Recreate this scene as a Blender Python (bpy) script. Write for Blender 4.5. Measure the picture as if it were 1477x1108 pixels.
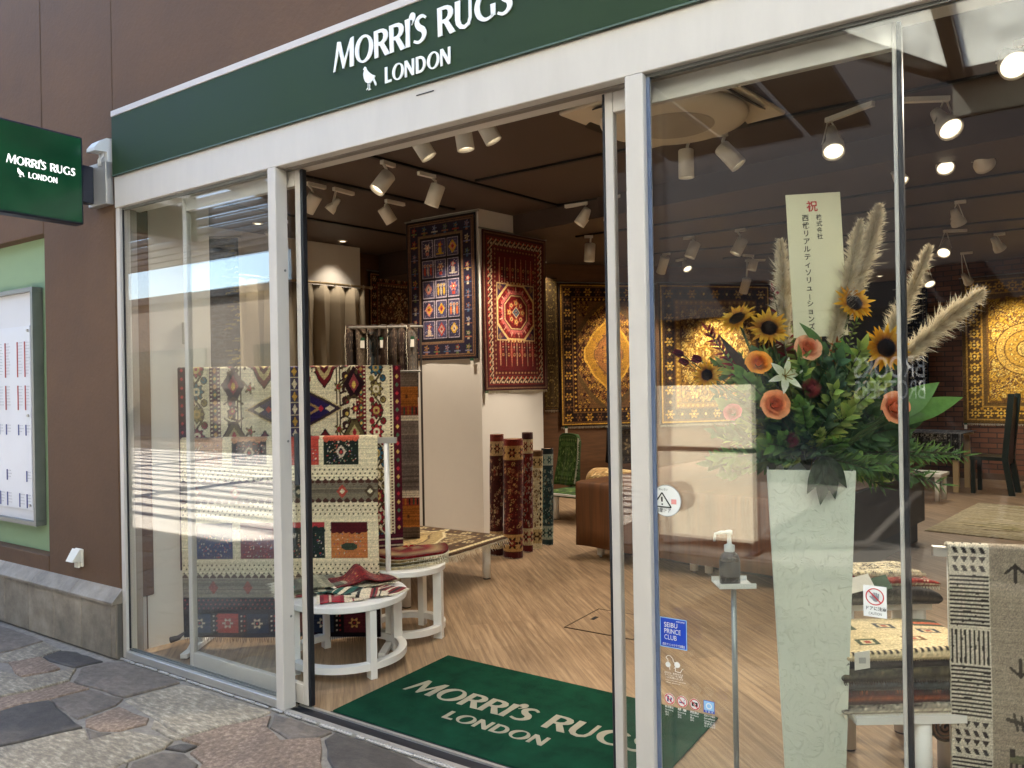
# A rug shop on a covered shopping street: brown plaster wall, white sliding shopfront, green sign, rugs, flower stand.
# World: x runs along the shopfront (to the right), y into the shop, z up; metres. The shopfront stands at y = 0.
import bpy, math, random
import numpy as np
from mathutils import Vector, Matrix
random.seed(7); RNG = np.random.default_rng(7)
SC = bpy.context.scene
for _o in list(bpy.data.objects): bpy.data.objects.remove(_o)
COL = SC.collection

# ---------------------------------------------------------------- camera
cam_d = bpy.data.cameras.new('camera'); cam = bpy.data.objects.new('camera', cam_d); COL.objects.link(cam)
YAW, ROLL = .5916, -.0173
_f = Vector((-math.sin(YAW), math.cos(YAW), 0)); _r = Vector((math.cos(YAW), math.sin(YAW), 0)); _u = Vector((0, 0, 1))
_R = _r*math.cos(ROLL) + _u*math.sin(ROLL); _U = _u*math.cos(ROLL) - _r*math.sin(ROLL)
cam.matrix_world = Matrix(((_R.x, _U.x, -_f.x, 0), (_R.y, _U.y, -_f.y, -2.4), (_R.z, _U.z, -_f.z, 1.5), (0, 0, 0, 1)))
cam_d.sensor_width = 36; cam_d.lens = 1124.4/1477*36; cam_d.clip_start = .05; cam_d.clip_end = 500
SC.camera = cam

# ---------------------------------------------------------------- sky, sun, exposure
W = bpy.data.worlds.new('World'); SC.world = W; W.use_nodes = True
SUN_TO = Vector((-.50, .40, .77)).normalized()            # towards the sun: from behind the shop, high, to the left
_nt = W.node_tree; _sky = _nt.nodes.new('ShaderNodeTexSky'); _sky.sky_type = 'NISHITA'; _sky.sun_disc = False
_sky.sun_elevation = math.asin(SUN_TO.z); _sky.sun_rotation = math.atan2(SUN_TO.x, SUN_TO.y)
_nt.links.new(_sky.outputs[0], _nt.nodes['Background'].inputs[0]); _nt.nodes['Background'].inputs[1].default_value = .15
sun_d = bpy.data.lights.new('sun', 'SUN'); sun_d.energy = 5; sun_d.angle = math.radians(.5); sun_d.color = (1, .94, .85)
sun = bpy.data.objects.new('sun', sun_d); COL.objects.link(sun)
sun.rotation_euler = (-SUN_TO).to_track_quat('-Z', 'Y').to_euler(); sun.location = (-10, 8, 16)
SC.view_settings.view_transform = 'Standard'; SC.view_settings.look = 'None'
SC.view_settings.exposure = 2.6; SC.view_settings.gamma = 1; SC.view_settings.use_curve_mapping = False
SC.render.engine = 'CYCLES'; SC.cycles.use_denoising = True
try: SC.cycles.denoiser = 'OPENIMAGEDENOISE'
except Exception: pass
SC.cycles.max_bounces = 9; SC.cycles.diffuse_bounces = 4; SC.cycles.glossy_bounces = 4; SC.cycles.transparent_max_bounces = 24
SC.cycles.transmission_bounces = 6; SC.cycles.sample_clamp_indirect = 6; SC.cycles.caustics_reflective = False; SC.cycles.caustics_refractive = False
SC.cycles.use_adaptive_sampling = True; SC.cycles.adaptive_threshold = .015

# ---------------------------------------------------------------- helpers
def s(*c):                                                  # 0-255 sRGB (or '#rrggbb') to linear
    if isinstance(c[0], str): c = tuple(int(c[0][i:i+2], 16) for i in (0, 2, 4))
    return tuple((x/255/12.92 if x/255 <= .04045 else ((x/255+.055)/1.055)**2.4) for x in c)
def hx(h): return np.array([int(h[i:i+2], 16)/255 for i in (0, 2, 4)])
MATS = {}
def M(name, col, rough=.5, metal=0, var=.10, scale=5, bump=0, bscale=60, spec=.5, emit=None, es=0, stretch=None, coat=0, alpha=None):
    if name in MATS: return MATS[name]
    m = bpy.data.materials.new(name); m.use_nodes = True; nt = m.node_tree; b = nt.nodes['Principled BSDF']; L = nt.links.new
    b.inputs['Roughness'].default_value = rough; b.inputs['Metallic'].default_value = metal
    b.inputs['Specular IOR Level'].default_value = spec; b.inputs['Coat Weight'].default_value = coat
    tc = nt.nodes.new('ShaderNodeTexCoord'); src = tc.outputs['Object']
    if stretch:
        mp = nt.nodes.new('ShaderNodeMapping'); mp.inputs['Scale'].default_value = stretch; L(src, mp.inputs[0]); src = mp.outputs[0]
    n = nt.nodes.new('ShaderNodeTexNoise'); n.inputs['Scale'].default_value = scale; n.inputs['Detail'].default_value = 6; n.inputs['Roughness'].default_value = .65
    L(src, n.inputs['Vector'])
    r = nt.nodes.new('ShaderNodeValToRGB'); r.color_ramp.elements[0].position = .3; r.color_ramp.elements[1].position = .7
    r.color_ramp.elements[0].color = tuple(max(0, c*(1-var)) for c in col) + (1,); r.color_ramp.elements[1].color = tuple(min(1, c*(1+var)) for c in col) + (1,)
    L(n.outputs[0], r.inputs[0]); L(r.outputs[0], b.inputs['Base Color'])
    mr = nt.nodes.new('ShaderNodeMapRange'); mr.inputs[3].default_value = max(0, rough-.06); mr.inputs[4].default_value = min(1, rough+.08)
    L(n.outputs[0], mr.inputs[0]); L(mr.outputs[0], b.inputs['Roughness'])
    if bump:
        n2 = nt.nodes.new('ShaderNodeTexNoise'); n2.inputs['Scale'].default_value = bscale; n2.inputs['Detail'].default_value = 5; L(src, n2.inputs['Vector'])
        bp = nt.nodes.new('ShaderNodeBump'); bp.inputs['Strength'].default_value = bump; bp.inputs['Distance'].default_value = .01
        L(n2.outputs[0], bp.inputs['Height']); L(bp.outputs[0], b.inputs['Normal'])
    if emit: b.inputs['Emission Color'].default_value = tuple(emit)+(1,); b.inputs['Emission Strength'].default_value = es
    MATS[name] = m; return m
def glass_mat(name, tint=(.978, .99, .986), ior=1.52):
    m = bpy.data.materials.new(name); m.use_nodes = True; nt = m.node_tree; nt.nodes.clear(); L = nt.links.new
    out = nt.nodes.new('ShaderNodeOutputMaterial'); tr = nt.nodes.new('ShaderNodeBsdfTransparent'); gl = nt.nodes.new('ShaderNodeBsdfGlossy')
    gl.inputs['Roughness'].default_value = .0; gl.inputs[0].default_value = (1, 1, 1, 1); tr.inputs[0].default_value = tuple(tint)+(1,)
    ge = nt.nodes.new('ShaderNodeNewGeometry'); mx = nt.nodes.new('ShaderNodeMix'); mx.inputs[2].default_value = ior; mx.inputs[3].default_value = 1/ior
    L(ge.outputs['Backfacing'], mx.inputs[0]); fr = nt.nodes.new('ShaderNodeFresnel'); L(mx.outputs[0], fr.inputs[0])
    ms = nt.nodes.new('ShaderNodeMixShader'); L(fr.outputs[0], ms.inputs[0]); L(tr.outputs[0], ms.inputs[1]); L(gl.outputs[0], ms.inputs[2]); L(ms.outputs[0], out.inputs[0])
    MATS[name] = m; return m

def tag(o, label=None, cat=None, group=None, kind=None):
    if label: o['label'] = label
    if cat: o['category'] = cat
    if group: o['group'] = group
    if kind: o['kind'] = kind
    return o
def thing(name, label, cat, loc=(0, 0, 0), rz=0, group=None):
    o = bpy.data.objects.new(name, None); COL.objects.link(o); o.location = loc; o.rotation_euler = (0, 0, rz); o.empty_display_size = .1
    o.matrix_world = Matrix.Translation(loc) @ Matrix.Rotation(rz, 4, 'Z')
    return tag(o, label, cat, group)
def link(name, me, mat=None, parent=None, world=True, mw=None):
    o = bpy.data.objects.new(name, me); COL.objects.link(o)
    if mat is not None: me.materials.append(mat)
    if parent is not None:
        o.parent = parent
        base = WORLDM.get(parent.name) or parent.matrix_world.copy()
        wm = mw or Matrix.Identity(4)
        loc = base.inverted() @ wm if world else wm
        o.matrix_basis = loc; WORLDM[o.name] = base @ loc
    else:
        if mw: o.matrix_world = mw
        WORLDM[o.name] = mw or Matrix.Identity(4)
    return o
WORLDM = {}
def dup(root, parent=None):                                 # a copy of a thing with copies of its parts, sharing mesh data
    c = root.copy(); COL.objects.link(c); c.parent = parent
    for ch in root.children: dup(ch, c)
    return c
def mesh(name, v, f, smooth=False):
    me = bpy.data.meshes.new(name); me.from_pydata([tuple(p) for p in v], [], [tuple(q) for q in f]); me.validate(); me.update()
    if smooth: me.polygons.foreach_set('use_smooth', [True]*len(me.polygons))
    return me
class MB:                                                   # collects shapes into one mesh
    def __init__(self): self.v = []; self.f = []
    def add(self, v, f):
        k = len(self.v); self.v += [Vector(p) for p in v]; self.f += [tuple(i+k for i in q) for q in f]; return self
    def box(self, lo, hi, bev=0):
        x0, y0, z0 = lo; x1, y1, z1 = hi
        if bev:
            P = [(x0+bev, y0), (x1-bev, y0), (x1, y0+bev), (x1, y1-bev), (x1-bev, y1), (x0+bev, y1), (x0, y1-bev), (x0, y0+bev)]
            Q = [(a + (bev if a < (x0+x1)/2 else -bev), b + (bev if b < (y0+y1)/2 else -bev)) for a, b in P]
            rings = [(Q, z0), (P, z0+bev), (P, z1-bev), (Q, z1)]
            v = [(a, b, z) for R_, z in rings for a, b in R_]; n = 8
            f = [tuple(range(n-1, -1, -1)), tuple(range(3*n, 4*n))] + [(i*n+j, i*n+(j+1) % n, (i+1)*n+(j+1) % n, (i+1)*n+j) for i in range(3) for j in range(n)]
            return self.add(v, f)
        v = [(x0, y0, z0), (x1, y0, z0), (x1, y1, z0), (x0, y1, z0), (x0, y0, z1), (x1, y0, z1), (x1, y1, z1), (x0, y1, z1)]
        return self.add(v, [(3, 2, 1, 0), (4, 5, 6, 7), (0, 1, 5, 4), (1, 2, 6, 5), (2, 3, 7, 6), (3, 0, 4, 7)])
    def prism(self, poly, z0, z1):
        n = len(poly); a = sum(poly[i][0]*poly[(i+1) % n][1]-poly[(i+1) % n][0]*poly[i][1] for i in range(n))
        if a < 0: poly = poly[::-1]
        v = [(p[0], p[1], z0) for p in poly] + [(p[0], p[1], z1) for p in poly]
        return self.add(v, [tuple(range(n-1, -1, -1)), tuple(range(n, 2*n))] + [(i, (i+1) % n, n+(i+1) % n, n+i) for i in range(n)])
    def cyl(self, p0, p1, r0, r1=None, n=20, caps=True):
        r1 = r0 if r1 is None else r1; p0 = Vector(p0); p1 = Vector(p1); d = (p1-p0).normalized(); a = d.orthogonal().normalized(); b = d.cross(a)
        v = [p0+(a*math.cos(t)+b*math.sin(t))*r0 for t in (2*math.pi*i/n for i in range(n))] + [p1+(a*math.cos(t)+b*math.sin(t))*r1 for t in (2*math.pi*i/n for i in range(n))]
        f = [(i, (i+1) % n, n+(i+1) % n, n+i) for i in range(n)]
        if caps: f += [tuple(range(n-1, -1, -1)), tuple(range(n, 2*n))]
        return self.add(v, f)
    def tube(self, pts, r, n=8, caps=True):
        pts = [Vector(p) for p in pts]; rr = r if isinstance(r, (list, tuple)) else [r]*len(pts); v = []; a = None
        for i, p in enumerate(pts):
            d = (pts[min(i+1, len(pts)-1)]-pts[max(i-1, 0)]).normalized()
            a = d.orthogonal().normalized() if a is None else (a-d*a.dot(d)).normalized(); b = d.cross(a)
            v += [p+(a*math.cos(t)+b*math.sin(t))*rr[i] for t in (2*math.pi*j/n for j in range(n))]
        f = [(i*n+j, i*n+(j+1) % n, (i+1)*n+(j+1) % n, (i+1)*n+j) for i in range(len(pts)-1) for j in range(n)]
        if caps: f += [tuple(range(n-1, -1, -1)), tuple(range((len(pts)-1)*n, len(pts)*n))]
        return self.add(v, f)
    def lathe(self, prof, c=(0, 0, 0), n=24):               # prof: (r, z) from bottom to top
        v = [(c[0]+r*math.cos(2*math.pi*j/n), c[1]+r*math.sin(2*math.pi*j/n), c[2]+z) for r, z in prof for j in range(n)]
        f = [(i*n+j, i*n+(j+1) % n, (i+1)*n+(j+1) % n, (i+1)*n+j) for i in range(len(prof)-1) for j in range(n)]
        f += [tuple(range(n-1, -1, -1)), tuple(range((len(prof)-1)*n, len(prof)*n))]
        return self.add(v, f)
    def obox(self, c, ax, ay, az, bev=0):                   # oriented box: centre and three half-axis vectors
        c = Vector(c); ax = Vector(ax); ay = Vector(ay); az = Vector(az)
        v = [c+ax*i+ay*j+az*k for i, j, k in ((-1, -1, -1), (1, -1, -1), (1, 1, -1), (-1, 1, -1), (-1, -1, 1), (1, -1, 1), (1, 1, 1), (-1, 1, 1))]
        return self.add(v, [(3, 2, 1, 0), (4, 5, 6, 7), (0, 1, 5, 4), (1, 2, 6, 5), (2, 3, 7, 6), (3, 0, 4, 7)])
    def build(self, name, mat, parent=None, smooth=False, world=True, mw=None, label=None):
        me = mesh(name, self.v, self.f)
        if smooth:
            me.polygons.foreach_set('use_smooth', [len(p.vertices) <= 4 for p in me.polygons])
        o = link(name, me, mat, parent, world, mw)
        if label: o['label'] = label
        return o
def struct(o): o['kind'] = 'structure'; return o
EX = Vector((.988, -.155, 0)); EY = Vector((.155, .988, 0)); RZ = -math.radians(8.9)   # the shop's inside stands askew to its front
# ---------------------------------------------------------------- materials
m_brown = M('brown plaster', s(97, 71, 49), .85, var=.14, scale=2.2, bump=.25, bscale=45)
m_white = M('white aluminium', s(198, 192, 184), .38, 0, var=.055, scale=2.5, stretch=(3, 3, .6), bump=.03, bscale=25, spec=.5)
m_alu = M('brushed aluminium', s(186, 182, 176), .32, .55, var=.05, scale=8)
m_black = M('black rubber', s(22, 24, 30), .5, var=.15)
m_track = M('black track', s(14, 13, 13), .55)
m_green = M('green sign paint', s(34, 55, 27), .6, var=.07, scale=1.5, spec=.25)
m_signwhite = M('white lettering', s(238, 240, 236), .45, var=.02)
m_trim = M('pale trim', s(204, 196, 188), .5, var=.04)
m_fit = M('white lamp metal', s(226, 222, 212), .42, var=.03)
m_wallw = M('white wall paint', s(222, 217, 210), .8, var=.03, scale=2, bump=.05, bscale=90)
m_ceil = M('dark brown ceiling', s(76, 62, 55), .6, var=.10, scale=1.4)
m_whitewood = M('white painted wood', s(232, 230, 226), .4, var=.03, scale=6)
m_paleg = M('pale green paint', s(140, 166, 126), .75, var=.05, scale=2)
m_gframe = M('grey frame', s(120, 122, 118), .4, .4)
m_paper = M('white board', s(212, 212, 214), .5, var=.015)
m_dark = M('dark box', s(26, 30, 44), .45)
m_tape = M('cream fringe', s(222, 212, 190), .95, var=.12, scale=40)
m_mortar = M('paving mortar', s(136, 128, 118), .95, var=.25, scale=30, bump=.5, bscale=160)
m_seal = M('pale mortar', s(176, 172, 166), .9, var=.15, scale=60)
glass_mat('clear glass'); m_glass = MATS['clear glass']

def stone_mat(name, base, dark, light, sc, streak, rough=.75):
    m = bpy.data.materials.new(name); m.use_nodes = True; nt = m.node_tree; b = nt.nodes['Principled BSDF']; L = nt.links.new
    tc = nt.nodes.new('ShaderNodeTexCoord'); mp = nt.nodes.new('ShaderNodeMapping'); mp.inputs['Scale'].default_value = streak; mp.inputs['Rotation'].default_value = (0, 0, .5)
    L(tc.outputs['Object'], mp.inputs[0]); n = nt.nodes.new('ShaderNodeTexNoise'); n.inputs['Scale'].default_value = sc; n.inputs['Detail'].default_value = 9; n.inputs['Roughness'].default_value = .72
    L(mp.outputs[0], n.inputs['Vector']); r = nt.nodes.new('ShaderNodeValToRGB'); e = r.color_ramp.elements
    e[0].position = .32; e[0].color = dark+(1,); e[1].position = .5; e[1].color = base+(1,); k = e.new(.68); k.color = light+(1,)
    L(n.outputs[0], r.inputs[0])
    n3 = nt.nodes.new('ShaderNodeTexNoise'); n3.inputs['Scale'].default_value = 3.2; n3.inputs['Detail'].default_value = 3; L(tc.outputs['Object'], n3.inputs['Vector'])
    oi = nt.nodes.new('ShaderNodeObjectInfo'); hs = nt.nodes.new('ShaderNodeHueSaturation')
    mr = nt.nodes.new('ShaderNodeMapRange'); mr.inputs[3].default_value = .78; mr.inputs[4].default_value = 1.22; L(oi.outputs['Random'], mr.inputs[0])
    mr2 = nt.nodes.new('ShaderNodeMapRange'); mr2.inputs[1].default_value = .3; mr2.inputs[2].default_value = .7; mr2.inputs[3].default_value = .8; mr2.inputs[4].default_value = 1.2; L(n3.outputs[0], mr2.inputs[0])
    mu = nt.nodes.new('ShaderNodeMath'); mu.operation = 'MULTIPLY'; L(mr.outputs[0], mu.inputs[0]); L(mr2.outputs[0], mu.inputs[1])
    L(mu.outputs[0], hs.inputs['Value']); L(r.outputs[0], hs.inputs['Color']); L(hs.outputs[0], b.inputs['Base Color'])
    bp = nt.nodes.new('ShaderNodeBump'); bp.inputs['Strength'].default_value = .8; bp.inputs['Distance'].default_value = .008; L(n.outputs[0], bp.inputs['Height']); L(bp.outputs[0], b.inputs['Normal'])
    b.inputs['Roughness'].default_value = rough; MATS[name] = m; return m
m_st = {
 'slate': stone_mat('grey slate', s(112, 101, 90), s(88, 80, 72), s(134, 122, 109), 14, (1, 2, 1), .68),
 'dark': stone_mat('dark slate', s(72, 66, 61), s(58, 53, 49), s(88, 81, 74), 12, (1, 2, 1), .6),
 'pink': stone_mat('pink porphyry', s(126, 106, 90), s(92, 77, 66), s(166, 144, 124), 42, (1, 1, 1), .8),
 'quartz': stone_mat('grey quartzite', s(130, 119, 102), s(92, 85, 75), s(184, 172, 152), 16, (1, 3.2, 1), .6)}
m_tile = stone_mat('beige stone tile', s(142, 130, 113), s(112, 103, 89), s(166, 154, 137), 5, (1, 1, 1), .6)

def floor_mat():
    m = bpy.data.materials.new('oak vinyl floor'); m.use_nodes = True; nt = m.node_tree; b = nt.nodes['Principled BSDF']; L = nt.links.new
    tc = nt.nodes.new('ShaderNodeTexCoord'); mp = nt.nodes.new('ShaderNodeMapping'); mp.inputs['Rotation'].default_value = (0, 0, -math.radians(135.9)); L(tc.outputs['Object'], mp.inputs[0])
    m2 = nt.nodes.new('ShaderNodeMapping'); m2.inputs['Scale'].default_value = (1.3, 27, 1); L(mp.outputs[0], m2.inputs[0])
    br = nt.nodes.new('ShaderNodeTexBrick'); br.inputs['Scale'].default_value = 1; br.inputs['Mortar Size'].default_value = .0022; br.inputs['Brick Width'].default_value = .9; br.inputs['Row Height'].default_value = .11
    br.inputs['Color1'].default_value = (0, 0, 0, 1); br.inputs['Color2'].default_value = (1, 1, 1, 1); br.inputs['Mortar'].default_value = (.0, .0, .0, 1); L(mp.outputs[0], br.inputs['Vector'])
    n = nt.nodes.new('ShaderNodeTexNoise'); n.inputs['Scale'].default_value = 1.6; n.inputs['Detail'].default_value = 8; n.inputs['Roughness'].default_value = .7; n.inputs['Distortion'].default_value = .5; L(m2.outputs[0], n.inputs['Vector'])
    r = nt.nodes.new('ShaderNodeValToRGB'); e = r.color_ramp.elements; e[0].position = .33; e[0].color = s(112, 90, 69)+(1,); e[1].position = .52; e[1].color = s(146, 121, 94)+(1,); k = e.new(.7); k.color = s(176, 151, 120)+(1,)
    L(n.outputs[0], r.inputs[0])
    mr = nt.nodes.new('ShaderNodeMapRange'); mr.inputs[3].default_value = .84; mr.inputs[4].default_value = 1.12; L(br.outputs[0], mr.inputs[0])
    hs = nt.nodes.new('ShaderNodeHueSaturation'); L(mr.outputs[0], hs.inputs['Value']); L(r.outputs[0], hs.inputs['Color']); L(hs.outputs[0], b.inputs['Base Color'])
    bp = nt.nodes.new('ShaderNodeBump'); bp.inputs['Strength'].default_value = .12; bp.inputs['Distance'].default_value = .003; L(n.outputs[0], bp.inputs['Height']); L(bp.outputs[0], b.inputs['Normal'])
    b.inputs['Roughness'].default_value = .48; return m
m_floor = floor_mat()
def brick_mat():
    m = bpy.data.materials.new('brown brick'); m.use_nodes = True; nt = m.node_tree; b = nt.nodes['Principled BSDF']; L = nt.links.new
    tc = nt.nodes.new('ShaderNodeTexCoord'); sx = nt.nodes.new('ShaderNodeSeparateXYZ'); L(tc.outputs['Object'], sx.inputs[0])
    cb = nt.nodes.new('ShaderNodeCombineXYZ'); L(sx.outputs[0], cb.inputs[0]); L(sx.outputs[2], cb.inputs[1])
    br = nt.nodes.new('ShaderNodeTexBrick'); br.inputs['Scale'].default_value = 1; br.inputs['Brick Width'].default_value = .22; br.inputs['Row Height'].default_value = .075; br.inputs['Mortar Size'].default_value = .008
    br.inputs['Color1'].default_value = s(120, 76, 54)+(1,); br.inputs['Color2'].default_value = s(88, 56, 42)+(1,); br.inputs['Mortar'].default_value = s(58, 44, 36)+(1,); L(cb.outputs[0], br.inputs['Vector'])
    L(br.outputs[0], b.inputs['Base Color']); b.inputs['Roughness'].default_value = .85
    bp = nt.nodes.new('ShaderNodeBump'); bp.inputs['Strength'].default_value = .8; bp.invert = True; L(br.outputs[1], bp.inputs['Height']); L(bp.outputs[0], b.inputs['Normal']); return m
m_brick = brick_mat()
m_woodwall = M('brown wood wall', s(104, 72, 46), .6, var=.28, scale=3, stretch=(1, 1, 9))
# ---------------------------------------------------------------- pavement with irregular flagstones
def flat(name, poly, z, mat, parent=None): return link(name, mesh(name, [(x, y, z) for x, y in poly], [tuple(range(len(poly)))]), mat, parent)
pavement = struct(flat('pavement', [(-60, -9.0), (30, -9.0), (30, .11), (-60, .11)], -.011, m_mortar))
def clip(poly, a, b, c):                                    # keep a*x+b*y <= c
    out = []
    for i in range(len(poly)):
        p, q = poly[i], poly[(i+1) % len(poly)]; dp = a*p[0]+b*p[1]-c; dq = a*q[0]+b*q[1]-c
        if dp <= 0: out.append(p)
        if dp*dq < 0: t = dp/(dp-dq); out.append((p[0]+(q[0]-p[0])*t, p[1]+(q[1]-p[1])*t))
    return out
def flagstone(poly, kind, z=0):
    n = len(poly); cx = sum(p[0] for p in poly)/n; cy = sum(p[1] for p in poly)/n
    rings = []
    for inset, dz in ((0, -.012), (.001, -.005), (.004, -.0015), (.012, 0)):
        ring = []
        for x, y in poly:
            d = math.hypot(x-cx, y-cy) or 1; k = max(0, 1-inset/d); ring.append((cx+(x-cx)*k, cy+(y-cy)*k, z+dz))
        rings.append(ring)
    v = [p for r in rings for p in r]; f = [(i*n+j, i*n+(j+1) % n, (i+1)*n+(j+1) % n, (i+1)*n+j) for i in range(3) for j in range(n)] + [tuple(range(3*n, 4*n))]
    me = mesh('flagstone', [(x-cx, y-cy, zz) for x, y, zz in v], f); return link('flagstone', me, m_st[kind], pavement, mw=Matrix.Translation((cx, cy, 0)))
def rough(poly, step=.06, amp=.007):                        # break straight edges into slightly wavy ones
    out = []
    for i in range(len(poly)):
        p, q = poly[i], poly[(i+1) % len(poly)]; L_ = math.hypot(q[0]-p[0], q[1]-p[1]); k = max(1, int(L_/step))
        for j in range(k):
            t = j/k; e = 0 if j == 0 else random.uniform(-amp, amp); out.append((p[0]+(q[0]-p[0])*t - (q[1]-p[1])/(L_ or 1)*e, p[1]+(q[1]-p[1])*t + (q[0]-p[0])/(L_ or 1)*e))
    return out
def area(p): return sum(p[i][0]*p[(i+1) % len(p)][1]-p[(i+1) % len(p)][0]*p[i][1] for i in range(len(p)))/2
STONES = [('slate', [(-6.138, -0.062), (-5.581, -0.078), (-5.011, -0.081), (-4.99, -0.253), (-5.032, -0.369), (-5.305, -0.44)]), ('quartz', [(-4.984, -0.086), (-4.74, -0.106), (-4.721, -0.229), (-4.784, -0.374), (-4.949, -0.41), (-4.973, -0.257)]), ('dark', [(-4.707, -0.223), (-4.729, -0.125), (-4.614, -0.08), (-4.333, -0.083), (-4.369, -0.216), (-4.6, -0.235)]), ('pink', [(-4.773, -0.374), (-4.712, -0.238), (-4.424, -0.266), (-4.413, -0.337), (-4.483, -0.436), (-4.569, -0.43)]), ('quartz', [(-4.458, -0.448), (-4.403, -0.337), (-4.344, -0.22), (-4.202, -0.327), (-4.227, -0.486), (-4.281, -0.622), (-4.394, -0.657), (-4.621, -0.545), (-4.671, -0.458)]), ('pink', [(-4.258, -0.63), (-4.203, -0.497), (-4.181, -0.338), (-3.996, -0.332), (-4.028, -0.505), (-4.085, -0.602), (-4.091, -0.7), (-4.126, -0.784), (-4.311, -0.711)]), ('slate', [(-4.322, -0.206), (-4.295, -0.087), (-4.205, -0.032), (-3.747, -0.032), (-3.672, -0.042), (-3.705, -0.186), (-3.731, -0.302), (-3.908, -0.307), (-4.009, -0.317), (-4.168, -0.325)]), ('slate', [(-4.018, -0.508), (-3.982, -0.336), (-3.721, -0.312), (-3.677, -0.372), (-3.678, -0.554), (-3.911, -0.53)]), ('dark', [(-4.08, -0.707), (-4.073, -0.609), (-4.016, -0.519), (-3.567, -0.589), (-3.626, -0.733), (-3.686, -0.873), (-3.742, -0.981), (-4.11, -0.839)]), ('pink', [(-3.643, -0.537), (-3.651, -0.376), (-3.4, -0.373), (-3.351, -0.414), (-3.39, -0.519), (-3.468, -0.566), (-3.569, -0.575)]), ('slate', [(-3.537, -0.588), (-3.457, -0.576), (-3.397, -0.55), (-3.392, -0.601), (-3.411, -0.638)]), ('quartz', [(-3.667, -0.878), (-3.609, -0.728), (-3.542, -0.593), (-3.411, -0.646), (-3.38, -0.548), (-3.341, -0.496), (-3.093, -0.447), (-3.06, -0.515), (-3.081, -0.646), (-3.073, -0.727), (-3.058, -0.808), (-3.254, -1.13), (-3.712, -0.992)]), ('quartz', [(-3.694, -0.319), (-3.683, -0.195), (-3.639, -0.045), (-2.975, -0.03), (-2.973, -0.108), (-3.045, -0.252), (-3.086, -0.385), (-3.176, -0.386), (-3.397, -0.354)]), ('quartz', [(-3.299, -0.426), (-3.367, -0.37), (-3.174, -0.399), (-3.076, -0.395), (-3.082, -0.423), (-3.098, -0.44)]), ('dark', [(-3.054, -0.511), (-3.03, -0.45), (-2.956, -0.426), (-2.956, -0.483)]), ('slate', [(-3.053, -0.655), (-3.032, -0.539), (-2.942, -0.495), (-2.814, -0.518), (-2.696, -0.645), (-2.907, -0.776)]), ('pink', [(-2.927, -0.48), (-2.955, -0.413), (-3.07, -0.425), (-3.028, -0.247), (-2.959, -0.115), (-2.936, -0.062), (-2.849, -0.153), (-2.697, -0.204), (-2.567, -0.097), (-2.402, -0.248), (-2.213, -0.384), (-2.446, -0.716), (-2.685, -0.637), (-2.802, -0.506)]), ('slate', [(-2.843, -0.144), (-2.925, -0.053), (-2.836, -0.03), (-2.788, -0.03), (-2.569, -0.03), (-2.574, -0.083), (-2.671, -0.181)]), ('dark', [(-2.536, -0.104), (-2.548, -0.03), (-2.47, -0.03), (-2.14, -0.03), (-1.986, -0.06), (-2.144, -0.339), (-2.409, -0.206)]), ('slate', [(-3.055, -0.738), (-3.064, -0.665), (-2.902, -0.797), (-2.883, -0.917), (-3.133, -1.148), (-3.033, -0.822)])]
_cent = []
for kind, poly in STONES:
    if area(poly) < 0: poly = poly[::-1]
    _cent.append(poly); flagstone(rough(poly), kind, random.uniform(-.003, .003))
def inside(p, poly):
    c = False
    for i in range(len(poly)):
        a, b = poly[i], poly[i-1]
        if (a[1] > p[1]) != (b[1] > p[1]) and p[0] < (b[0]-a[0])*(p[1]-a[1])/(b[1]-a[1])+a[0]: c = not c
    return c
_seeds = [(-9+.52*i+random.uniform(-.2, .2), -3.6+.45*j+random.uniform(-.17, .17)) for i in range(22) for j in range(9)]
for i, p in enumerate(_seeds):
    poly = [(-9.4, -3.9), (2.4, -3.9), (2.4, -.03), (-9.4, -.03)]
    for j, q in enumerate(_seeds):
        d2 = (q[0]-p[0])**2+(q[1]-p[1])**2
        if i != j and d2 < 4:
            a, b = q[0]-p[0], q[1]-p[1]; poly = clip(poly, a, b, (q[0]**2+q[1]**2-p[0]**2-p[1]**2)/2 - .012*math.sqrt(d2))
            if not poly: break
    if len(poly) < 3 or area(poly) < .02: continue
    n_ = len(poly); pts = poly + [((poly[k][0]+poly[k-1][0])/2, (poly[k][1]+poly[k-1][1])/2) for k in range(n_)] + [p] + [((poly[k][0]+p[0])/2, (poly[k][1]+p[1])/2) for k in range(n_)]
    if any(inside(t, S) for t in pts for S in _cent) or any(inside(t, poly) for S in _cent for t in S): continue
    flagstone(rough(poly), random.choice(['slate', 'slate', 'pink', 'quartz', 'quartz', 'dark']), random.uniform(-.002, .002))

# ---------------------------------------------------------------- brown outside wall with its plinth, niche and notice board
wall = thing('outside_wall', 'brown plastered wall left of the shopfront with a pale green niche', 'wall', (-5.2, .1, 0))
JX, NZ = -5.115, 2.487
def wp(x0, x1, z0, z1, y0=.012): MB().box((x0, y0, z0), (x1, .2, z1), .004).build('wall_panel', m_brown, wall)
wp(JX+.003, -4.309, .31, 4.4); wp(-4.303, -4.284, .31, 3.0775); wp(-4.303, 6, 3.078, 4.4, .010); wp(.645, 6, .0, 3.0765); wp(-14, JX-.003, NZ, 4.4); wp(-14, JX-.003, .31, .478); wp(-14, -6.9, .478+.002, NZ-.002)
MB().box((-6.9, .085, .47), (JX+.02, .2, NZ+.01)).build('niche_panel', m_paleg, wall, label='pale green painted recess')
MB().box((-14, .16, .0), (-4.3, .209, 4.4)).build('backing', m_brown, wall)
plinth_b = MB(); plinth_b.box((-9, -.02, -.01), (-4.30, .02, .30)); plinth_b.build('plinth_core', M('tile joint', s(104, 98, 90), .9), wall)
xj = [-4.282, -4.33] + [-4.33-.32*k for k in range(1, 14)]
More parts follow.
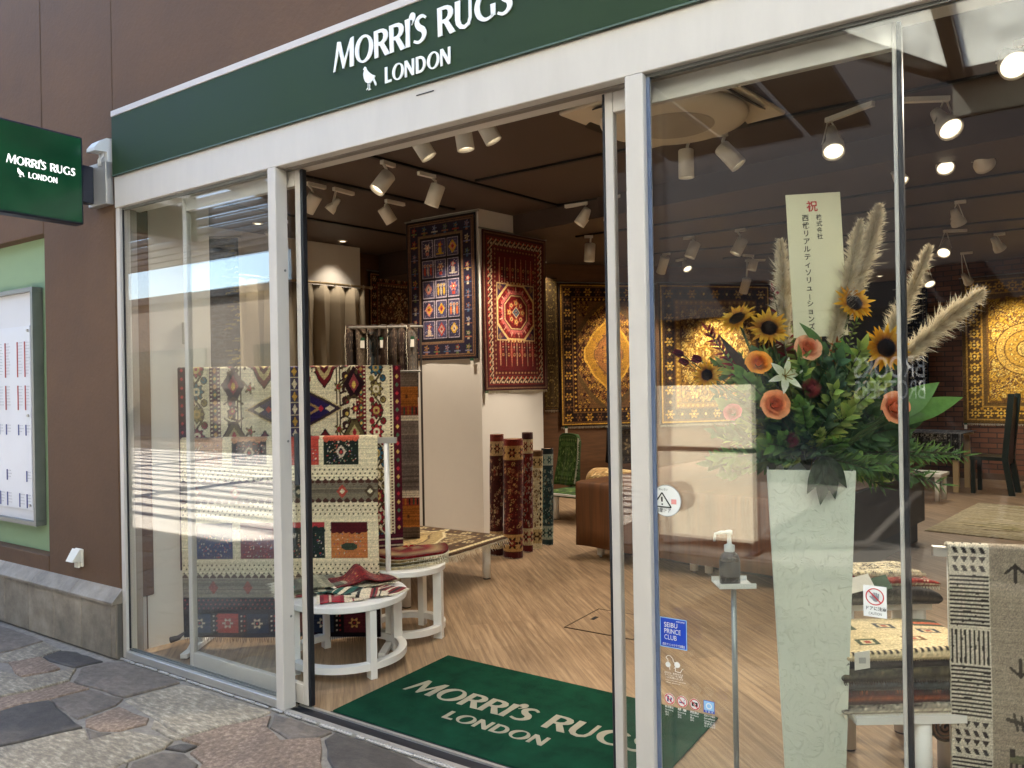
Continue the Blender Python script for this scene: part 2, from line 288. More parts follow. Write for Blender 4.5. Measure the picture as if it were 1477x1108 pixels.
for a, b in zip(xj[1:], xj[:-1]):
    MB().box((a+.0018, -.035, .003), (b-.0018, -.021, .302), .0025).build('plinth_tile', m_tile, wall)
for k in range(9):
    x1 = -4.284-.47*k; x0 = x1-.466
    MB().add([(x0, -.052, .305), (x1, -.052, .305), (x1, .011, .305), (x0, .011, .305), (x0, -.052, .318), (x1, -.052, .318), (x1, .011, .383), (x0, .011, .383)],
             [(3, 2, 1, 0), (4, 5, 6, 7), (0, 1, 5, 4), (1, 2, 6, 5), (2, 3, 7, 6), (3, 0, 4, 7)]).build('coping_stone', m_tile, wall)
MB().box((-9.5, .03, 4.402), (6, .2, 7.6)).build('upper_shade_wall', m_brown, wall)  # unseen block added to shade the street mirrored in the right pane
nb = thing('notice_board', 'white framed notice board hanging in the pale green niche', 'notice board', (-5.9, .06, .66))
MB().box((-6.45, .045, .66), (-5.305, .083, 2.155)).build('backboard', m_paper, nb)
_b = MB()
for lo, hi in (((-6.47, .018, .645), (-5.29, .082, .672)), ((-6.47, .018, 2.145), (-5.29, .082, 2.172)), ((-5.318, .018, .673), (-5.29, .082, 2.144)), ((-6.47, .018, .673), (-6.442, .082, 2.144))): _b.box(lo, hi)
_b.build('frame', m_gframe, nb)
ns_ = MB().box((-6.4, .036, .74), (-5.37, .044, 1.93)).build('notice_sheet', M('notice paper', s(214, 216, 222), .35, var=.02), nb)
_red, _blu, _gry = M('red print', s(176, 72, 66), .6), M('blue print', s(74, 82, 138), .6), M('grey print', s(186, 188, 194), .6)
for z1, z0, mm, cols in ((1.83, 1.60, _red, 2), (1.545, 1.385, _red, 2), (1.29, 1.22, _blu, 2), (.99, .92, _blu, 1), (.84, .70+.05, _blu, 2)):
    for c in range(cols):
        for blk in range(3):
            x = -5.435-.10*c-.27*blk
            pb = MB().box((x-.008, .033, z0), (x+.004, .0355, z1)).build('printed_bar', mm, ns_)
            tb = MB()
            for r in range(int((z1-z0)/.02)): tb.box((x+.010, .034, z1-.02*r-.008), (x+.010+random.uniform(.03, .055), .0357, z1-.02*r-.004))
            tb.build('printed_lines', _gry, ns_)
for x, z in ((-5.39, 1.90), (-5.40, 1.35), (-5.395, .77)):
    MB().cyl((x, .036, z), (x, .026, z), .009, n=12).build('fixing_screw', m_alu, ns_)
so = thing('socket_cover', 'small cream weatherproof socket cover low on the brown wall', 'socket', (-4.74, .0, .5))
MB().box((-4.785, .0, .46), (-4.70, .012, .565), .003).build('back_plate', M('cream plastic', s(222, 216, 200), .45, var=.03), so)
MB().add([(-4.785, 0, .56), (-4.70, 0, .56), (-4.70, -.012, .566), (-4.785, -.012, .566), (-4.78, -.055, .497), (-4.705, -.055, .497), (-4.705, 0, .49), (-4.78, 0, .49)],
         [(0, 1, 2, 3), (3, 2, 5, 4), (4, 5, 6, 7), (0, 3, 4, 7), (1, 6, 5, 2)]).build('hood', MATS['cream plastic'], so)
MB().box((-4.765, -.012, .455), (-4.72, -.001, .488)).build('latch', MATS['cream plastic'], so)

# ---------------------------------------------------------------- the room
shop_floor = struct(flat('shop_floor', [(-9, .10), (5, .10), (5, 13), (-9, 13)], 0, m_floor))
struct(link('ceiling', mesh('ceiling', [(-9, .16, 3.17), (5, .16, 3.17), (5, 13, 3.17), (-9, 13, 3.17)], [(0, 3, 2, 1)]), m_ceil))
def P2(o, a, b): return (o[0]+EX.x*a+EY.x*b, o[1]+EX.y*a+EY.y*b)
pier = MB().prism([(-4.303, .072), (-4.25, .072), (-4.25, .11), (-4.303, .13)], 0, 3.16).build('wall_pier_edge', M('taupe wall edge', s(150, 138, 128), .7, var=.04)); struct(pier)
struct(MB().prism([(-4.305, .135), (-4.238, .57), (-4.75, .65), (-4.75, .135)], 0, 3.165).build('wall_pier', m_wallw))
struct(MB().prism([(-9, .21), (-4.76, .21), (-4.76, .4), (-9, .4)], 0, 3.165).build('wall_front_inside', m_wallw))
A = (-6.84, 3.6)
struct(MB().prism([P2(A, 0, -3.3), P2(A, 0, .78), P2(A, -.3, .78), P2(A, -.3, -3.3)], 0, 3.166).build('wall_left', m_wallw))
struct(MB().prism([P2(A, -.302, .5), P2(A, -.302, 2.4), P2(A, -.5, 2.4), P2(A, -.5, .5)], 0, 3.167).build('wall_left_brick', m_woodwall))
B0 = Vector((-5.3, 7.3, 0)); DB = Vector((.664, .748, 0)); NB = Vector((.748, -.664, 0))
def PB(t, off=0, z=0): return B0 + DB*t + NB*off + Vector((0, 0, z))
_w = link('wall_back', mesh('wall_back', [(-2.4, 0, 0), (3.45, 0, 0), (3.45, 0, 3.168), (-2.4, 0, 3.168), (-2.4, .3, 0), (3.45, .3, 0), (3.45, .3, 3.168), (-2.4, .3, 3.168)],
     [(0, 1, 2, 3), (1, 5, 6, 2), (0, 3, 7, 4), (4, 7, 6, 5)]), m_woodwall, mw=Matrix(((DB.x, -NB.x, 0, B0.x), (DB.y, -NB.y, 0, B0.y), (0, 0, 1, 0), (0, 0, 0, 1)))); struct(_w)
Cc = (-.8, 10.85)
struct(link('wall_back_brick', mesh('wall_back_brick', [(-.95, 0, 0), (6, 0, 0), (6, 0, 3.168), (-.95, 0, 3.168), (-.95, .3, 0), (6, .3, 0), (6, .3, 3.168), (-.95, .3, 3.168)],
     [(0, 1, 2, 3), (1, 5, 6, 2), (0, 3, 7, 4), (4, 7, 6, 5)]), m_brick, mw=Matrix(((EX.x, EY.x, 0, Cc[0]), (EX.y, EY.y, 0, Cc[1]), (0, 0, 1, 0), (0, 0, 0, 1)))))
m_navy = M('dark navy wall', s(34, 34, 42), .7)
struct(MB().prism([(-4.4, 12.6), (-1.6, 12.4), (-1.6, 12.6), (-4.4, 12.8)], 0, 3.167).build('wall_passage', m_navy))
struct(MB().prism([P2(Cc, 5.4, .05), P2(Cc, 5.4, -10.6), P2(Cc, 4.4, -10.6), P2(Cc, 4.4, .05)], 0, 3.166).build('wall_right', m_wallw))
struct(MB().prism([P2(Cc, -.94, -.012), P2(Cc, 5.3, -.012), P2(Cc, 5.3, 0), P2(Cc, -.94, 0)], 0, .09).build('skirting_board', M('dark skirting', s(86, 66, 50), .5)))
struct(MB().prism([(-4.36, 3.57), (-5.20, 3.57), (-5.20, 4.5), (-4.222, 4.45)], 0, 3.169).build('column', m_wallw))
o_ = Vector((-4.285, 4.045, 0))
struct(MB().prism([tuple((o_+EX*.0)[:2]), tuple((o_+EX*7)[:2]), tuple((o_+EX*7+EY*.45)[:2]), tuple((o_+EY*.45)[:2])], 2.985, 3.169).build('ceiling_beam', m_ceil))
o_ = Vector((-4.35, 4.5, 0)) - EX*2.6
struct(MB().prism([tuple(o_[:2]), tuple((o_+EX*1.5)[:2]), tuple((o_+EX*1.5+EY*.5)[:2]), tuple((o_+EY*.5)[:2])], 2.87, 3.169).build('ceiling_beam', m_ceil))
_hp = thing('floor_hatch', 'square floor access hatch let into the wooden floor', 'hatch', (-2.2, 1.95, 0))
MB().box((-2.415, 1.745, .001), (-1.97, 2.18, .0035)).build('lid', m_floor, _hp)
_b = MB()
for lo, hi in (((-2.425, 1.735, .0), (-1.96, 1.744, .0042)), ((-2.425, 2.181, .0), (-1.96, 2.19, .0042)), ((-2.425, 1.745, .0), (-2.416, 2.18, .0042)), ((-1.969, 1.745, .0), (-1.96, 2.18, .0042))): _b.box(lo, hi)
_b.build('rim', M('hatch rim', s(70, 52, 36), .5), _hp); MB().box((-2.36, 1.955, .0037), (-2.335, 2.02, .0055)).build('handle', m_black, _hp)
# ---------------------------------------------------------------- shopfront frame, fixed panes, sliding doors
XR = .62
sf = thing('shopfront', 'white aluminium shopfront frame with fixed glass panes either side of the doorway', 'shopfront', (-2, 0, 0))
MB().box((-4.282, 0, 2.527), (XR, .15, 2.702), .003).build('header_beam', m_white, sf)
MB().box((-4.282, .016, 2.704), (XR+.02, .158, 3.070)).build('header_backing', m_trim, sf)
MB().box((-4.282, .006, .0), (-4.246, .07, 2.5255), .002).build('jamb', m_white, sf)
MB().box((XR-.04, .006, .0), (XR, .07, 2.5255), .002).build('jamb', m_white, sf)
for x0, x1 in ((-2.969, -2.913), (-1.134, -1.068)):
    p = MB().box((x0, -.004, 0), (x1, .066, 2.5258), .003).build('post', m_white, sf)
for z_ in (.43, 1.25, 2.05):
    for x_, sg in ((-2.9125, 1), (-1.1345, -1)): MB().cyl((x_, .045, z_), (x_+.0015*sg, .045, z_), .006, n=12).build('screw_head', m_gframe, sf)
MB().box((-4.2455, .001, .001), (-2.9695, .062, .042), .002).build('sill', m_alu, sf)
MB().box((-1.0675, .001, .001), (XR-.041, .062, .042), .002).build('sill', m_alu, sf)
for x0, x1 in ((-4.2455, -2.9695), (-1.0675, XR-.041)):
    MB().box((x0, .030, .0425), (x1, .038, 2.5265)).build('glass_pane', m_glass, sf)
    for y0, y1 in ((.022, .0295), (.0385, .046)):
        MB().box((x0, y0, .0425), (x1, y1, .050)).build('bead', m_gframe, sf); MB().box((x0, y0, 2.516), (x1, y1, 2.5262)).build('bead', m_gframe, sf)
MB().box((-4.2455, .022, .053), (-4.238, .0295, 2.5155)).build('bead', m_black, sf)
MB().box((-1.0675, .0225, .053), (-1.055, .0295, 2.5155)).build('bead', M('bluish gasket', s(96, 110, 138), .35), sf)
tr = MB(); tr.box((-2.9125, -.006, -.012), (-1.1345, .018, .006)); tr.box((-2.9125, .085, -.012), (-1.1345, .1, .005)); tr.build('threshold_rail', m_alu, sf)
MB().box((-2.9125, .0185, -.012), (-1.1345, .0845, -.004)).build('threshold_groove', m_black, sf)
MB().box((-2.9125, .046, 2.520), (-1.1345, .074, 2.5268)).build('door_track', M('track grey', s(120, 112, 104), .5), sf)
MB().box((-2.05, -.0035, 2.664), (-1.96, -.0005, 2.6675)).build('sensor_slot', m_black, sf)
_sl = MB()
x = -4.28
while x < -1.2:
    L_ = random.uniform(.02, .12); _sl.box((x, -.014-random.uniform(0, .006), -.004), (x+L_, -.0045, .0015+random.uniform(0, .002))); x += L_+random.uniform(.0, .03)
_sl.build('mortar_seal', m_seal, sf)['kind'] = 'stuff'
def leaf(x0, x1, label, gasket_right, rs=.0335):
    d = thing('sliding_door', label, 'door', ((x0+x1)/2, .093, 0), group='glass sliding doors of the shopfront')
    y0, y1 = .078, .108
    MB().box((x0+.034, y0, .012), (x1-rs-.0005, y1, .104), .002).build('bottom_rail', m_white, d)
    MB().box((x0+.034, y0, 2.447), (x1-rs-.0005, y1, 2.520), .002).build('top_rail', m_white, d)
    MB().box((x0, y0, .010), (x0+.0335, y1, 2.5205), .003).build('stile', m_white, d)
    MB().box((x1-rs, y0, .010), (x1, y1, 2.5205), .003).build('stile', m_white, d)
    MB().box((x0+.034, .089, .1045), (x1-rs-.0005, .097, 2.4465)).build('glass_pane', m_glass, d)
    g = (x1+.0005, x1+.017) if gasket_right else (x0-.010, x0-.0005)
    MB().box((g[0], y0+.001, .010), (g[1], y1-.001, 2.520), .002).build('gasket', m_black, d)
    return d
d1 = leaf(-3.765, -2.842, 'glass sliding door pushed back on the left, dark gasket along its edge', True)
_h = MB().box((-2.90, .066, 1.04), (-2.878, .088, 1.285), .004).build('pull_handle', M('dark handle', s(58, 62, 66), .4), d1)
d2 = leaf(-1.252, -.319, 'glass sliding door pushed back on the right in front of the flower vase', False, .011)
MB().box((-.3185, .079, .010), (-.305, .107, 2.520), .002).build('gasket', m_black, d2)

# ---------------------------------------------------------------- lettering
GL = {}
def ribbon(pts, w, n=5):
    P = [Vector((p[0], p[1])) for p in pts]; Q = []; Wd = []
    for i in range(len(P)-1):
        a, b, c, d = P[max(i-1, 0)], P[i], P[i+1], P[min(i+2, len(P)-1)]
        for k in range(n):
            t = k/n; Q.append(.5*((2*b)+(c-a)*t+(2*a-5*b+4*c-d)*t*t+(3*b-a-3*c+d)*t**3)); Wd.append(w[i]+(w[i+1]-w[i])*t)
    Q.append(P[-1]); Wd.append(w[-1]); l = []; r = []
    for i, q in enumerate(Q):
        t = (Q[min(i+1, len(Q)-1)]-Q[max(i-1, 0)]).normalized(); nn = Vector((-t.y, t.x)); l.append(tuple(q+nn*Wd[i]/2)); r.append(tuple(q-nn*Wd[i]/2))
    return l + r[::-1]
def ell(cx, cy, rx, ry, rot=0, n=28):
    c, s_ = math.cos(rot), math.sin(rot); return [(cx+rx*math.cos(t)*c-ry*math.sin(t)*s_, cy+rx*math.cos(t)*s_+ry*math.sin(t)*c) for t in (2*math.pi*i/n for i in range(n))]
def smooth_closed(pts, n=4):
    P = [Vector(p) for p in pts]; k = len(P); out = []
    for i in range(k):
        a, b, c, d = P[i-1], P[i], P[(i+1) % k], P[(i+2) % k]
        for j in range(n):
            t = j/n; out.append(tuple(.5*((2*b)+(c-a)*t+(2*a-5*b+4*c-d)*t*t+(3*b-a-3*c+d)*t**3)))
    return out
GL['M'] = ([[(0, 0), (.10, 0), (.30, .70), (.47, .02), (.54, .02), (.83, .68), (.82, 0), (1.02, 0), (1.02, 1.03), (.87, 1.0), (.56, .34), (.38, 1.0), (.23, 1.03)]], 1.06)
GL['O'] = ([ell(.47, .5, .47, .52), ell(.47, .5, .26, .43, -.18)], .98)
GL['R'] = ([[(0, 0), (.20, 0), (.19, .42), (.27, .42), (.52, -.02), (.77, .0), (.47, .46), (.60, .54), (.67, .66), (.67, .80), (.60, .92), (.46, .99), (.30, 1.01), (-.02, 1.0)],
           [(.19, .54), (.19, .89), (.33, .89), (.43, .84), (.46, .74), (.43, .62), (.34, .55)]], .74)
GL['I'] = ([[(0, 0), (.21, 0), (.20, .5), (.23, 1.02), (-.02, 1.0), (.02, .5)]], .29)
GL['S'] = ([ribbon([(.56, .84), (.42, .94), (.25, .91), (.15, .76), (.24, .58), (.42, .45), (.48, .27), (.38, .11), (.2, .05), (0, .13)], [.09, .11, .15, .2, .22, .22, .2, .14, .11, .09])], .66)
GL['G'] = ([ribbon([(.80, .84), (.64, .95), (.42, .94), (.2, .78), (.11, .5), (.2, .22), (.42, .06), (.62, .07), (.76, .14)], [.10, .09, .13, .19, .22, .19, .12, .1, .12]) , [(.68, .10), (.86, .10), (.86, .50), (.66, .50)]], .93)
GL['U'] = ([[(0, 1), (.22, 1), (.21, .34), (.27, .17), (.39, .11), (.52, .17), (.58, .34), (.58, 1), (.70, 1), (.70, .30), (.62, .08), (.40, -.03), (.18, .04), (.04, .2), (0, .38)]], .8)
GL['L'] = ([[(0, 0), (.52, 0), (.52, .16), (.20, .16), (.20, 1), (0, 1)]], .58)
GL['N'] = ([[(0, 0), (.17, 0), (.17, .64), (.55, 0), (.74, 0), (.74, 1), (.57, 1), (.57, .38), (.2, 1), (0, 1)]], .86)
GL['D'] = ([[(0, 0), (.32, 0)] + [(.32+.44*math.cos(t), .5+.5*math.sin(t)) for t in [-1.3+.26*i for i in range(11)]] + [(.32, 1), (0, 1)],
           [(.2, .15), (.2, .85), (.34, .85)] + [(.33+.23*math.cos(t), .5+.35*math.sin(t)) for t in [1.2-.3*i for i in range(9)]] + [(.34, .15)]], .84)
GL["'"] = ([smooth_closed([(-.02, .12), (.06, .20), (.16, .34), (.13, .52), (-.02, .56), (-.12, .44), (-.08, .32), (.04, .30)])], .1)
def glyph_mesh(loops, depth):
    c = bpy.data.curves.new('glyph', 'CURVE'); c.dimensions = '2D'; c.fill_mode = 'BOTH'; c.extrude = depth/2
    for lp in loops:
        sp = c.splines.new('POLY'); sp.points.add(len(lp)-1)
        for p, q in zip(sp.points, lp): p.co = (q[0], q[1], 0, 1)
        sp.use_cyclic_u = True
    o = bpy.data.objects.new('glyph', c); COL.objects.link(o); bpy.context.view_layer.update()
    me = bpy.data.meshes.new_from_object(o.evaluated_get(bpy.context.evaluated_depsgraph_get())); bpy.data.objects.remove(o); bpy.data.curves.remove(c); return me
GM = {}
def gmesh(ch, d=.1):
    if (ch, d) not in GM: GM[ch, d] = [glyph_mesh([lp], d) if ch == 'G' else None for lp in GL[ch][0]] if ch == 'G' else [glyph_mesh(GL[ch][0], d)]
    return GM[ch, d]
def frame(o, xv, yv, nv): return Matrix(((xv[0], yv[0], nv[0], o[0]), (xv[1], yv[1], nv[1], o[1]), (xv[2], yv[2], nv[2], o[2]), (0, 0, 0, 1)))
def letters(txt, o, xv, yv, h, width, mat, parent, depth=.004, first=1.0):   # custom flared capitals fitted to a width
    xv = Vector(xv).normalized(); yv = Vector(yv).normalized(); nv = xv.cross(yv); adv = []; x = 0
    for ch in txt:
        if ch == ' ': x += .42; continue
        k = first if ch == 'M' else 1
        adv.append((ch, x, k)); x += GL[ch][1]*k + (.02 if ch != "'" else -.02)
    sx = width/x
    for ch, px, k in adv:
        for me in gmesh(ch):
            m2 = me.copy(); y0 = .62 if ch == "'" else 0
            mw = frame(Vector(o)+xv*px*sx+yv*y0*h, xv*sx*k, yv*h*k, nv*(depth/.1)); link('letter', m2, mat, parent, mw=mw)
BIRD = smooth_closed([(.10, .96), (.16, 1.0), (.24, .95), (.28, .86), (.44, .72), (.66, .58), (.86, .50), (.80, .40), (.94, .16), (.86, .10), (.70, .34), (.56, .26), (.46, .26), (.22, .34), (.08, .52), (.04, .72), (.10, .86), (.02, .90)], 3)
LEG1 = [(.34, .30), (.37, .30), (.36, .08), (.24, .01), (.22, .04), (.33, .10)]; LEG2 = [(.46, .28), (.49, .28), (.47, .07), (.56, .0), (.36, -.02), (.36, .01), (.44, .06)]
BM = None
def bird(o, xv, yv, h, mat, parent, depth=.004):
    global BM
    if BM is None: BM = [glyph_mesh([BIRD], .1), glyph_mesh([LEG1], .1), glyph_mesh([LEG2], .1)]
    xv = Vector(xv).normalized(); yv = Vector(yv).normalized(); nv = xv.cross(yv)
    for k, b in enumerate(BM): link('bird_emblem' if k == 0 else 'bird_leg', b.copy(), mat, parent, mw=frame(Vector(o), xv*h*.8, yv*h, nv*(depth/.1)))
def text(body, o, xv, yv, h, mat, parent, name='lettering', depth=.0006, align='LEFT', bold=0, width=None, vertical=False):
    c = bpy.data.curves.new('txt', 'FONT'); c.body = body; c.size = 1; c.align_x = align; c.extrude = .0; c.offset = bold; c.fill_mode = 'FRONT'; c.space_line = .95
    ob = bpy.data.objects.new('txt', c); COL.objects.link(ob); bpy.context.view_layer.update()
    me = bpy.data.meshes.new_from_object(ob.evaluated_get(bpy.context.evaluated_depsgraph_get())); bpy.data.objects.remove(ob); bpy.data.curves.remove(c)
    xv = Vector(xv).normalized(); yv = Vector(yv).normalized(); nv = xv.cross(yv); sx = h
    if width and len(me.vertices): xs = [v.co.x for v in me.vertices]; sx = width/(max(xs)-min(xs))
    return link(name, me, mat, parent, mw=frame(Vector(o), xv*sx, yv*h, nv))

# ---------------------------------------------------------------- fascia sign
fs = thing('fascia_sign', 'long dark green shop sign with white lettering above the doors', 'sign', (-2, 0, 2.7))
fb_ = MB().box((-4.279, -.012, 2.7085), (XR+.02, .0115, 3.033), .002).build('board', m_green, fs)
MB().box((-4.279, -.016, 3.0335), (XR+.02, .0112, 3.066), .002).build('top_trim', m_trim, fs)
MB().box((-4.279, -.014, 2.702), (XR+.02, -.002, 2.708)).build('bottom_trim', M('dark trim', s(70, 92, 80), .5), fs)
letters("MORRI'S RUGS", (-2.505, -.0155, 2.862), (1, 0, 0), (0, 0, 1), .112, .945, m_signwhite, fb_, first=1.08)
letters('LONDON', (-2.205, -.0155, 2.745), (1, 0, 0), (0, 0, 1), .066, .352, m_signwhite, fb_)
bird((-2.33, -.0155, 2.74), (1, 0, 0), (0, 0, 1), .102, m_signwhite, fb_)

# ---------------------------------------------------------------- projecting light box, its bracket and the cable hood
def lit(name, col, st):
    m = bpy.data.materials.new(name); m.use_nodes = True; b = m.node_tree.nodes['Principled BSDF']; nt = m.node_tree
    n = nt.nodes.new('ShaderNodeTexNoise'); n.inputs['Scale'].default_value = 4.5; n.inputs['Detail'].default_value = 1; tc = nt.nodes.new('ShaderNodeTexCoord'); nt.links.new(tc.outputs['Object'], n.inputs['Vector'])
    mr = nt.nodes.new('ShaderNodeMapRange'); mr.inputs[1].default_value = .3; mr.inputs[2].default_value = .7; mr.inputs[3].default_value = st*.55; mr.inputs[4].default_value = st*1.35; nt.links.new(n.outputs[0], mr.inputs[0]); nt.links.new(mr.outputs[0], b.inputs['Emission Strength'])
    b.inputs['Base Color'].default_value = tuple(c*.4 for c in col)+(1,); b.inputs['Emission Color'].default_value = tuple(col)+(1,); b.inputs['Roughness'].default_value = .25; return m
m_litg = lit('lit green acrylic', s(22, 80, 48), .06); m_litw = lit('lit white acrylic', (1, 1, .97), .32)
SX = -4.42; ps = thing('projecting_sign', 'square green lit sign box sticking out from the brown wall', 'sign', (SX, -.3, 2.45))
MB().box((SX-.085, -.555, 2.435), (SX-.002, -.098, 2.925), .006).build('casing', m_dark, ps)
for xx, sg in ((SX, 1), (SX-.087, -1)):
    yv = (0, 0, 1); xv = (0, sg, 0)
    lf_ = MB().box((xx-.0015, -.543, 2.447), (xx+.0015, -.110, 2.913)).build('lit_face', m_litg, ps)
    y0 = -.495 if sg > 0 else -.165
    letters("MORRI'S RUGS", (xx+.002*sg, y0, 2.697), xv, yv, .043, .355, m_litw, lf_, .001, first=1.08)
    letters('LONDON', (xx+.002*sg, y0+.108*sg, 2.638), xv, yv, .030, .150, m_litw, lf_, .001)
    bird((xx+.002*sg, y0+.052*sg, 2.634), xv, yv, .046, m_litw, lf_, .001)
br = MB().box((SX-.07, -.097, 2.565), (SX-.012, -.035, 2.775), .003).build('bracket_arm', m_dark, ps)
MB().box((SX-.075, -.034, 2.55), (SX+.115, .010, 2.79), .003).build('wall_bracket', m_alu, ps)
ch = thing('cable_hood', 'white plastic cable hood with wires above the sign bracket', 'cable cover', (-4.36, 0, 2.8))
m_wp = M('white plastic', s(224, 224, 222), .4, var=.03)
hb = MB(); prof = [(.012, 2.785), (.012, 2.925), (-.02, 2.922), (-.06, 2.895), (-.088, 2.858), (-.09, 2.838), (-.02, 2.845), (-.015, 2.785)]
v = [(x, y, z) for x in (-4.40, -4.315) for y, z in prof]; n = len(prof)
hb.add(v, [tuple(range(n)), tuple(range(2*n-1, n-1, -1))] + [(i, n+i, n+(i+1) % n, (i+1) % n) for i in range(n)]); hb.build('hood', m_wp, ch)
for dx in (0, .018, .034): MB().tube([(-4.37+dx, -.03, 2.845), (-4.368+dx, -.032, 2.82), (-4.36+dx*.5, -.045, 2.80), (-4.37+dx*.8, -.04, 2.765)], .004, 6).build('cable', m_wp, ch, smooth=True)
# ---------------------------------------------------------------- across the street: what the glass mirrors, and unseen helpers for the light
ob = thing('opposite_building', 'brown building across the street mirrored in the shop glass', 'building', (-3, -9.2, 0))
m_obrown = M('darkened brown facade', s(36, 33, 34), .8, var=.1, scale=1.5, bump=.2, bscale=30)  # colour darkened in place of shade, to thin the mirrored haze
MB().box((-10.5, -9.6, 0), (24, -9.02, 2.45)).build('wall', m_obrown, ob); MB().box((-10.5, -9.6, 2.452), (24, -8.9, 3.1)).build('fascia', m_obrown, ob); MB().box((-10.5, -9.6, 3.102), (24, -9.0, 6.5)).build('wall', m_obrown, ob)
m_dglass = M('dark shop glass', s(24, 28, 34), .06, var=.05)
for k in range(6): MB().box((-9.5+3.1*k, -9.018, .35), (-7.2+3.1*k, -8.985, 2.35)).build('window', m_dglass, ob)
m_bb = M('white window lettering', s(244, 244, 244), .5, var=.02)
text('BROOKS', (-1.185, -8.975, 1.50), (-1, 0, 0), (0, 0, 1), .41, m_bb, ob, 'window_lettering', width=.86)
text('BROTHERS', (-1.185, -8.975, 1.215), (-1, 0, 0), (0, 0, 1), .36, m_bb, ob, 'window_lettering', width=.86)
ob2 = thing('low_building', 'low pale building far along the street mirrored in the left pane', 'building', (-24, -9.2, 0))
m_opale = M('pale render', s(104, 95, 86), .8, var=.06, scale=.8)
MB().box((-48, -9.7, 0), (-10.6, -9.05, 3.7)).build('wall', m_opale, ob2); MB().box((-48, -9.75, 3.702), (-10.55, -8.95, 3.88)).build('parapet', m_obrown, ob2)
for k in range(7): MB().box((-46+5.2*k, -9.048, .3), (-42.6+5.2*k, -9.0, 2.5)).build('window', m_dglass, ob2)
scr = thing('bright_patch_panels', 'cream fabric screen standing in the sun across the street', 'screen', (-2.4, -4.2, 0))  # added to catch the sun and mirror as a bright patch
m_cream = M('cream patch panel', s(238, 226, 202), .85, var=.04, scale=12)
MB().box((-2.93, -4.235, .10), (-2.02, -4.20, .86)).build('panel', m_cream, scr); MB().box((-2.93, -4.235, .91), (-2.02, -4.20, 1.46)).build('panel', m_cream, scr)
for x in (-2.97, -2.015): MB().cyl((x, -4.218, 0), (x, -4.218, 1.5), .018).build('post', m_dark, scr)
for x in (-2.97, -2.015): MB().box((x-.03, -4.42, 0), (x+.03, -4.02, .03)).build('foot', m_dark, scr)
cn = thing('street_canopy', 'dark slatted canopy over the street with frosted glass panels', 'canopy', (-4, -5, 4.2))
m_steel = M('dark steel', s(58, 54, 50), .5, .3)
for k in range(17): MB().box((-34, -7.6+.43*k, 4.20), (-6.6, -7.49+.43*k, 4.30)).build('slat', m_steel, cn)
for k in range(7): MB().box((-34+4.1*k, -7.7, 4.302), (-33.85+4.1*k, -.5, 4.52)).build('cross_beam', m_steel, cn)
m_frost = bpy.data.materials.new('frosted glass'); m_frost.use_nodes = True; _n = m_frost.node_tree; _n.nodes.clear()
_o = _n.nodes.new('ShaderNodeOutputMaterial'); _t = _n.nodes.new('ShaderNodeBsdfTranslucent'); _t.inputs[0].default_value = (.92, .92, .84, 1); _d = _n.nodes.new('ShaderNodeBsdfDiffuse'); _d.inputs[0].default_value = (.5, .5, .45, 1)
_nz = _n.nodes.new('ShaderNodeTexNoise'); _nz.inputs['Scale'].default_value = 5; _mr = _n.nodes.new('ShaderNodeMapRange'); _mr.inputs[1].default_value = .45; _mr.inputs[2].default_value = .75; _mr.inputs[3].default_value = .05; _mr.inputs[4].default_value = .4; _n.links.new(_nz.outputs[0], _mr.inputs[0])
_m = _n.nodes.new('ShaderNodeMixShader'); _n.links.new(_mr.outputs[0], _m.inputs[0]); _n.links.new(_t.outputs[0], _m.inputs[1]); _n.links.new(_d.outputs[0], _m.inputs[2]); _n.links.new(_m.outputs[0], _o.inputs[0])
for k in range(5):
    x0 = -.56+2.0*k
    MB().box((x0-.09, -6.35, 4.42), (x0+.03, -1.9, 4.58)).build('rafter', m_steel, cn)
    MB().box((x0+.035, -6.30, 4.50), (x0+1.905, -1.95, 4.512)).build('glass_panel', m_frost, cn)
MB().box((-.65, -6.5, 4.40), (9.6, -6.352, 4.6)).build('eave_beam', m_steel, cn); MB().box((-.65, -6.62, 4.1), (9.6, -6.505, 4.46)).build('gutter', M('grey gutter', s(122, 120, 110), .5), cn)
_g = MB().prism([(-.66, -6.4), (-.66, -6.25), (-1.55, -4.35), (-1.7, -4.4)], 4.40, 4.56).build('hip_beam', m_steel, cn)
MB().prism([(-.67, -6.2), (-1.52, -4.35), (-1.52, -1.95), (-.67, -1.95)], 4.50, 4.512).build('glass_panel', m_frost, cn)
for x0, x1 in ((-3.25, -2.4), (-2.3, -1.6)):  # frosted roof extended left, unseen, to brighten the shopfront
    MB().box((x0, -4.28, 4.50), (x1, -1.95, 4.512)).build('glass_panel', m_frost, cn); MB().box((x1+.005, -4.4, 4.42), (x1+.08, -1.95, 4.56)).build('rafter', m_steel, cn)
for x0, x1 in ((-5.2, -4.35), (-4.25, -3.4), (-3.3, -2.45), (-2.35, -1.65)): MB().box((x0, -8.0, 4.62), (x1, -2.75 if x1 < -3.3 else -4.5, 4.68)).build('shade_deck', m_steel, cn)  # unseen opaque panels added to keep sun off the mirrored ground
MB().box((-3.3, -4.42, 4.41), (-1.6, -4.29, 4.57)).build('eave_beam', m_steel, cn)
MB().box((-3.3, -1.945, 4.40), (9.6, -1.85, 4.58)).build('wall_beam', m_steel, cn)
for x in (-18.0, -9.6, 8.0): MB().cyl((x, -7.2, 0), (x, -7.2, 4.2), .11).build('column', m_steel, cn)
struct(flat('plaza', [(-60, -8.95), (-3.6, -8.95), (-3.6, -2.3), (-60, -2.3)], .006, M('pale bounce plaza', s(196, 188, 176), .8, var=.1, scale=2)))  # ground sheet added and paled to bounce sunlight onto the shopfront
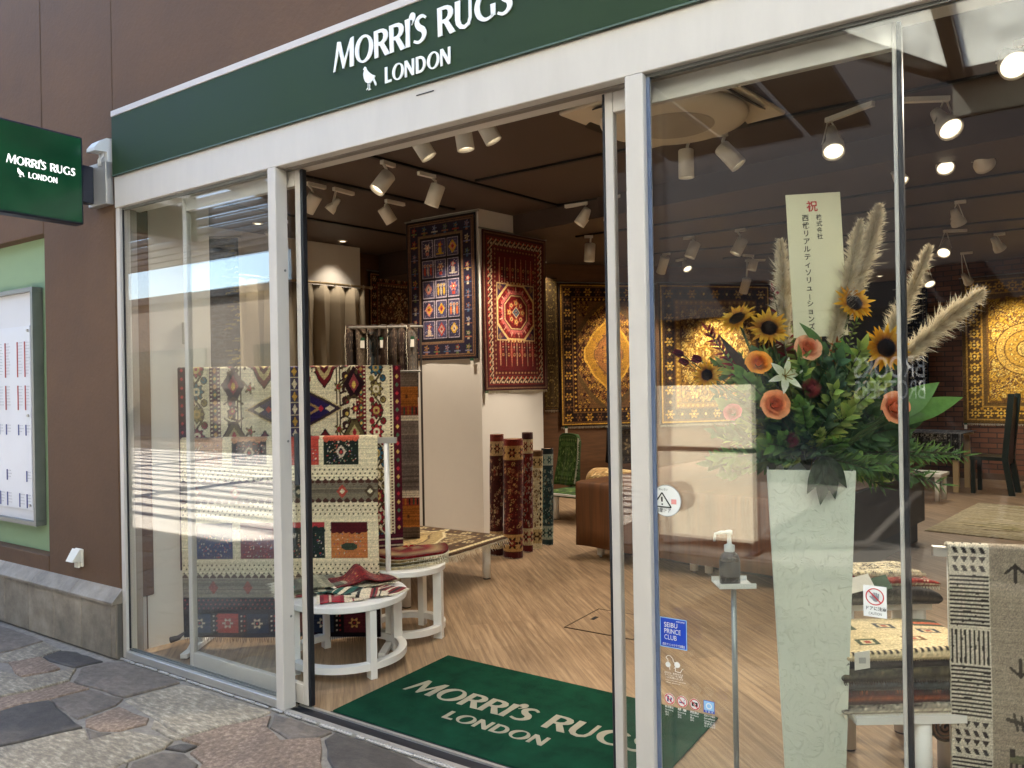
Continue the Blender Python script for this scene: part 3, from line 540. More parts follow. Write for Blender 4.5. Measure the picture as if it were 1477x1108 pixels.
struct(flat('plaza', [(-3.59, -8.95), (30, -8.95), (30, -3.95), (-3.59, -3.95)], .006, M('darkened plaza', s(84, 79, 74), .8, var=.25, scale=3)))  # ground colour darkened here as if shaded, against haze in the right pane
# ---------------------------------------------------------------- ceiling fittings
def track(p0, p1, label):
    p0 = Vector(p0); p1 = Vector(p1); d = (p1-p0).normalized(); q = Vector((-d.y, d.x, 0))
    t = thing('lighting_track', label, 'track', (p0+p1)/2, group='black lighting tracks on the ceiling')
    MB().obox((p0+p1)/2, (p1-p0)/2, q*.018, Vector((0, 0, .0085))).build('rail', m_track, t)
    for p in (p0, p1): MB().obox(p, d*.014, q*.02, Vector((0, 0, .0105))).build('end_cap', m_track, t)
ZT = 3.1605
for a, b, l in (((-4.02, 1.2, ZT), (-3.69, 3.92, ZT), 'black ceiling track running inwards before the column'), ((-4.80, 1.35, ZT), (-4.55, 3.42, ZT), 'black ceiling track running inwards left of the column'),
                ((-6.05, 1.9, ZT), (-5.75, 4.1, ZT), 'black ceiling track nearest the beige curtain'), ((-3.75, 2.73, ZT), (-.1, 2.66, ZT), 'black ceiling track crossing behind the air conditioner'),
                ((-3.66, 3.90, ZT), (.4, 3.93, ZT), 'black ceiling track crossing right beside the ceiling beam'), ((-4.3, 5.38, ZT), (1.0, 5.2, ZT), 'black ceiling track over the back bench'),
                ((-3.6, 6.13, ZT), (1.2, 6.02, ZT), 'black ceiling track over the pale floor rug'), ((-4.3, 7.05, ZT), (1.2, 7.66, ZT), 'black ceiling track crossing before the back rugs'), ((-3.5, 8.05, ZT), (1.0, 8.26, ZT), 'black ceiling track farthest back in the shop'),
                ((-5.5, 1.08, ZT), (-2.4, 1.17, ZT), 'black ceiling track just inside the doorway')): track(a, b, l)
m_lens = M('glowing lamp', (1, .9, .7), .4, emit=(1, .84, .58), es=.42, var=.01); m_lens2 = M('dim lamp', (1, .9, .7), .4, emit=(1, .84, .58), es=.12, var=.01)
WARM = (1, .86, .68)
def spot_light(name, p, d, w, size, parent):
    L = bpy.data.lights.new('spot_lamp', 'SPOT'); L.energy = w; L.color = WARM; L.spot_size = math.radians(size); L.spot_blend = .7; L.shadow_soft_size = .035
    o = bpy.data.objects.new('spot_lamp', L); COL.objects.link(o); q = Vector(d).to_track_quat('-Z', 'Y').to_matrix().to_4x4()
    o.parent = parent; o.matrix_basis = parent.matrix_world.inverted() @ (Matrix.Translation(p) @ q)
FIX = [
 ('can', (-2.99,1.07,3.15), (-3.11,1.07,3.15), (-2.99,1.07,2.97), (-2.92,1.12,2.83), .049, 'white can spotlight half hidden by the door header, leftmost of three', 45, 1),
 ('can', (-2.70,1.15,3.15), (-2.82,1.15,3.15), (-2.70,1.15,2.99), (-2.68,1.16,2.84), .05, 'white can spotlight shining straight down, middle of the three at the header', 45, 1),
 ('can', (-2.58,1.17,3.15), (-2.70,1.17,3.15), (-2.58,1.17,3.01), (-2.52,1.21,2.87), .049, 'tilted white can spotlight, rightmost of three at the door header', 45, 1),
 ('can', (-3.94,1.83,3.15), (-3.94,1.92,3.15), (-3.91,1.85,3.05), (-3.95,1.76,2.92), .058, 'white can spotlight tilted left over the hanging kilim', 150, 1),
 ('can', (-3.90,2.34,3.15), (-3.92,2.22,3.15), (-3.86,2.36,3.07), (-3.92,2.34,2.91), .058, 'white can spotlight just left of the hanging navy rug top', 60, 1),
 ('can', (-4.74,2.73,3.15), (-4.72,2.90,3.15), (-4.77,2.70,3.08), (-4.74,2.78,2.96), .056, 'white can spotlight tipped right between curtain and navy rug', 50, 0),
 ('can', (-4.83,1.91,3.15), (-4.82,2.05,3.15), (-4.78,1.94,3.05), (-4.88,1.93,2.93), .056, 'white can spotlight beside the open door gasket', 90, 1),
 ('par', (-4.79,2.16,3.15), (-4.79,2.34,3.15), (-4.77,2.18,3.06), (-4.84,2.13,2.96), .046, 'small white yoke spotlight above the curtain rod', 35, 0),
 ('par', (-6.10,2.6,3.15), (-6.12,2.75,3.15), (-6.10,2.6,3.07), (-6.16,2.57,2.98), .043, 'small white spotlight seen between post and door edge', 30, 0),
 ('can', (-5.15,5.9,3.15), (-5.14,5.75,3.15), (-5.20,5.88,3.02), (-5.12,5.9,2.91), .055, 'lit spotlight right behind the red hanging rug', 60, 1),
 ('can', (-3.39,3.91,3.15), (-3.58,3.90,3.15), (-3.37,3.93,3.08), (-3.45,3.88,2.95), .054, 'white can spotlight tilted left below the ceiling beam', 60, 0),
 ('can', (-3.09,3.88,3.15), (-3.03,3.86,3.15), (-3.10,3.88,3.11), (-3.13,3.85,2.93), .052, 'white can spotlight behind the right door stile', 60, 0),
 ('can', (-4.12,5.37,3.15), (-4.16,5.34,3.15), (-4.13,5.37,3.06), (-4.14,5.36,2.86), .06, 'white can spotlight pointing down over the green bench', 55, 0),
 ('can', (-1.93,2.68,3.15), (-1.86,2.68,3.15), (-1.95,2.67,3.07), (-1.95,2.67,2.88), .052, 'white can spotlight hanging straight down behind the air conditioner', 45, 0),
 ('can', (-1.69,2.70,3.15), (-1.78,2.67,3.15), (-1.71,2.68,3.05), (-1.60,2.70,2.91), .055, 'white can spotlight tilted right behind the air conditioner', 45, 0),
 ('can', (-3.23,6.15,3.15), (-3.31,6.14,3.15), (-3.20,6.17,3.08), (-3.26,6.13,2.91), .062, 'white can spotlight over the red flower sprig, left of two', 60, 0),
 ('can', (-2.69,6.08,3.15), (-2.62,6.08,3.15), (-2.64,6.11,3.04), (-2.71,6.06,2.88), .062, 'white can spotlight left of the paper plaque, right of two', 60, 0),
 ('par', (-3.90,7.6,3.15), (-4.01,7.65,3.15), (-3.90,7.6,3.10), (-3.83,7.55,2.99), .062, 'lit round spotlight among the back cans left of the plaque', 55, 1),
 ('can', (-3.09,7.94,3.15), (-3.15,7.82,3.15), (-3.07,7.96,3.08), (-3.10,7.94,2.95), .058, 'small white spotlight beside the tallest left plume tip', 90, 0),
 ('can', (-3.27,8.30,3.15), (-3.07,8.40,3.15), (-3.27,8.30,2.89), (-3.35,8.37,2.71), .06, 'small white spotlight over the back wall gold rug', 105, 0),
 ('can', (-3.96,7.07,3.15), (-3.90,7.06,3.15), (-3.95,7.08,3.11), (-4.05,7.16,2.92), .06, 'white can spotlight right beside the centre post', 95, 0),
 ('par', (-1.06,2.83,3.15), (-.80,2.69,3.15), (-1.05,2.84,3.08), (-1.01,2.69,2.89), .066, 'glowing round spotlight above the paper plaque', 120, 1),
 ('par', (-.42,2.86,3.15), (-.65,2.72,3.15), (-.47,2.83,3.06), (-.38,2.71,2.91), .07, 'large glowing spotlight right of the door edge on a long adaptor', 100, 1),
 ('par', (-.52,3.94,3.15), (-.69,3.89,3.15), (-.53,3.93,3.08), (-.50,3.81,2.95), .06, 'glowing spotlight below the largest glowing one', 45, 1),
 ('par', (-.87,3.88,3.15), (-.96,3.88,3.15), (-.87,3.88,3.06), (-.77,3.81,2.90), .048, 'glowing spotlight crossing behind the door edge', 45, 1),
 ('par', (-.29,3.82,3.15), (-.33,3.85,3.15), (-.32,3.81,3.04), (-.27,3.95,2.96), .068, 'unlit grey yoke spotlight turned away to the back, upper right', 60, 0),
 ('par', (-.59,6.05,3.15), (-.54,6.05,3.15), (-.62,6.03,3.07), (-.58,6.11,2.94), .068, 'unlit yoke spotlight turned back, above the right plume', 70, 0),
 ('par', (-.82,7.64,3.15), (-.64,7.73,3.15), (-.81,7.64,3.02), (-.83,7.48,2.87), .07, 'glowing spotlight right of the upper right plume tip', 60, 1),
 ('par', (-1.23,9.54,3.15), (-1.03,9.59,3.15), (-1.23,9.54,2.89), (-1.16,9.44,2.74), .07, 'glowing spotlight near the brick wall edge', 70, 1),
 ('par', (-.04,2.21,3.15), (.04,2.20,3.15), (-.10,2.18,3.09), (-.06,2.02,2.97), .069, 'brightest glowing spotlight at the upper right edge of the view', 110, 1),
 ('par', (-.36,8.27,3.15), (-.29,8.27,3.15), (-.39,8.25,3.10), (-.32,8.35,2.97), .068, 'unlit spotlight aimed at the large gold rug, right one', 90, 0),
 ('par', (-.79,9.60,3.15), (-.69,9.60,3.15), (-.79,9.60,2.86), (-.72,9.70,2.75), .062, 'unlit spotlight aimed at the large gold rug, left one', 90, 0)]
POWER = .365
def fixture(kind, mnt, ad, rear, front, r, label, watt, on):
    mnt = Vector(mnt); ad = Vector(ad); rear = Vector(rear); front = Vector(front); d = (front-rear).normalized()
    t = thing('spotlight', label, 'spotlight', mnt, group='track spotlights on the shop ceiling')
    q = (ad-mnt); ql = q.length; q = q.normalized(); sd = Vector((-q.y, q.x, 0)); mid = (mnt+ad)/2
    MB().obox(mid+Vector((0, 0, -.012)), q*(ql/2+.022), sd*.017, Vector((0, 0, .0145))).build('track_adaptor', m_fit, t)
    body = MB(); front = rear + d*max((front-rear).length, r*2.2); L_ = (front-rear).length
    if kind == 'can':
        body.add(*_tube([(0, 0), (r*.90, 0), (r, r*.12), (r, L_), (r*.90, L_), (r*.86, L_-.02)], rear, d))
        cb_ = body.build('can', m_fit, t, smooth=True); MB().cyl(rear+d*(L_-.026), rear+d*(L_-.024), r*.86).build('lens', m_lens if on else m_lens2, cb_)
        MB().tube([mnt+Vector((0, 0, -.026)), (mnt+rear)/2+Vector((0, 0, -.01)), rear+d*L_*.25], .011, 8).build('arm', m_fit, t, smooth=True)
    else:
        body.add(*_tube([(0, 0), (r*.42, 0), (r*.55, L_*.25), (r*.62, L_*.5), (r*.97, L_*.78), (r, L_), (r*.9, L_), (r*.86, L_-.012)], rear, d))
        cb_ = body.build('lamp_head', m_fit, t, smooth=True); MB().cyl(rear+d*(L_-.016), rear+d*(L_-.014), r*.86).build('lens', m_lens if on else m_lens2, cb_)
        y = MB(); piv = rear+d*L_*.62; sdd = d.cross(Vector((0, 0, 1))); sdd = sdd.normalized() if sdd.length > .1 else Vector((1, 0, 0)); top = mnt+Vector((0, 0, -.03))
        for k in (-1, 1): y.tube([top+sdd*k*.012, piv+sdd*k*r*.92], .0055, 6)
        y.build('yoke', m_fit, t)
    if watt: spot_light('spot_lamp', front+d*.012, d, watt*POWER, 78 if kind == 'can' else 70, t)  # a lamp is added to every head, also where the lens is dim
def _tube(prof, p, d, n=22):
    a = d.orthogonal().normalized(); b = d.cross(a)
    v = [p+d*z+(a*math.cos(2*math.pi*j/n)+b*math.sin(2*math.pi*j/n))*max(rr, .0005) for rr, z in prof for j in range(n)]
    return v, [(i*n+j, i*n+(j+1) % n, (i+1)*n+(j+1) % n, (i+1)*n+j) for i in range(len(prof)-1) for j in range(n)]
for F_ in FIX: fixture(*F_)
for p, l, w in (((-6.55, 3.93), 'small lit ceiling downlight above the beige curtain', 15), ((-6.62, 5.25), 'small lit ceiling downlight above the dim rug behind the curtain', 18), ((-5.6, 6.75), 'small lit ceiling downlight beside the red hanging rug', 20), ((-6.5, 2.72), 'small lit ceiling downlight over the dark straw hanging', 30), ((-2.1, 11.6), 'small lit ceiling downlight in the far passage', 10)):
    t = thing('downlight', l, 'downlight', (p[0], p[1], 3.165), group='recessed ceiling downlights')
    MB().lathe([(.028, -.004), (.05, -.004), (.054, 0), (.054, .003)], (p[0], p[1], 3.166)).build('trim_ring', m_fit, t); MB().lathe([(.001, -.006), (.03, -.006), (.03, -.0045)], (p[0], p[1], 3.166)).build('lens', m_lens, t)
    spot_light('spot_lamp', Vector((p[0], p[1], 3.15)), (0, 0, -1), w*POWER, 95, t)
ac = thing('air_conditioner', 'square white ceiling air conditioner just inside the right pane', 'air conditioner', (-1.83, 2.15, 3.1), RZ)
_I = dict(world=False)
m_ac = M('ivory plastic', s(214, 204, 186), .5, var=.03)
MB().box((-.5, -.5, .038), (.5, .5, .066), .008).build('panel', m_ac, ac, **_I)
MB().lathe([(.30, -.03), (.40, -.028), (.44, -.012), (.45, .012), (.43, .037)], n=40).build('body', m_ac, ac, smooth=True, **_I)
MB().lathe([(.20, -.034), (.24, -.034), (.25, -.031)], n=40).build('grille', M('ac grille', s(170, 160, 146), .6), ac, **_I)
for k in range(4):
    a = k*math.pi/2; c, s_ = math.cos(a), math.sin(a)
    MB().obox((c*.455, s_*.455, .030), (c*.022, s_*.022, -.012), (-s_*.26, c*.26, 0), (0, 0, .004)).build('louvre', M('dark louvre', s(60, 54, 48), .5), ac, **_I)
# ---------------------------------------------------------------- woven patterns (numpy) carried as vertex colours on fine rug meshes
class Cv:
    def __init__(self, w, h, bg): self.w, self.h = w, h; self.a = np.empty((h, w, 3)); self.a[:] = hx(bg)
    def win(self, x0, y0, x1, y1):
        x0 = max(0, int(math.floor(x0))); y0 = max(0, int(math.floor(y0))); x1 = min(self.w, int(math.ceil(x1))+1); y1 = min(self.h, int(math.ceil(y1))+1)
        if x1 <= x0 or y1 <= y0: return None
        Y, X = np.mgrid[y0:y1, x0:x1]; return X+.5, Y+.5, self.a[y0:y1, x0:x1]
    def put(self, x0, y0, x1, y1, fn, c):
        w = self.win(x0, y0, x1, y1)
        if w is not None: w[2][fn(w[0], w[1])] = hx(c)
    def rect(self, x0, y0, x1, y1, c): self.put(x0, y0, x1, y1, lambda X, Y: (X >= x0) & (X <= x1) & (Y >= y0) & (Y <= y1), c)
    def fr(self, m, wd, c):
        self.rect(m, m, self.w-m, m+wd, c); self.rect(m, self.h-m-wd, self.w-m, self.h-m, c); self.rect(m, m, m+wd, self.h-m, c); self.rect(self.w-m-wd, m, self.w-m, self.h-m, c)
    def ell(self, cx, cy, rx, ry, c): self.put(cx-rx, cy-ry, cx+rx, cy+ry, lambda X, Y: ((X-cx)/rx)**2+((Y-cy)/ry)**2 <= 1, c)
    def dia(self, cx, cy, rx, ry, c): self.put(cx-rx, cy-ry, cx+rx, cy+ry, lambda X, Y: abs(X-cx)/rx+abs(Y-cy)/ry <= 1, c)
    def oct(self, cx, cy, rx, ry, c): self.put(cx-rx, cy-ry, cx+rx, cy+ry, lambda X, Y: (abs(X-cx) <= rx) & (abs(Y-cy) <= ry) & (abs(X-cx)/rx+abs(Y-cy)/ry <= 1.45), c)
    def ros(self, cx, cy, r, c, c2=None, c3=None, n=8, k=.3, ph=0):
        self.put(cx-r, cy-r, cx+r, cy+r, lambda X, Y: np.hypot(X-cx, Y-cy) <= r*(1-k/2+k/2*np.cos(n*np.arctan2(Y-cy, X-cx)+ph)), c)
        if c2: self.ell(cx, cy, r*.5, r*.5, c2)
        if c3: self.ell(cx, cy, r*.22, r*.22, c3)
    def line(self, x0, y0, x1, y1, w, c):
        d2 = (x1-x0)**2+(y1-y0)**2+1e-9
        def fn(X, Y):
            t = np.clip(((X-x0)*(x1-x0)+(Y-y0)*(y1-y0))/d2, 0, 1); return np.hypot(X-x0-t*(x1-x0), Y-y0-t*(y1-y0)) <= w/2
        self.put(min(x0, x1)-w, min(y0, y1)-w, max(x0, x1)+w, max(y0, y1)+w, fn, c)
    def path(self, pts, w, c):
        for p, q in zip(pts[:-1], pts[1:]): self.line(*p, *q, w, c)
    def poly(self, pts, c):
        xs = [p[0] for p in pts]; ys = [p[1] for p in pts]
        def fn(X, Y):
            m = np.zeros(X.shape, bool)
            for (ax, ay), (bx, by) in zip(pts, pts[1:]+pts[:1]):
                if ay != by: m ^= ((ay > Y) != (by > Y)) & (X < (bx-ax)*(Y-ay)/(by-ay)+ax)
            return m
        self.put(min(xs), min(ys), max(xs), max(ys), fn, c)
    def palm(self, cx, cy, r, c, c2, c3, dy=1):             # palmette: ogee petal with an inner flame
        self.poly([(cx, cy-r*1.25*dy), (cx+r*.5, cy-r*.6*dy), (cx+r*.9, cy-r*.1*dy), (cx+r*.55, cy+r*.4*dy), (cx+r*.25, cy+r*.9*dy), (cx-r*.25, cy+r*.9*dy), (cx-r*.55, cy+r*.4*dy), (cx-r*.9, cy-r*.1*dy), (cx-r*.5, cy-r*.6*dy)], c)
        self.poly([(cx, cy-r*.85*dy), (cx+r*.5, cy-r*.05*dy), (cx, cy+r*.6*dy), (cx-r*.5, cy-r*.05*dy)], c2); self.dia(cx, cy, r*.22, r*.35, c3)
    def mx(self): k = self.w//2; self.a[:, self.w-k:] = self.a[:, :k][:, ::-1]
    def my(self): k = self.h//2; self.a[self.h-k:] = self.a[:k][::-1]
    def bands(self, m, wd, bg, fn, step, line=None):        # a border band filled with motifs
        self.fr(m, wd, bg)
        if line: self.fr(m, max(1, wd*.12), line); self.fr(m+wd-max(1, wd*.12), max(1, wd*.12), line)
        c = m+wd/2; n = max(2, int((self.w-2*c)/step)); k = 0
        for i in range(n+1):
            x = c+(self.w-2*c)*i/n; fn(self, x, c, wd, k); fn(self, x, self.h-c, wd, k+1); k += 1
        n = max(2, int((self.h-2*c)/step))
        for i in range(1, n):
            y = c+(self.h-2*c)*i/n; fn(self, c, y, wd, k); fn(self, self.w-c, y, wd, k+1); k += 1
    def grain(self, amt=.05, row=.03):
        self.a *= 1+RNG.normal(0, amt, (self.h, self.w, 1)); self.a *= 1+RNG.normal(0, row, (self.h, 1, 1)); self.a = np.clip(self.a, 0, 1); return self
def flor(cols, k=.36): return lambda cv, x, y, w, i: cv.ros(x, y, w*k, cols[i % len(cols)], cols[(i+1) % len(cols)], cols[(i+2) % len(cols)], 6, .5)
def hook(c1, c2): return lambda cv, x, y, w, i: (cv.line(x-w*.28, y+w*.22, x+w*.28, y-w*.22, w*.2, c1), cv.ell(x-w*.2, y-w*.2, w*.13, w*.13, c2), cv.ell(x+w*.2, y+w*.2, w*.13, w*.13, c1))
def allover(cv, m, cols, n, rmin, rmax, seed, vine=None):   # scattered blossoms and tendrils, mirrored four ways
    r = random.Random(seed); w, h = cv.w/2, cv.h/2
    if vine:
        for k in range(n//6):
            x, y, a = r.uniform(m, w), r.uniform(m, h), r.uniform(0, 6.3); pts = []
            for j in range(16): pts.append((x, y)); a += .38*(1 if k % 2 else -1); x = max(m+1, x+math.cos(a)*rmax*1.1); y = max(m+1, y+math.sin(a)*rmax*1.1)
            cv.path(pts, max(1, rmin*.35), vine)
    for k in range(n):
        x, y = r.uniform(m+rmax, w), r.uniform(m+rmax, h); q = r.uniform(rmin, rmax); c = r.sample(cols, 3)
        (cv.ros(x, y, q, c[0], c[1], c[2], r.choice((5, 6, 8)), .5) if k % 3 else cv.palm(x, y, q, c[0], c[1], c[2], r.choice((-1, 1))))

def rug_garden():                                           # navy rug of fifteen picture panels
    c = Cv(140, 222, '14121c'); c.fr(4, 2, '6a4a34'); r = random.Random(3); P = ['9c7a34', '8a3028', 'a89a86', '3c5670', '84543c', '5a663e', '6a6a84']
    def mot(cv, x, y, w, i):
        cc = r.sample(P, 3); cv.ros(x, y-2, w*.24, cc[0], cc[1], cc[2], 5, .6); cv.rect(x-w*.12, y+w*.12, x+w*.12, y+w*.38, cc[1]); cv.line(x-w*.3, y+w*.2, x+w*.3, y+w*.2, 1.4, cc[2])
    c.bands(7, 20, '241e30', mot, 19, '6e5240'); c.fr(27, 1.6, '7a6048')
    for j in range(5):
        for i in range(3):
            x0 = 33+i*25.4; y0 = 33+j*31.8; x1, y1 = x0+22.6, y0+28
            c.rect(x0, y0, x1, y1, 'a094a0'); c.rect(x0+1.2, y0+1.2, x1-1.2, y1-1.2, '3a3040'); c.rect(x0+2.2, y0+2.2, x1-2.2, y1-2.2, '46425e' if (i+j) % 3 else '353048')
            for k in range(38): c.rect(*(lambda a, b: (a, b, a+.9, b+.9))(r.uniform(x0+3, x1-3), r.uniform(y0+3, y1-3)), r.choice(['9a94b0', '8a7a9a', 'b8b0c0', '2a2434']))
            cx, cy = (x0+x1)/2, (y0+y1)/2; a, b = r.sample(['b8602e', 'b8902a', 'c0a890', 'a43c30', 'b87464', 'a89a8c'], 2); t = (i*2+j*3) % 5
            if t == 0: c.ros(cx, cy-2, 7, a, b, 'e8d8a8', 6, .5); c.rect(cx-3, cy+5, cx+3, cy+10, b)
            elif t == 1: c.palm(cx, cy, 8, a, b, '3a3040')
            elif t == 2: c.ell(cx, cy+4, 3.5, 6, a); c.ros(cx, cy-5, 5, b, a, None, 5, .5); c.line(cx-7, cy+9, cx+7, cy+9, 1.6, a)
            elif t == 3:
                for q in (-6, 0, 6): c.ell(cx+q, cy+3, 2.2, 7, a if q else b); c.ros(cx+q, cy-6, 3, b, a)
            else: c.dia(cx, cy, 8, 11, a); c.dia(cx, cy, 5, 7, b); c.ros(cx, cy, 3, '8a2a26')
    return c.grain(.10).a
def rug_medallion_red():                                    # dark red rug with a cream octagon
    c = Cv(150, 246, '3e0d0e'); c.fr(3, 1.5, '7a5a40')
    c.bands(9, 15, '33100f', lambda cv, x, y, w, i: (cv.line(x-4, y+4, x+4, y-4, 2.6, 'b89a78'), cv.ell(x-3, y-3, 2, 2, 'a8432c'), cv.ell(x+3, y+3, 2, 2, 'c8b090')), 10, '6e1a16')
    c.bands(25, 5, '56120f', lambda cv, x, y, w, i: cv.dia(x, y, 2, 2, 'a07850'), 7); c.rect(31, 31, 119, 215, '5c0f10')
    for yy, sg in ((36, 1), (210, -1)):
        for k in range(7):
            x = 38+k*12.3; c.poly([(x, yy), (x+3.4, yy+sg*28), (x, yy+sg*40), (x-3.4, yy+sg*28)], ('9c3a2c', '2c1420')[k % 2]); c.line(x, yy+sg*3, x, yy+sg*42, 1.2, 'c08a68'); c.ros(x+6, yy+sg*20, 3, 'b88a58', '4a1416')
            for q in range(5): c.dia(x+6, yy+sg*(28+q*4), 1.6, 1.6, ('b4504a', 'c0a080')[q % 2])
    c.rect(31, 78, 119, 168, 'c8a472'); c.rect(33, 80, 117, 166, '3a2440')
    for sx in (-1, 1):
        for sy in (-1, 1):
            for k in range(3): c.dia(75+sx*(36-k*5), 123+sy*(38-k*3), 5, 5, ('8a6a4a', '6a2a34', 'b0805a')[k])
    for q, (dx, dy) in enumerate(((0, 1), (0, -1))):
        c.rect(56, 123+dy*44-3, 94, 123+dy*44+3, 'd6b27a'); [c.ell(61+k*7, 123+dy*44, 2.4, 4, ('7a2420', 'b86a34')[k % 2]) for k in range(5)]
    for r_, cc in ((43, 'dcb678'), (39.5, '7e1a1c'), (33, 'c86a62'), (27.5, '3a0f16'), (26, 'd9b27c'), (24, '6e1416')): c.oct(75, 123, r_, r_*1.03, cc)
    for k in range(40):
        a = k*math.pi/20; c.line(75+32*math.cos(a), 123+33*math.sin(a), 75+38*math.cos(a), 123+39*math.sin(a), 1.6, ('e0b090', '4c1018', 'b84a3c')[k % 3])
    for k in range(8):
        a = k*math.pi/4; c.ros(75+15*math.cos(a), 123+15*math.sin(a), 6.4, ('c8703a', 'b03c34')[k % 2], 'd8b070', '5a1416', 5, .4)
    c.dia(75, 123, 9, 9, 'd8b888'); c.dia(75, 123, 7, 7, '4c5c74'); c.ros(75, 123, 3.4, 'b8a890', '6a2a30')
    return c.grain(.10).a
def rug_gold(seed, w, h, field, vine, cols, med=None, border='2c1a10', corner=None, lattice=None):
    c = Cv(w, h, border); c.fr(3, 1.5, cols[0]); b = w*.105
    def bm(cv, x, y, ww, i): cv.ros(x, y, ww*.38, cols[i % 2], border, cols[2], 6, .5); cv.ell(x, y, ww*.1, ww*.1, cols[2])
    c.bands(w*.035, b, border, bm, b*.95, cols[1]); c.bands(w*.035+b, b*.34, field, lambda cv, x, y, ww, i: cv.dia(x, y, ww*.35, ww*.35, cols[0]), b*.4); m = w*.035+b*1.36
    c.rect(m, m, w-m, h-m, field)
    allover(c, m, cols, int(w*h/170), 1.6, w*.022, seed, vine)
    if lattice:
        for k in range(-20, 40):
            c.line(m+k*13, m, m+k*13+h, m+h*1.6, 1, lattice); c.line(m+k*13, m, m+k*13-h, m+h*1.6, 1, lattice)
        c.fr(0, m-.5, border); c.fr(3, 1.5, cols[0]); c.bands(w*.035, b, border, bm, b*.95, cols[1]); c.bands(w*.035+b, b*.34, field, lambda cv, x, y, ww, i: cv.dia(x, y, ww*.35, ww*.35, cols[0]), b*.4)
    if corner:
        for k in (1, .8): c.poly([(m, m), (m+w*.30*k, m), (m+w*.17*k, m+w*.12*k), (m+w*.10*k, m+w*.2*k), (m, m+w*.36*k)], corner if k == 1 else cols[1])
        r = random.Random(seed); [c.ros(m+r.uniform(2, w*.14), m+r.uniform(2, w*.14), 2.2, r.choice(cols), border) for _ in range(26)]
    if med:
        cx, cy = w/2, h/2
        for k, cc in ((1, cols[0]), (.93, med), (.62, cols[1]), (.56, cols[2])):
            R = w*.25*k; c.poly([(cx, cy-R*1.65), (cx+R*.14, cy-R*1.3), (cx+R*.62, cy-R*.86), (cx+R, cy-R*.2), (cx+R, cy+R*.2), (cx+R*.62, cy+R*.86), (cx+R*.14, cy+R*1.3), (cx, cy+R*1.65), (cx-R*.14, cy+R*1.3), (cx-R*.62, cy+R*.86), (cx-R, cy+R*.2), (cx-R, cy-R*.2), (cx-R*.62, cy-R*.86), (cx-R*.14, cy-R*1.3)], cc)
        r = random.Random(seed+1)
        for _ in range(70):
            a, q = r.uniform(0, 6.28), r.uniform(0, w*.2); c.ros(cx+q*math.cos(a), cy+q*1.1*math.sin(a), r.uniform(1.4, 2.8), r.choice([border, cols[0], cols[1]]), cols[2], None, 6, .5)
        for sg in (-1, 1): c.dia(cx, cy+sg*w*.47, 4.5, 6, cols[0]); c.dia(cx, cy+sg*w*.47, 2.5, 3.5, border); c.line(cx, cy+sg*w*.41, cx, cy+sg*w*.46, 1.5, cols[0])
    c.mx(); c.my(); return c.grain(.12).a
def rug_round_gold(w=150, h=205):
    c = Cv(w, h, '5a4422'); cols = ['caa040', 'a87c2c', '6a4a26', 'd8bc68']
    c.bands(5, 20, '4e3a20', lambda cv, x, y, ww, i: (cv.ros(x, y, 7, cols[0], '4a3420', cols[3], 8, .4), cv.ros(x+8, y+6, 2.4, cols[1])), 15, 'a8823a'); c.rect(30, 30, w-30, h-30, 'b48c30')
    allover(c, 30, ['5a3a2a', 'd8bc68', '7a5a2c', '8a6a34', 'caa040'], 190, 1.6, 4.2, 5, '6a4a24'); c.mx(); c.my()
    cx, cy = w/2, h/2
    for r_, cc in ((36, '5c4024'), (34.5, 'c09a4a'), (26, '6a4c28'), (24.5, 'b8903e'), (12, '5a3e22'), (10.5, 'd0b060')): c.ell(cx, cy, r_, r_, cc)
    for n, R, q in ((22, 30, 2.6), (16, 18.5, 2.8), (8, 7, 2.2)):
        for k in range(n): a = 2*math.pi*k/n; c.ros(cx+R*math.cos(a), cy+R*math.sin(a), q, '5a3a24', 'd8bc68', None, 5, .5)
    return c.grain(.12).a
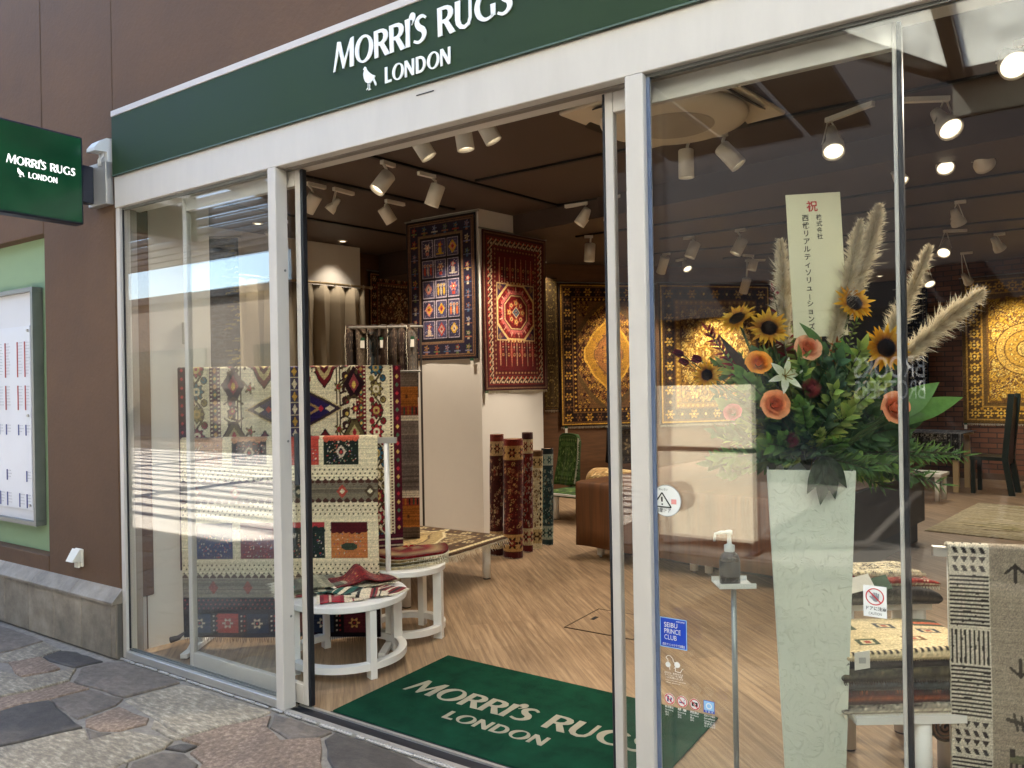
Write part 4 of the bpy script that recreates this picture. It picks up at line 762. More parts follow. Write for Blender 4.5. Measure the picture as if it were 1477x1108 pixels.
def rug_kilim(w=340, h=262):                                # ivory kilim with dark outlined motifs, vine borders and burgundy edges
    IV = 'e0d2b2'; c = Cv(w, h, IV); DK = '34161a'; OL = '4e4028'; BU = '5a1722'
    c.rect(0, 0, 12, h, '3a1626'); c.rect(w-13, 0, w, h, '4e1222'); c.rect(w-20, 0, w-13, h, IV)
    for y in range(4, h, 11): c.dia(6, y, 2.4, 3, 'a8323a'); c.dia(w-6.5, y, 2.8, 3.4, ('b03038', '4a6a50', 'c8a45a')[y % 3])
    for y in range(2, h, 4): c.rect(w-18, y, w-15, y+2, BU)
    for x0, x1, cc in ((46, 62, '4a222e'), (w-72, w-56, '6e1822')):
        c.rect(x0, 0, x1, h, cc)
        for y in range(0, h, 5): c.rect(x0+1.5, y, x0+3.5, y+2.2, 'd8caa8'); c.rect(x1-3.5, y, x1-1.5, y+2.2, 'd8caa8')
        for y in range(6, h, 20): c.dia((x0+x1)/2, y, 4, 6, '3e5a4c'); c.dia((x0+x1)/2, y, 2, 3, 'd8b45a'); c.dia((x0+x1)/2, y+10, 3, 4, 'b4884a')
    for k, x in ((0, 29), (1, w-38)):
        cols = ['9a2430', '2a5c70', '8a7a48', '7a1c26']; c.path([(x+8*math.sin(y/9.0), y) for y in range(0, h+4, 4)], 3, OL)
        for j, y in enumerate(range(14, h, 28)):
            q = cols[(j+k) % 4]; c.ros(x-2, y, 12, DK, None, None, 8, .3); c.ros(x-2, y, 10.4, q, IV if j % 2 else 'b89a5a', q, 8, .35); c.ell(x+9, y+14, 5, 5, DK); c.ell(x+9, y+14, 3.6, 3.6, cols[(j+1) % 4]); c.line(x+9, y+14, x, y+6, 2, OL); c.ell(x-9, y+14, 4, 4, cols[(j+2) % 4]); c.poly([(x-12, y-8), (x-4, y-13), (x-6, y-6)], OL)
    for x, sg in ((78, 1), (w-88, -1)):
        for dx in (9, 14): c.rect(x+dx*sg-1, 0, x+dx*sg+1, h, '3e3020')
        for y in range(8, h, 16): c.ell(x, y, 6.4, 5.6, '3a221e'); c.ell(x-1.5*sg, y+1.6, 3.0, 2.4, ('d8b45a', IV, '9a2430')[y % 3]); c.line(x, y+4, x+9*sg, y+7, 2.6, '3a221e'); c.ell(x-4*sg, y-5, 2.4, 2.2, OL)
    cx = w/2+3
    def cloud(x, y, R, d):
        for q, cc in ((1, DK), (.93, '6a1c22'), (.74, 'b8a070'), (.54, '5a1a20'), (.36, 'd8bc84'), (.16, '9a2430')):
            r_ = R*q; c.poly([(x-r_, y), (x-r_*.78, y+d*r_*.36), (x-r_*.52, y+d*r_*.52), (x-r_*.32, y+d*r_*.95), (x, y+d*r_*1.3), (x+r_*.32, y+d*r_*.95), (x+r_*.52, y+d*r_*.52), (x+r_*.78, y+d*r_*.36), (x+r_, y)], cc)
    for yc in (66, 198):
        for dx in (-46, 46): cloud(cx+dx, yc-66, 31, 1); cloud(cx+dx, yc+66, 31, -1)
        for R, cc in ((1.05, 'c8b080'), (1, '3a2a30'), (.88, '2a1f4c'), (.56, '9a7a4a'), (.46, '2a1f4c'), (.3, 'e0c88c')):
            c.poly([(cx-72*R, yc), (cx-44*R, yc-13*R), (cx-22*R, yc-22*R), (cx+22*R, yc-22*R), (cx+44*R, yc-13*R), (cx+72*R, yc), (cx+44*R, yc+13*R), (cx+22*R, yc+22*R), (cx-22*R, yc+22*R), (cx-44*R, yc+13*R)], cc)
        for sx in (-1, 1): c.dia(cx+sx*54, yc, 8, 4, 'd8caa8'); c.dia(cx+sx*40, yc, 4, 4, '9a2430')
        c.rect(cx-8, yc-66, cx+8, yc+66, '2c2350'); [(c.dia(cx, yc+k*16, 5, 8, '141028'), c.dia(cx, yc+k*16, 4, 6.5, ('e6d8b8', 'c09440')[k % 2]), c.rect(cx-6, yc+k*16+7, cx+6, yc+k*16+8.4, 'd8caa8')) for k in range(-4, 5)]
        for sx in (-1, 1):
            for dy, dd, p in ((-30, 1, ('26121a', '8a3a40', 'd8b45a')), (32, -1, ('5e5234', 'b0a070', '9a2430'))): c.palm(cx+sx*92, yc+dy, 20, DK, *p[:2], dd); c.palm(cx+sx*92, yc+dy, 17, p[0], p[1], p[2], dd); [c.line(cx+sx*92, yc+dy+dd*14, cx+sx*92+e*14, yc+dy+dd*22, 2.4, OL) for e in (-1, 1)]
            for dy in (-38, 38): c.ros(cx+sx*68, yc+dy*.72, 8, DK, None, None, 5, .6); c.ros(cx+sx*68, yc+dy*.72, 6.4, '7a6a34', '9a2430', None, 5, .6); c.line(cx+sx*68, yc+dy*.72, cx+sx*80, yc+dy, 2.4, OL)
            c.ros(cx+sx*94, yc+1, 8, DK, '9a2430', 'd8b45a', 6, .5); c.ell(cx+sx*78, yc+52, 5.5, 5, '2c4a4c'); c.ell(cx+sx*20, yc-38, 5.5, 5, '8a2028'); c.ell(cx+sx*22, yc+38, 5.5, 5, '5a4a26'); c.ros(cx+sx*30, yc-50, 5, OL, IV, None, 5, .6); c.ros(cx+sx*30, yc+52, 5, '6a1c22', IV, None, 5, .6)
            for q in range(4): c.poly([(cx+sx*(60+q*11), yc-56+q*3), (cx+sx*(66+q*11), yc-61+q*3), (cx+sx*(64+q*11), yc-52+q*3)], OL)
    y0 = h-30
    for k in range(8): c.rect(w-74, y0+k*4, w, y0+k*4+2, '4a1528'); c.rect(w-74, y0+k*4+2, w, y0+k*4+4, 'c8b49a' if k % 2 else '5c2030')
    return c.grain(.08, .05).a
def rug_gabbeh(w=250, h=262):                               # cream runner with tufted picture squares and dotted bands
    CR = 'dccdaa'; c = Cv(w, h, CR); r = random.Random(8)
    def square(x, y, q, base, top, kind):
        c.rect(x, y, x+q, y+q*.98, base); c.rect(x, y, x+q, y+q*.22, top)
        for k in range(6): c.ell(x+q*(k+.5)/6, y+q*.22, q*.1, q*.07+r.uniform(0, 2), top if kind else base)
        for k in range(85): a, b = x+r.uniform(2, q-3), y+r.uniform(q*.3, q-3); c.rect(a, b, a+1.2, b+1.2, r.choice(['d8c8b0', 'b83a34', 'c87a5a', '8a9a7a', '6a5a7a']))
        if kind == 2: c.palm(x+q/2, y+q*.62, q*.17, 'c8b8a0', '2c1c20', 'b83a34')
        if kind == 1: c.oct(x+q/2, y+q*.66, q*.22, q*.1, '3c4634')
    xs = (11, 68, 118, 168, 218)
    for x, b, t, kd in ((10, 'b0866a', '2a2430', 0), (66, '1c1a26', 'c08a64', 2), (132, 'b04438', '2a2434', 0), (182, '1e261e', 'c2573f', 2)): square(x, 4, 44, b, t, kd)
    def dots(y, n, dk):
        for j in range(n):
            for x in range(2+(j % 2)*3, w, 6): c.rect(x, y+j*5, x+2.2, y+j*5+2.4, dk)
    def tri(y, c1):
        for x in range(0, w, 9): c.dia(x+4, y, 4.4, 5, c1)
    dots(52, 3, '4a4030'); c.rect(0, 66, w, 92, '6e6454'); tri(68, '4a2c22')
    for k in range(40): c.line(r.uniform(0, w), 0, 0, 0, 0, CR)
    for y in range(70, 92, 2): c.rect(0, y, w, y+1, r.choice(['766c5a', '625848', '80765f']))
    for x, q in ((20, '8a4a34'), (70, '9a5a4a'), (150, '3a4438'), (205, 'a8483a'), (240, '4a3c2c')): c.dia(x, 80, 7, 9, q); c.dia(x, 80, 3, 4, CR)
    tri(92, '4a2c22'); c.rect(0, 94, w, 96, CR); dots(97, 3, '4a4030')
    for x, b, t, kd in ((20, '20305a', '26305a', 0), (76, '6e2a30', '6e2a30', 0), (136, '26302c', 'a8383a', 0), (190, 'b4703f', '4a1418', 1)): square(x, 118, 46, b, t, kd)
    dots(170, 3, '4a4030'); tri(186, '5a4434'); c.rect(0, 187, w, 212, '8a8070')
    for y in range(187, 212, 2): c.rect(0, y, w, y+1, r.choice(['908674', '7a705f', '9a8f7c']))
    for x in (40, 84, 128, 172): c.dia(x, 199, 6, 9, '9a5a4a')
    c.rect(0, 212, w, 262, '201418')
    for j in range(3):
        for x in range(2+(j % 2)*3, w, 6): c.rect(x, 214+j*5, x+2, 216+j*5, '8a3a34')
    for x, q in ((8, '2c3448'), (44, 'a83a2e'), (82, '20283a'), (126, '7a3a30'), (164, '2a3040'), (204, '5a2028')):
        c.rect(x, 232, x+27, 256, q); c.ros(x+13, 244, 7, ('c8b49a', 'd8a05a')[x % 3 == 0], q, 'b83a34', 6, .5)
        for k in range(4): c.rect(x+30, 234+k*6, x+32, 236+k*6, 'c8b49a'); c.rect(x+34, 234+k*6, x+36, 236+k*6, 'b83a34')
    return c.grain(.07, .05).a
def rug_tribal(w=230, h=260):                               # taupe rug, black-and-white band down its left side
    c = Cv(w, h, '9a8d7c'); BK, WH = '241f1c', 'c8bfae'; c.rect(0, 0, 46, h, WH); r = random.Random(4); y = 4; k = 0
    while y < h:
        t = k % 4
        if t == 0:
            for j in range(4):
                for x in range(4, 42, 10): (c.poly([(x, y+j*9), (x+8, y+j*9), (x+4, y+j*9+7)], BK) if j % 2 == 0 else c.poly([(x, y+j*9), (x+5, y+j*9), (x+8, y+j*9+6), (x+3, y+j*9+6)], BK))
            y += 38
        elif t in (1, 3):
            for j in range(13): c.path([(2+q*7, y+j*4+r.uniform(-.5, .5)) for q in range(7)], 2.2, BK)
            y += 54
        else:
            for x in range(3, 45, 5): c.path([(x+r.uniform(-.4, .4), y+q*8) for q in range(5)], 2.4, BK)
            y += 36
        k += 1
    def arrow(x, y, d=1): c.line(x, y-7*d, x, y+9*d, 4, '3a3228'); c.line(x, y-7*d, x-11, y+1*d, 3, '3a3228'); c.line(x, y-7*d, x+11, y+1*d, 3, '3a3228')
    arrow(74, 36); arrow(77, 130, -1); arrow(190, 80)
    c.line(62, 180, 82, 184, 4, '3a3228'); c.line(69, 174, 73, 190, 3, '3a3228'); c.line(77, 176, 79, 190, 3, '3a3228')
    for x, y in ((64, 215), (150, 190)): c.rect(x, y, x+22, y+9, '6a6a4e'); c.rect(x, y-6, x+6, y+2, '3a3228'); [c.rect(x+q, y+8, x+q+3, y+18, '3a3228') for q in (0, 6, 13, 19)]; c.path([(x+22, y+2), (x+26, y-5)], 2.4, '3a3228')
    for q in range(9): c.line(50+q*7, 246, 53+q*7, 258, 3, '3a3228')
    return c.grain(.09, .03).a
def rug_stripe(w=40, h=190):
    c = Cv(w, h, '74685e'); y = 0; r = random.Random(2)
    for hh, cc in ((16, '74685e'), (22, '9c5f2a'), (10, '8a3a2c'), (6, 'cabfae'), (16, '7c7068'), (62, '6a605c'), (8, 'cabfae'), (9, '8a3a2c'), (24, '9c5f2a'), (20, '5a4a40')):
        c.rect(0, y, w, y+hh, cc)
        for q in range(0, int(hh), 2): c.rect(0, y+q, w, y+q+1, cc)
        if cc == '8a3a2c': [c.rect(x, y+1, x+3, y+hh-1, r.choice(['3a4a3a', '9c5f2a', '2c2420'])) for x in range(0, w, 7)]
        if cc == '9c5f2a': c.ros(w/2, y+hh/2, 3, '5a3420')
        y += hh
    return c.grain(.09, .10).a
def rug_straw(w=60, h=170):
    c = Cv(w, h, '1c242c'); r = random.Random(6)
    for k in range(420):
        x, y = r.uniform(0, w), r.uniform(0, h); g = r.random()*(x/w)
        c.line(x, y, x+r.uniform(8, 22), y+r.uniform(-2, 2), 1, ('2c3844', '3a4650', '6a643c', '8a7c44')[min(3, int(g*4.5))])
    return c.grain(.12).a
def rug_bench(w=170, h=150): return rug_gold(21, w, h, '8a7452', '4a3420', ['d0bf96', '5a4028', 'b49a68', '6e4c30', '3c2a1c'], 'a08a5e', border='4a3422')
def rug_pale(w=160, h=110):
    c = Cv(w, h, 'b0a486'); r = random.Random(9)
    for k in range(260):
        x, y = r.uniform(0, w), r.uniform(0, h); q = y/h
        c.line(x, y, x+r.uniform(10, 40), y+r.uniform(-4, 4), r.uniform(.6, 2.6), r.choice(['c8bea4', 'bdb08e', '9a8a62', '8c8454', 'a89c78'] if r.random() > .18 else ['6e5a34', '5e5226', '7c7438']))
    return c.grain(.07).a
def rug_roll(seed, pal, w=90, h=170):
    c = Cv(w, h, pal[0]); r = random.Random(seed)
    c.rect(0, 0, w, 10, pal[1])
    for y0, hh in ((10, 20), (h-34, 24)):
        c.rect(0, y0, w, y0+hh, pal[2]); [c.ros(x, y0+hh/2, hh*.38, pal[3], pal[1], pal[2], 6, .5) for x in range(8, w, 18)]
    for k in range(330): c.ros(r.uniform(0, w), r.uniform(34, h-38), r.uniform(1.4, 3.8), r.choice(pal), r.choice(pal), r.choice(pal), r.choice((5, 6, 8)), .5)
    for x in (w*.3, w*.7): [c.dia(x, y, 3, 4, pal[3]) for y in range(38, h-40, 9)]
    return c.grain(.10).a

# ---------------------------------------------------------------- rug meshes
def rug_mat(name, bump, sc):
    m = bpy.data.materials.new(name); m.use_nodes = True; nt = m.node_tree; b = nt.nodes['Principled BSDF']; L = nt.links.new
    ca = nt.nodes.new('ShaderNodeVertexColor'); ca.layer_name = 'Col'; tc = nt.nodes.new('ShaderNodeTexCoord')
    n = nt.nodes.new('ShaderNodeTexNoise'); n.inputs['Scale'].default_value = sc; n.inputs['Detail'].default_value = 4; L(tc.outputs['Object'], n.inputs['Vector'])
    mr = nt.nodes.new('ShaderNodeMapRange'); mr.inputs[3].default_value = .8; mr.inputs[4].default_value = 1.2; L(n.outputs[0], mr.inputs[0])
    hs = nt.nodes.new('ShaderNodeHueSaturation'); L(ca.outputs[0], hs.inputs['Color']); L(mr.outputs[0], hs.inputs['Value']); L(hs.outputs[0], b.inputs['Base Color'])
    bp = nt.nodes.new('ShaderNodeBump'); bp.inputs['Strength'].default_value = bump; bp.inputs['Distance'].default_value = .004; L(n.outputs[0], bp.inputs['Height']); L(bp.outputs[0], b.inputs['Normal'])
    b.inputs['Roughness'].default_value = .95; b.inputs['Specular IOR Level'].default_value = .15; b.inputs['Sheen Weight'].default_value = .12; return m
m_rug = rug_mat('rug pile', .6, 220); m_flat = rug_mat('flat weave', .4, 320)
def raw_mesh(name, v, q, smooth=True):
    me = bpy.data.meshes.new(name); v = np.asarray(v, np.float32); q = np.asarray(q, np.int32)
    me.vertices.add(len(v)); me.vertices.foreach_set('co', v.ravel()); me.loops.add(q.size); me.loops.foreach_set('vertex_index', q.ravel())
    me.polygons.add(len(q)); me.polygons.foreach_set('loop_start', np.arange(0, q.size, 4, dtype=np.int32)); me.polygons.foreach_set('loop_total', np.full(len(q), 4, np.int32))
    me.polygons.foreach_set('use_smooth', np.full(len(q), smooth)); me.update(); me.validate(); return me
def sheet(name, pts, col, thick, mat, parent=None, lin=True):
    # pts (h, w, 3) is the face seen; the rug's thickness goes back against its normal
    h, w = col.shape[:2]; pts = np.asarray(pts, float)
    gu = np.gradient(pts, axis=1); gv = np.gradient(pts, axis=0); nn = np.cross(gu, -gv); nn /= np.linalg.norm(nn, axis=2, keepdims=True)+1e-9
    idx = np.arange(h*w).reshape(h, w); F = [np.stack([idx[1:, :-1], idx[1:, 1:], idx[:-1, 1:], idx[:-1, :-1]], -1).reshape(-1, 4)]
    st = 6; ri = np.unique(np.r_[np.arange(0, h, st), h-1]); ci = np.unique(np.r_[np.arange(0, w, st), w-1])
    back = (pts-nn*thick)[np.ix_(ri, ci)]; bi = h*w+np.arange(len(ri)*len(ci)).reshape(len(ri), len(ci)); F.append(np.stack([bi[:-1, :-1], bi[:-1, 1:], bi[1:, 1:], bi[1:, :-1]], -1).reshape(-1, 4))
    loop = np.r_[idx[0, :], idx[1:, -1], idx[-1, :-1][::-1], idx[1:-1, 0][::-1]]; bp = (pts-nn*thick).reshape(-1, 3)[loop]; k0 = h*w+bi.size; L_ = len(loop); lo = np.arange(L_)
    F.append(np.stack([loop, np.roll(loop, -1), k0+np.roll(lo, -1), k0+lo], -1))
    V = np.concatenate([pts.reshape(-1, 3), back.reshape(-1, 3), bp]); cc = col.reshape(-1, 3); lin_c = np.where(cc <= .04045, cc/12.92, ((cc+.055)/1.055)**2.4)
    C_ = np.concatenate([lin_c, lin_c.reshape(h, w, 3)[np.ix_(ri, ci)].reshape(-1, 3)*.6, lin_c[loop]*.8]); me = raw_mesh(name, V, np.concatenate(F))
    at = me.color_attributes.new('Col', 'FLOAT_COLOR', 'POINT'); at.data.foreach_set('color', np.c_[C_, np.ones(len(C_))].astype(np.float32).ravel())
    return link(name, me, mat, parent)
def grid(h, w): v, u = np.mgrid[0:1:h*1j, 0:1:w*1j]; return u, v
def hang(tl, right, width, height, col, wave=.006, nrm=None, sag=.0, seed=0):
    # a rug hanging straight down; 'right' is the unit vector across it as seen from its front
    h, w = col.shape[:2]; u, v = grid(h, w); tl = np.array(tl); right = np.array(right[:3]); n = np.cross(right, [0, 0, 1.])
    p = tl+right*(u*width)[..., None]+np.array([0, 0, -1.])*(v*height+sag*np.sin(u*np.pi)*0)[..., None]
    d = wave*(np.sin(u*9+seed)*v+.6*np.sin(u*17+v*4+seed*2)*v+.8*np.sin(v*6+seed)); return p+n*d[..., None]
def fringe(edge, n, length, mat, parent, dirv=(0, 0, -1), r=.0016, jit=.25):
    b = MB(); e = [Vector(p) for p in edge]; d = Vector(dirv)
    for k in range(n):
        t = (k+.5)/n*(len(e)-1); i = min(int(t), len(e)-2); p = e[i].lerp(e[i+1], t-i)+Vector((0, 0, -.0005)); q = d*length*random.uniform(.7, 1.1)+Vector((random.uniform(-1, 1), random.uniform(-1, 1), 0))*length*jit
        b.tube([p, p+q*.5+Vector((0, 0, -length*.05)), p+q], [r, r*.9, r*.5], 3, False)
    o = b.build('fringe', mat, parent); o['kind'] = 'stuff'; return o
m_rod = M('grey rod', s(140, 136, 130), .4, .3); m_tag = M('green tag', s(22, 70, 44), .6); m_tagw = M('white tag', s(226, 222, 212), .6)
def label_tag(p, parent, right):
    rt = Vector(right); MB().obox(Vector(p), rt*.022, rt.cross(Vector((0, 0, 1)))*.001, Vector((0, 0, .012))).build('tag', m_tag, parent); MB().obox(Vector(p)+Vector((0, 0, -.045)), rt*.018, rt.cross(Vector((0, 0, 1)))*.001, Vector((0, 0, .032))).build('price_tag', m_tagw, parent)
def wall_rug(label, tl, right, width, height, col, mat=None, wave=.006, fr=True, frm=None, seed=0, rod=True, tagat=None):
    right = Vector(right); n = right.cross(Vector((0, 0, 1))); tl = Vector(tl)
    t = thing('hanging_rug', label, 'rug', tl+right*width/2+Vector((0, 0, -height))); P = hang(tl, right, width, height, col, wave, seed=seed); rp_ = sheet('rug_pile', P, col, .010, mat or m_rug, t)
    if fr: fringe([tuple(p) for p in P[-1, ::4]], int(width/.008), .035, frm or m_tape, rp_)
    if rod: MB().cyl(tl-right*.03+n*-.012+Vector((0, 0, .012)), tl+right*(width+.03)+n*-.012+Vector((0, 0, .012)), .009, n=10).build('hanging_rod', m_rod, t)
    if tagat is not None: label_tag(tl+right*width*tagat+n*.012+Vector((0, 0, -height-.01)), t, right)
    return t
wall_rug('navy rug of fifteen flower panels hanging on the column', (-5.245, 3.545, 3.135), (1, 0, 0), .865, 1.385, rug_garden(), fr=False, seed=1, tagat=.93)
wall_rug('dark red rug with cream octagon medallion hanging on the column', (-4.338, 3.59, 2.975), EY, .925, 1.535, rug_medallion_red(), seed=2, tagat=.02)
wall_rug('dark brown rug with gold pointed medallion on the back wall', PB(-.355, .03, 2.90), DB, 1.46, 2.01, rug_gold(11, 170, 236, '2e1410', '4a2a18', ['c8983c', '6a4a2a', '8a5a30', '4a2018'], '9c7028', border='241611', corner='5a4426', lattice='7a5a2e'), seed=3, tagat=.05)
wall_rug('narrow brown floral rug behind the red hanging rug', PB(-.58, .03, 2.97), DB, .20, 1.84, rug_gold(12, 46, 210, '4a3a20', '2a2014', ['9a8244', '6a5228', '3a2a1a', 'b49a58'], border='33241a'), seed=4, rod=False)
wall_rug('gold floral rug on the back wall behind the left flowers', PB(1.16, .03, 2.92), DB, 1.82, 2.05, rug_gold(13, 170, 200, '8a6424', '4a3014', ['c89c44', '5a3a1c', 'd8b868', '7a5424'], None, border='33241a'), seed=5)
_t = (Vector((Cc[0], Cc[1], 0))+EX*(-.09)+EY*-.03)
wall_rug('large golden rug with round medallion on the brick wall', (_t.x, _t.y, 2.93), EX, 1.62, 2.12, rug_round_gold(), seed=6, tagat=.02)
_t = (Vector((Cc[0], Cc[1], 0))+EX*(-1.0)+EY*-.05)
wall_rug('dark navy patterned rug beside the brick wall edge', (_t.x, _t.y, 2.85), EX, .46, 1.95, rug_gold(14, 60, 220, '141620', '2a2e3a', ['6a6a70', '3a3a48', '8a7a60', '2a2a34'], border='0e1018'), seed=7, fr=False)
_t = Vector((-6.84, 3.6, 0))+EX*(-.28)+EY*1.12
wall_rug('dim brown medallion rug on the wall beyond the curtain', (_t.x, _t.y, 2.95), EY, .95, 1.9, rug_gold(15, 110, 200, '5a4030', '33221a', ['b09068', '8a4a34', 'c8b088', '4a2c20'], '8a6a4a', border='33221a'), seed=8)
_R = Vector((.83, .558, 0))
wall_rug('dark straw woven hanging behind the left pane', (-5.30, 1.27, 2.66), _R, .26, 1.45, rug_straw(), fr=False, seed=9)
wall_rug('grey and orange striped rug hanging left of the column', (-math.sin(YAW)*6+math.cos(YAW)*-.90, math.cos(YAW)*6+math.sin(YAW)*-.90-2.4, 1.60), _R, .172, 1.30, rug_stripe(), m_flat, seed=10, rod=True)

# ---------------------------------------------------------------- rugs on racks in the window
def at(px_lat, depth, z): return Vector((-math.sin(YAW)*depth+math.cos(YAW)*px_lat, math.cos(YAW)*depth+math.sin(YAW)*px_lat-2.4, z))
def rack(label, p0, p1, z, parts=True):
    p0 = Vector((p0[0], p0[1], 0)); p1 = Vector((p1[0], p1[1], 0)); d = (p1-p0).normalized(); t = thing('rug_rack', label, 'rack', (p0+p1)/2, group='white rug racks in the window'); up = Vector((0, 0, 1)); n = d.cross(up)
    MB().obox((p0+p1)/2+up*z, (p1-p0)/2, n*.016, up*.016).build('top_bar', m_alu, t)
    for p in (p0+d*.06, p1-d*.06):
        MB().cyl(p+up*.03, p+up*(z-.016), .0155, n=14).build('upright', m_whitewood, t, smooth=True); MB().obox(p+up*.02, n*.22, d*.02, up*.012).build('foot', m_whitewood, t)
        for k in (-1, 1): MB().cyl(p+n*k*.19, p+n*k*.19+up*.008, .018, n=12).build('glide', m_black, t)
def over_bar(P, v, n, zb, ln):                               # fold the top of a hanging rug over a square bar
    k = .05; q = np.clip(v/k, 0, 1); P += n*(-.034+.066*q)[..., None]
    P[..., 2] = np.where(v < k, zb+.030+.004*np.sin(q*np.pi)-.012*(1-q)**3-.01*q**6, zb+.020-(v-k)/(1-k)*(ln-.02))
kt = thing('kilim_rug', 'ivory kilim with dark red and navy motifs hanging in the left window', 'rug', (-4.1, 1.0, .4))
_k = rug_kilim(); _a = np.array([*at(-1.974, 4.62, 0)]); _b = np.array([*at(-.703, 4.90, 0)]); _ln = np.linalg.norm(_b-_a); _d = (_b-_a)/_ln
_P = hang((_a[0], _a[1], 1.62), _d, _ln, 1.2, _k, .008, seed=2); over_bar(_P, grid(*_k.shape[:2])[1], np.cross(_d, [0, 0, 1.]), 1.60, 1.2); sheet('woven_face', _P, _k, .006, m_flat, kt); fringe([tuple(p) for p in _P[-1, ::4]], 110, .05, m_tape, kt)
rack('white rack carrying the ivory kilim', _a+_d*.02, _b-_d*.02, 1.60)
gt = thing('runner_rug', 'cream runner with picture squares and dotted bands over a rack', 'rug', (-3.8, .7, 0))
_g = rug_gabbeh(); _a = np.array([*at(-1.929, 4.55, 0)]); _b = np.array([*at(-.778, 4.50, 0)]); _ln = np.linalg.norm(_b-_a); _d = (_b-_a)/_ln
_P = hang((_a[0], _a[1], 1.205), _d, _ln, 1.165, _g, .007, seed=5); _n = np.cross(_d, [0, 0, 1.]); _u, _v = grid(*_g.shape[:2]); over_bar(_P, _v, _n, 1.188, 1.165); sheet('woven_face', _P, _g, .012, m_rug, gt)
fringe([tuple(p) for p in _P[-1, ::4]], 90, .03, M('dark wool', s(50, 38, 36), .95), gt)
_br = np.array([*at(-.672, 4.50, 0)]); rack('white rack with a square metal bar holding the cream runner', _a+_d*.03, _br, 1.188)
b = MB(); _q = Vector(_P[-1, 0])+Vector((-.02, -.02, .0)); b.tube([_q+Vector((.03, .02, .03)), _q, _q+Vector((-.035, -.03, -.012))], [.005, .014, .018], 8); b.build('corner_tassel', MATS['dark wool'], gt, smooth=True)

rt = thing('tribal_rug', 'taupe rug with black and white woven band over a rack at right', 'rug', (-.1, .7, 0))
_g = rug_tribal(); _a = np.array((-.265, .675, 0)); _d = np.array((.96, .28, 0)); _d /= np.linalg.norm(_d); _u, _v = grid(*_g.shape[:2])
_P = hang((_a[0], _a[1], .915), _d, .62, .86, _g, .006, seed=4); _n = np.cross(_d, [0, 0, 1.]); over_bar(_P, _v, _n, .895, .86); sheet('woven_face', _P, _g, .012, m_rug, rt)
rack('metal rack holding the taupe tribal rug', _a-_d*.045, _a+_d*.72, .895)
# ---------------------------------------------------------------- door mat
m_matg = M('green mat pile', s(20, 70, 50), .98, var=.32, scale=7, bump=1, bscale=500, spec=.1); m_matc = M('cream mat pile', s(206, 198, 176), .98, var=.12, scale=40, bump=1, bscale=500, spec=.1)
dm = thing('door_mat', 'dark green door mat with cream lettering in the doorway', 'mat', (-1.95, .53, 0))
mp_ = MB().box((-2.712, .106, .001), (-1.188, .958, .012), .003).build('pile', m_matg, dm)
letters("MORRI'S RUGS", (-2.60, .462, .0128), (1, 0, 0), (0, 1, 0), .138, 1.29, m_matc, mp_, .002, first=1.08); letters('LONDON', (-2.232, .308, .0128), (1, 0, 0), (0, 1, 0), .078, .54, m_matc, mp_, .002)
MB().box((-2.72, .1005, .0005), (-1.18, .106, .006)).build('rubber_edge', m_black, dm)

# ---------------------------------------------------------------- rug rolls
_SP = [['3e1a16', '6a2c22', 'a88c64', '2c1612', '84604a'], ['4a1613', '6e241c', 'a8824e', '2e1210', '8a5238'], ['5a1e1e', '3a1e20', 'b8a680', '84302a', '8a8a80'], ['cabf9e', '5a4028', 'b09a6c', '33241a', '8a6a44'], ['24363a', '1c2428', '8a9488', '3a5a58', '6a5a44']]
def roll(label, c, r, h, pal, seed, lean=(0, 0)):
    t = thing('rug_roll', label, 'rug roll', (c[0], c[1], 0), group='rug rolls standing against the column'); col = rug_roll(seed, pal); u, v = grid(*col.shape[:2]); a = u*2*np.pi+seed
    P = np.stack([c[0]+r*(1+.05*np.sin(2*a+v*2)+.03*np.sin(v*9+seed))*np.cos(a)+lean[0]*(1-v), c[1]+r*(1+.04*np.sin(3*a+v*3)+.03*np.sin(v*9+seed))*np.sin(a)+lean[1]*(1-v), h*(1-v)+.004], -1); sheet('rolled_rug', P, col, .006, m_rug, t)
    b = MB(); pts = []
    for k in range(70): q = k/69; a = q*22; rr = r*(1-.92*q); pts.append((c[0]+lean[0]+rr*math.cos(a), c[1]+lean[1]+rr*math.sin(a), h-.002))
    b.tube(pts, r*.075, 5); b.build('spiral_end', M('rug backing', s(150, 120, 96), .95, var=.2, scale=40), t); MB().cyl((c[0]+lean[0]*.98, c[1]+lean[1]*.98, h-.012), (c[0]+lean[0]*.98, c[1]+lean[1]*.98, h-.008), r*.97, n=24).build('core', M('dark rug core', s(60, 30, 26), .95), t)
    fringe([(c[0]+r*math.cos(x*.3), c[1]+r*math.sin(x*.3), .012) for x in range(22)], 40, .02, m_tape, t, (0, -.3, -.3), .0015)
for lab, px, d, r, h, k, ln in (('tall brown and cream rug roll, leftmost against the column', 712, 6.86, .060, 1.055, 0, (.01, .02)), ('thick dark red rug roll, second from the left', 736, 6.76, .082, 1.02, 1, (0, .03)), ('slim red rug roll with pale tag behind the thick one', 757, 6.97, .047, 1.06, 2, (.005, .02)), ('cream floral rug roll, second from the right', 770, 7.10, .050, .885, 3, (.01, .02)), ('dark teal rug roll, rightmost by the column', 786, 7.26, .054, .89, 4, (0, .02))):
    p = at((px-738.5)/1124.4*d, d, 0); roll(lab, (p.x, p.y), r, h, _SP[k], 30+k, ln)

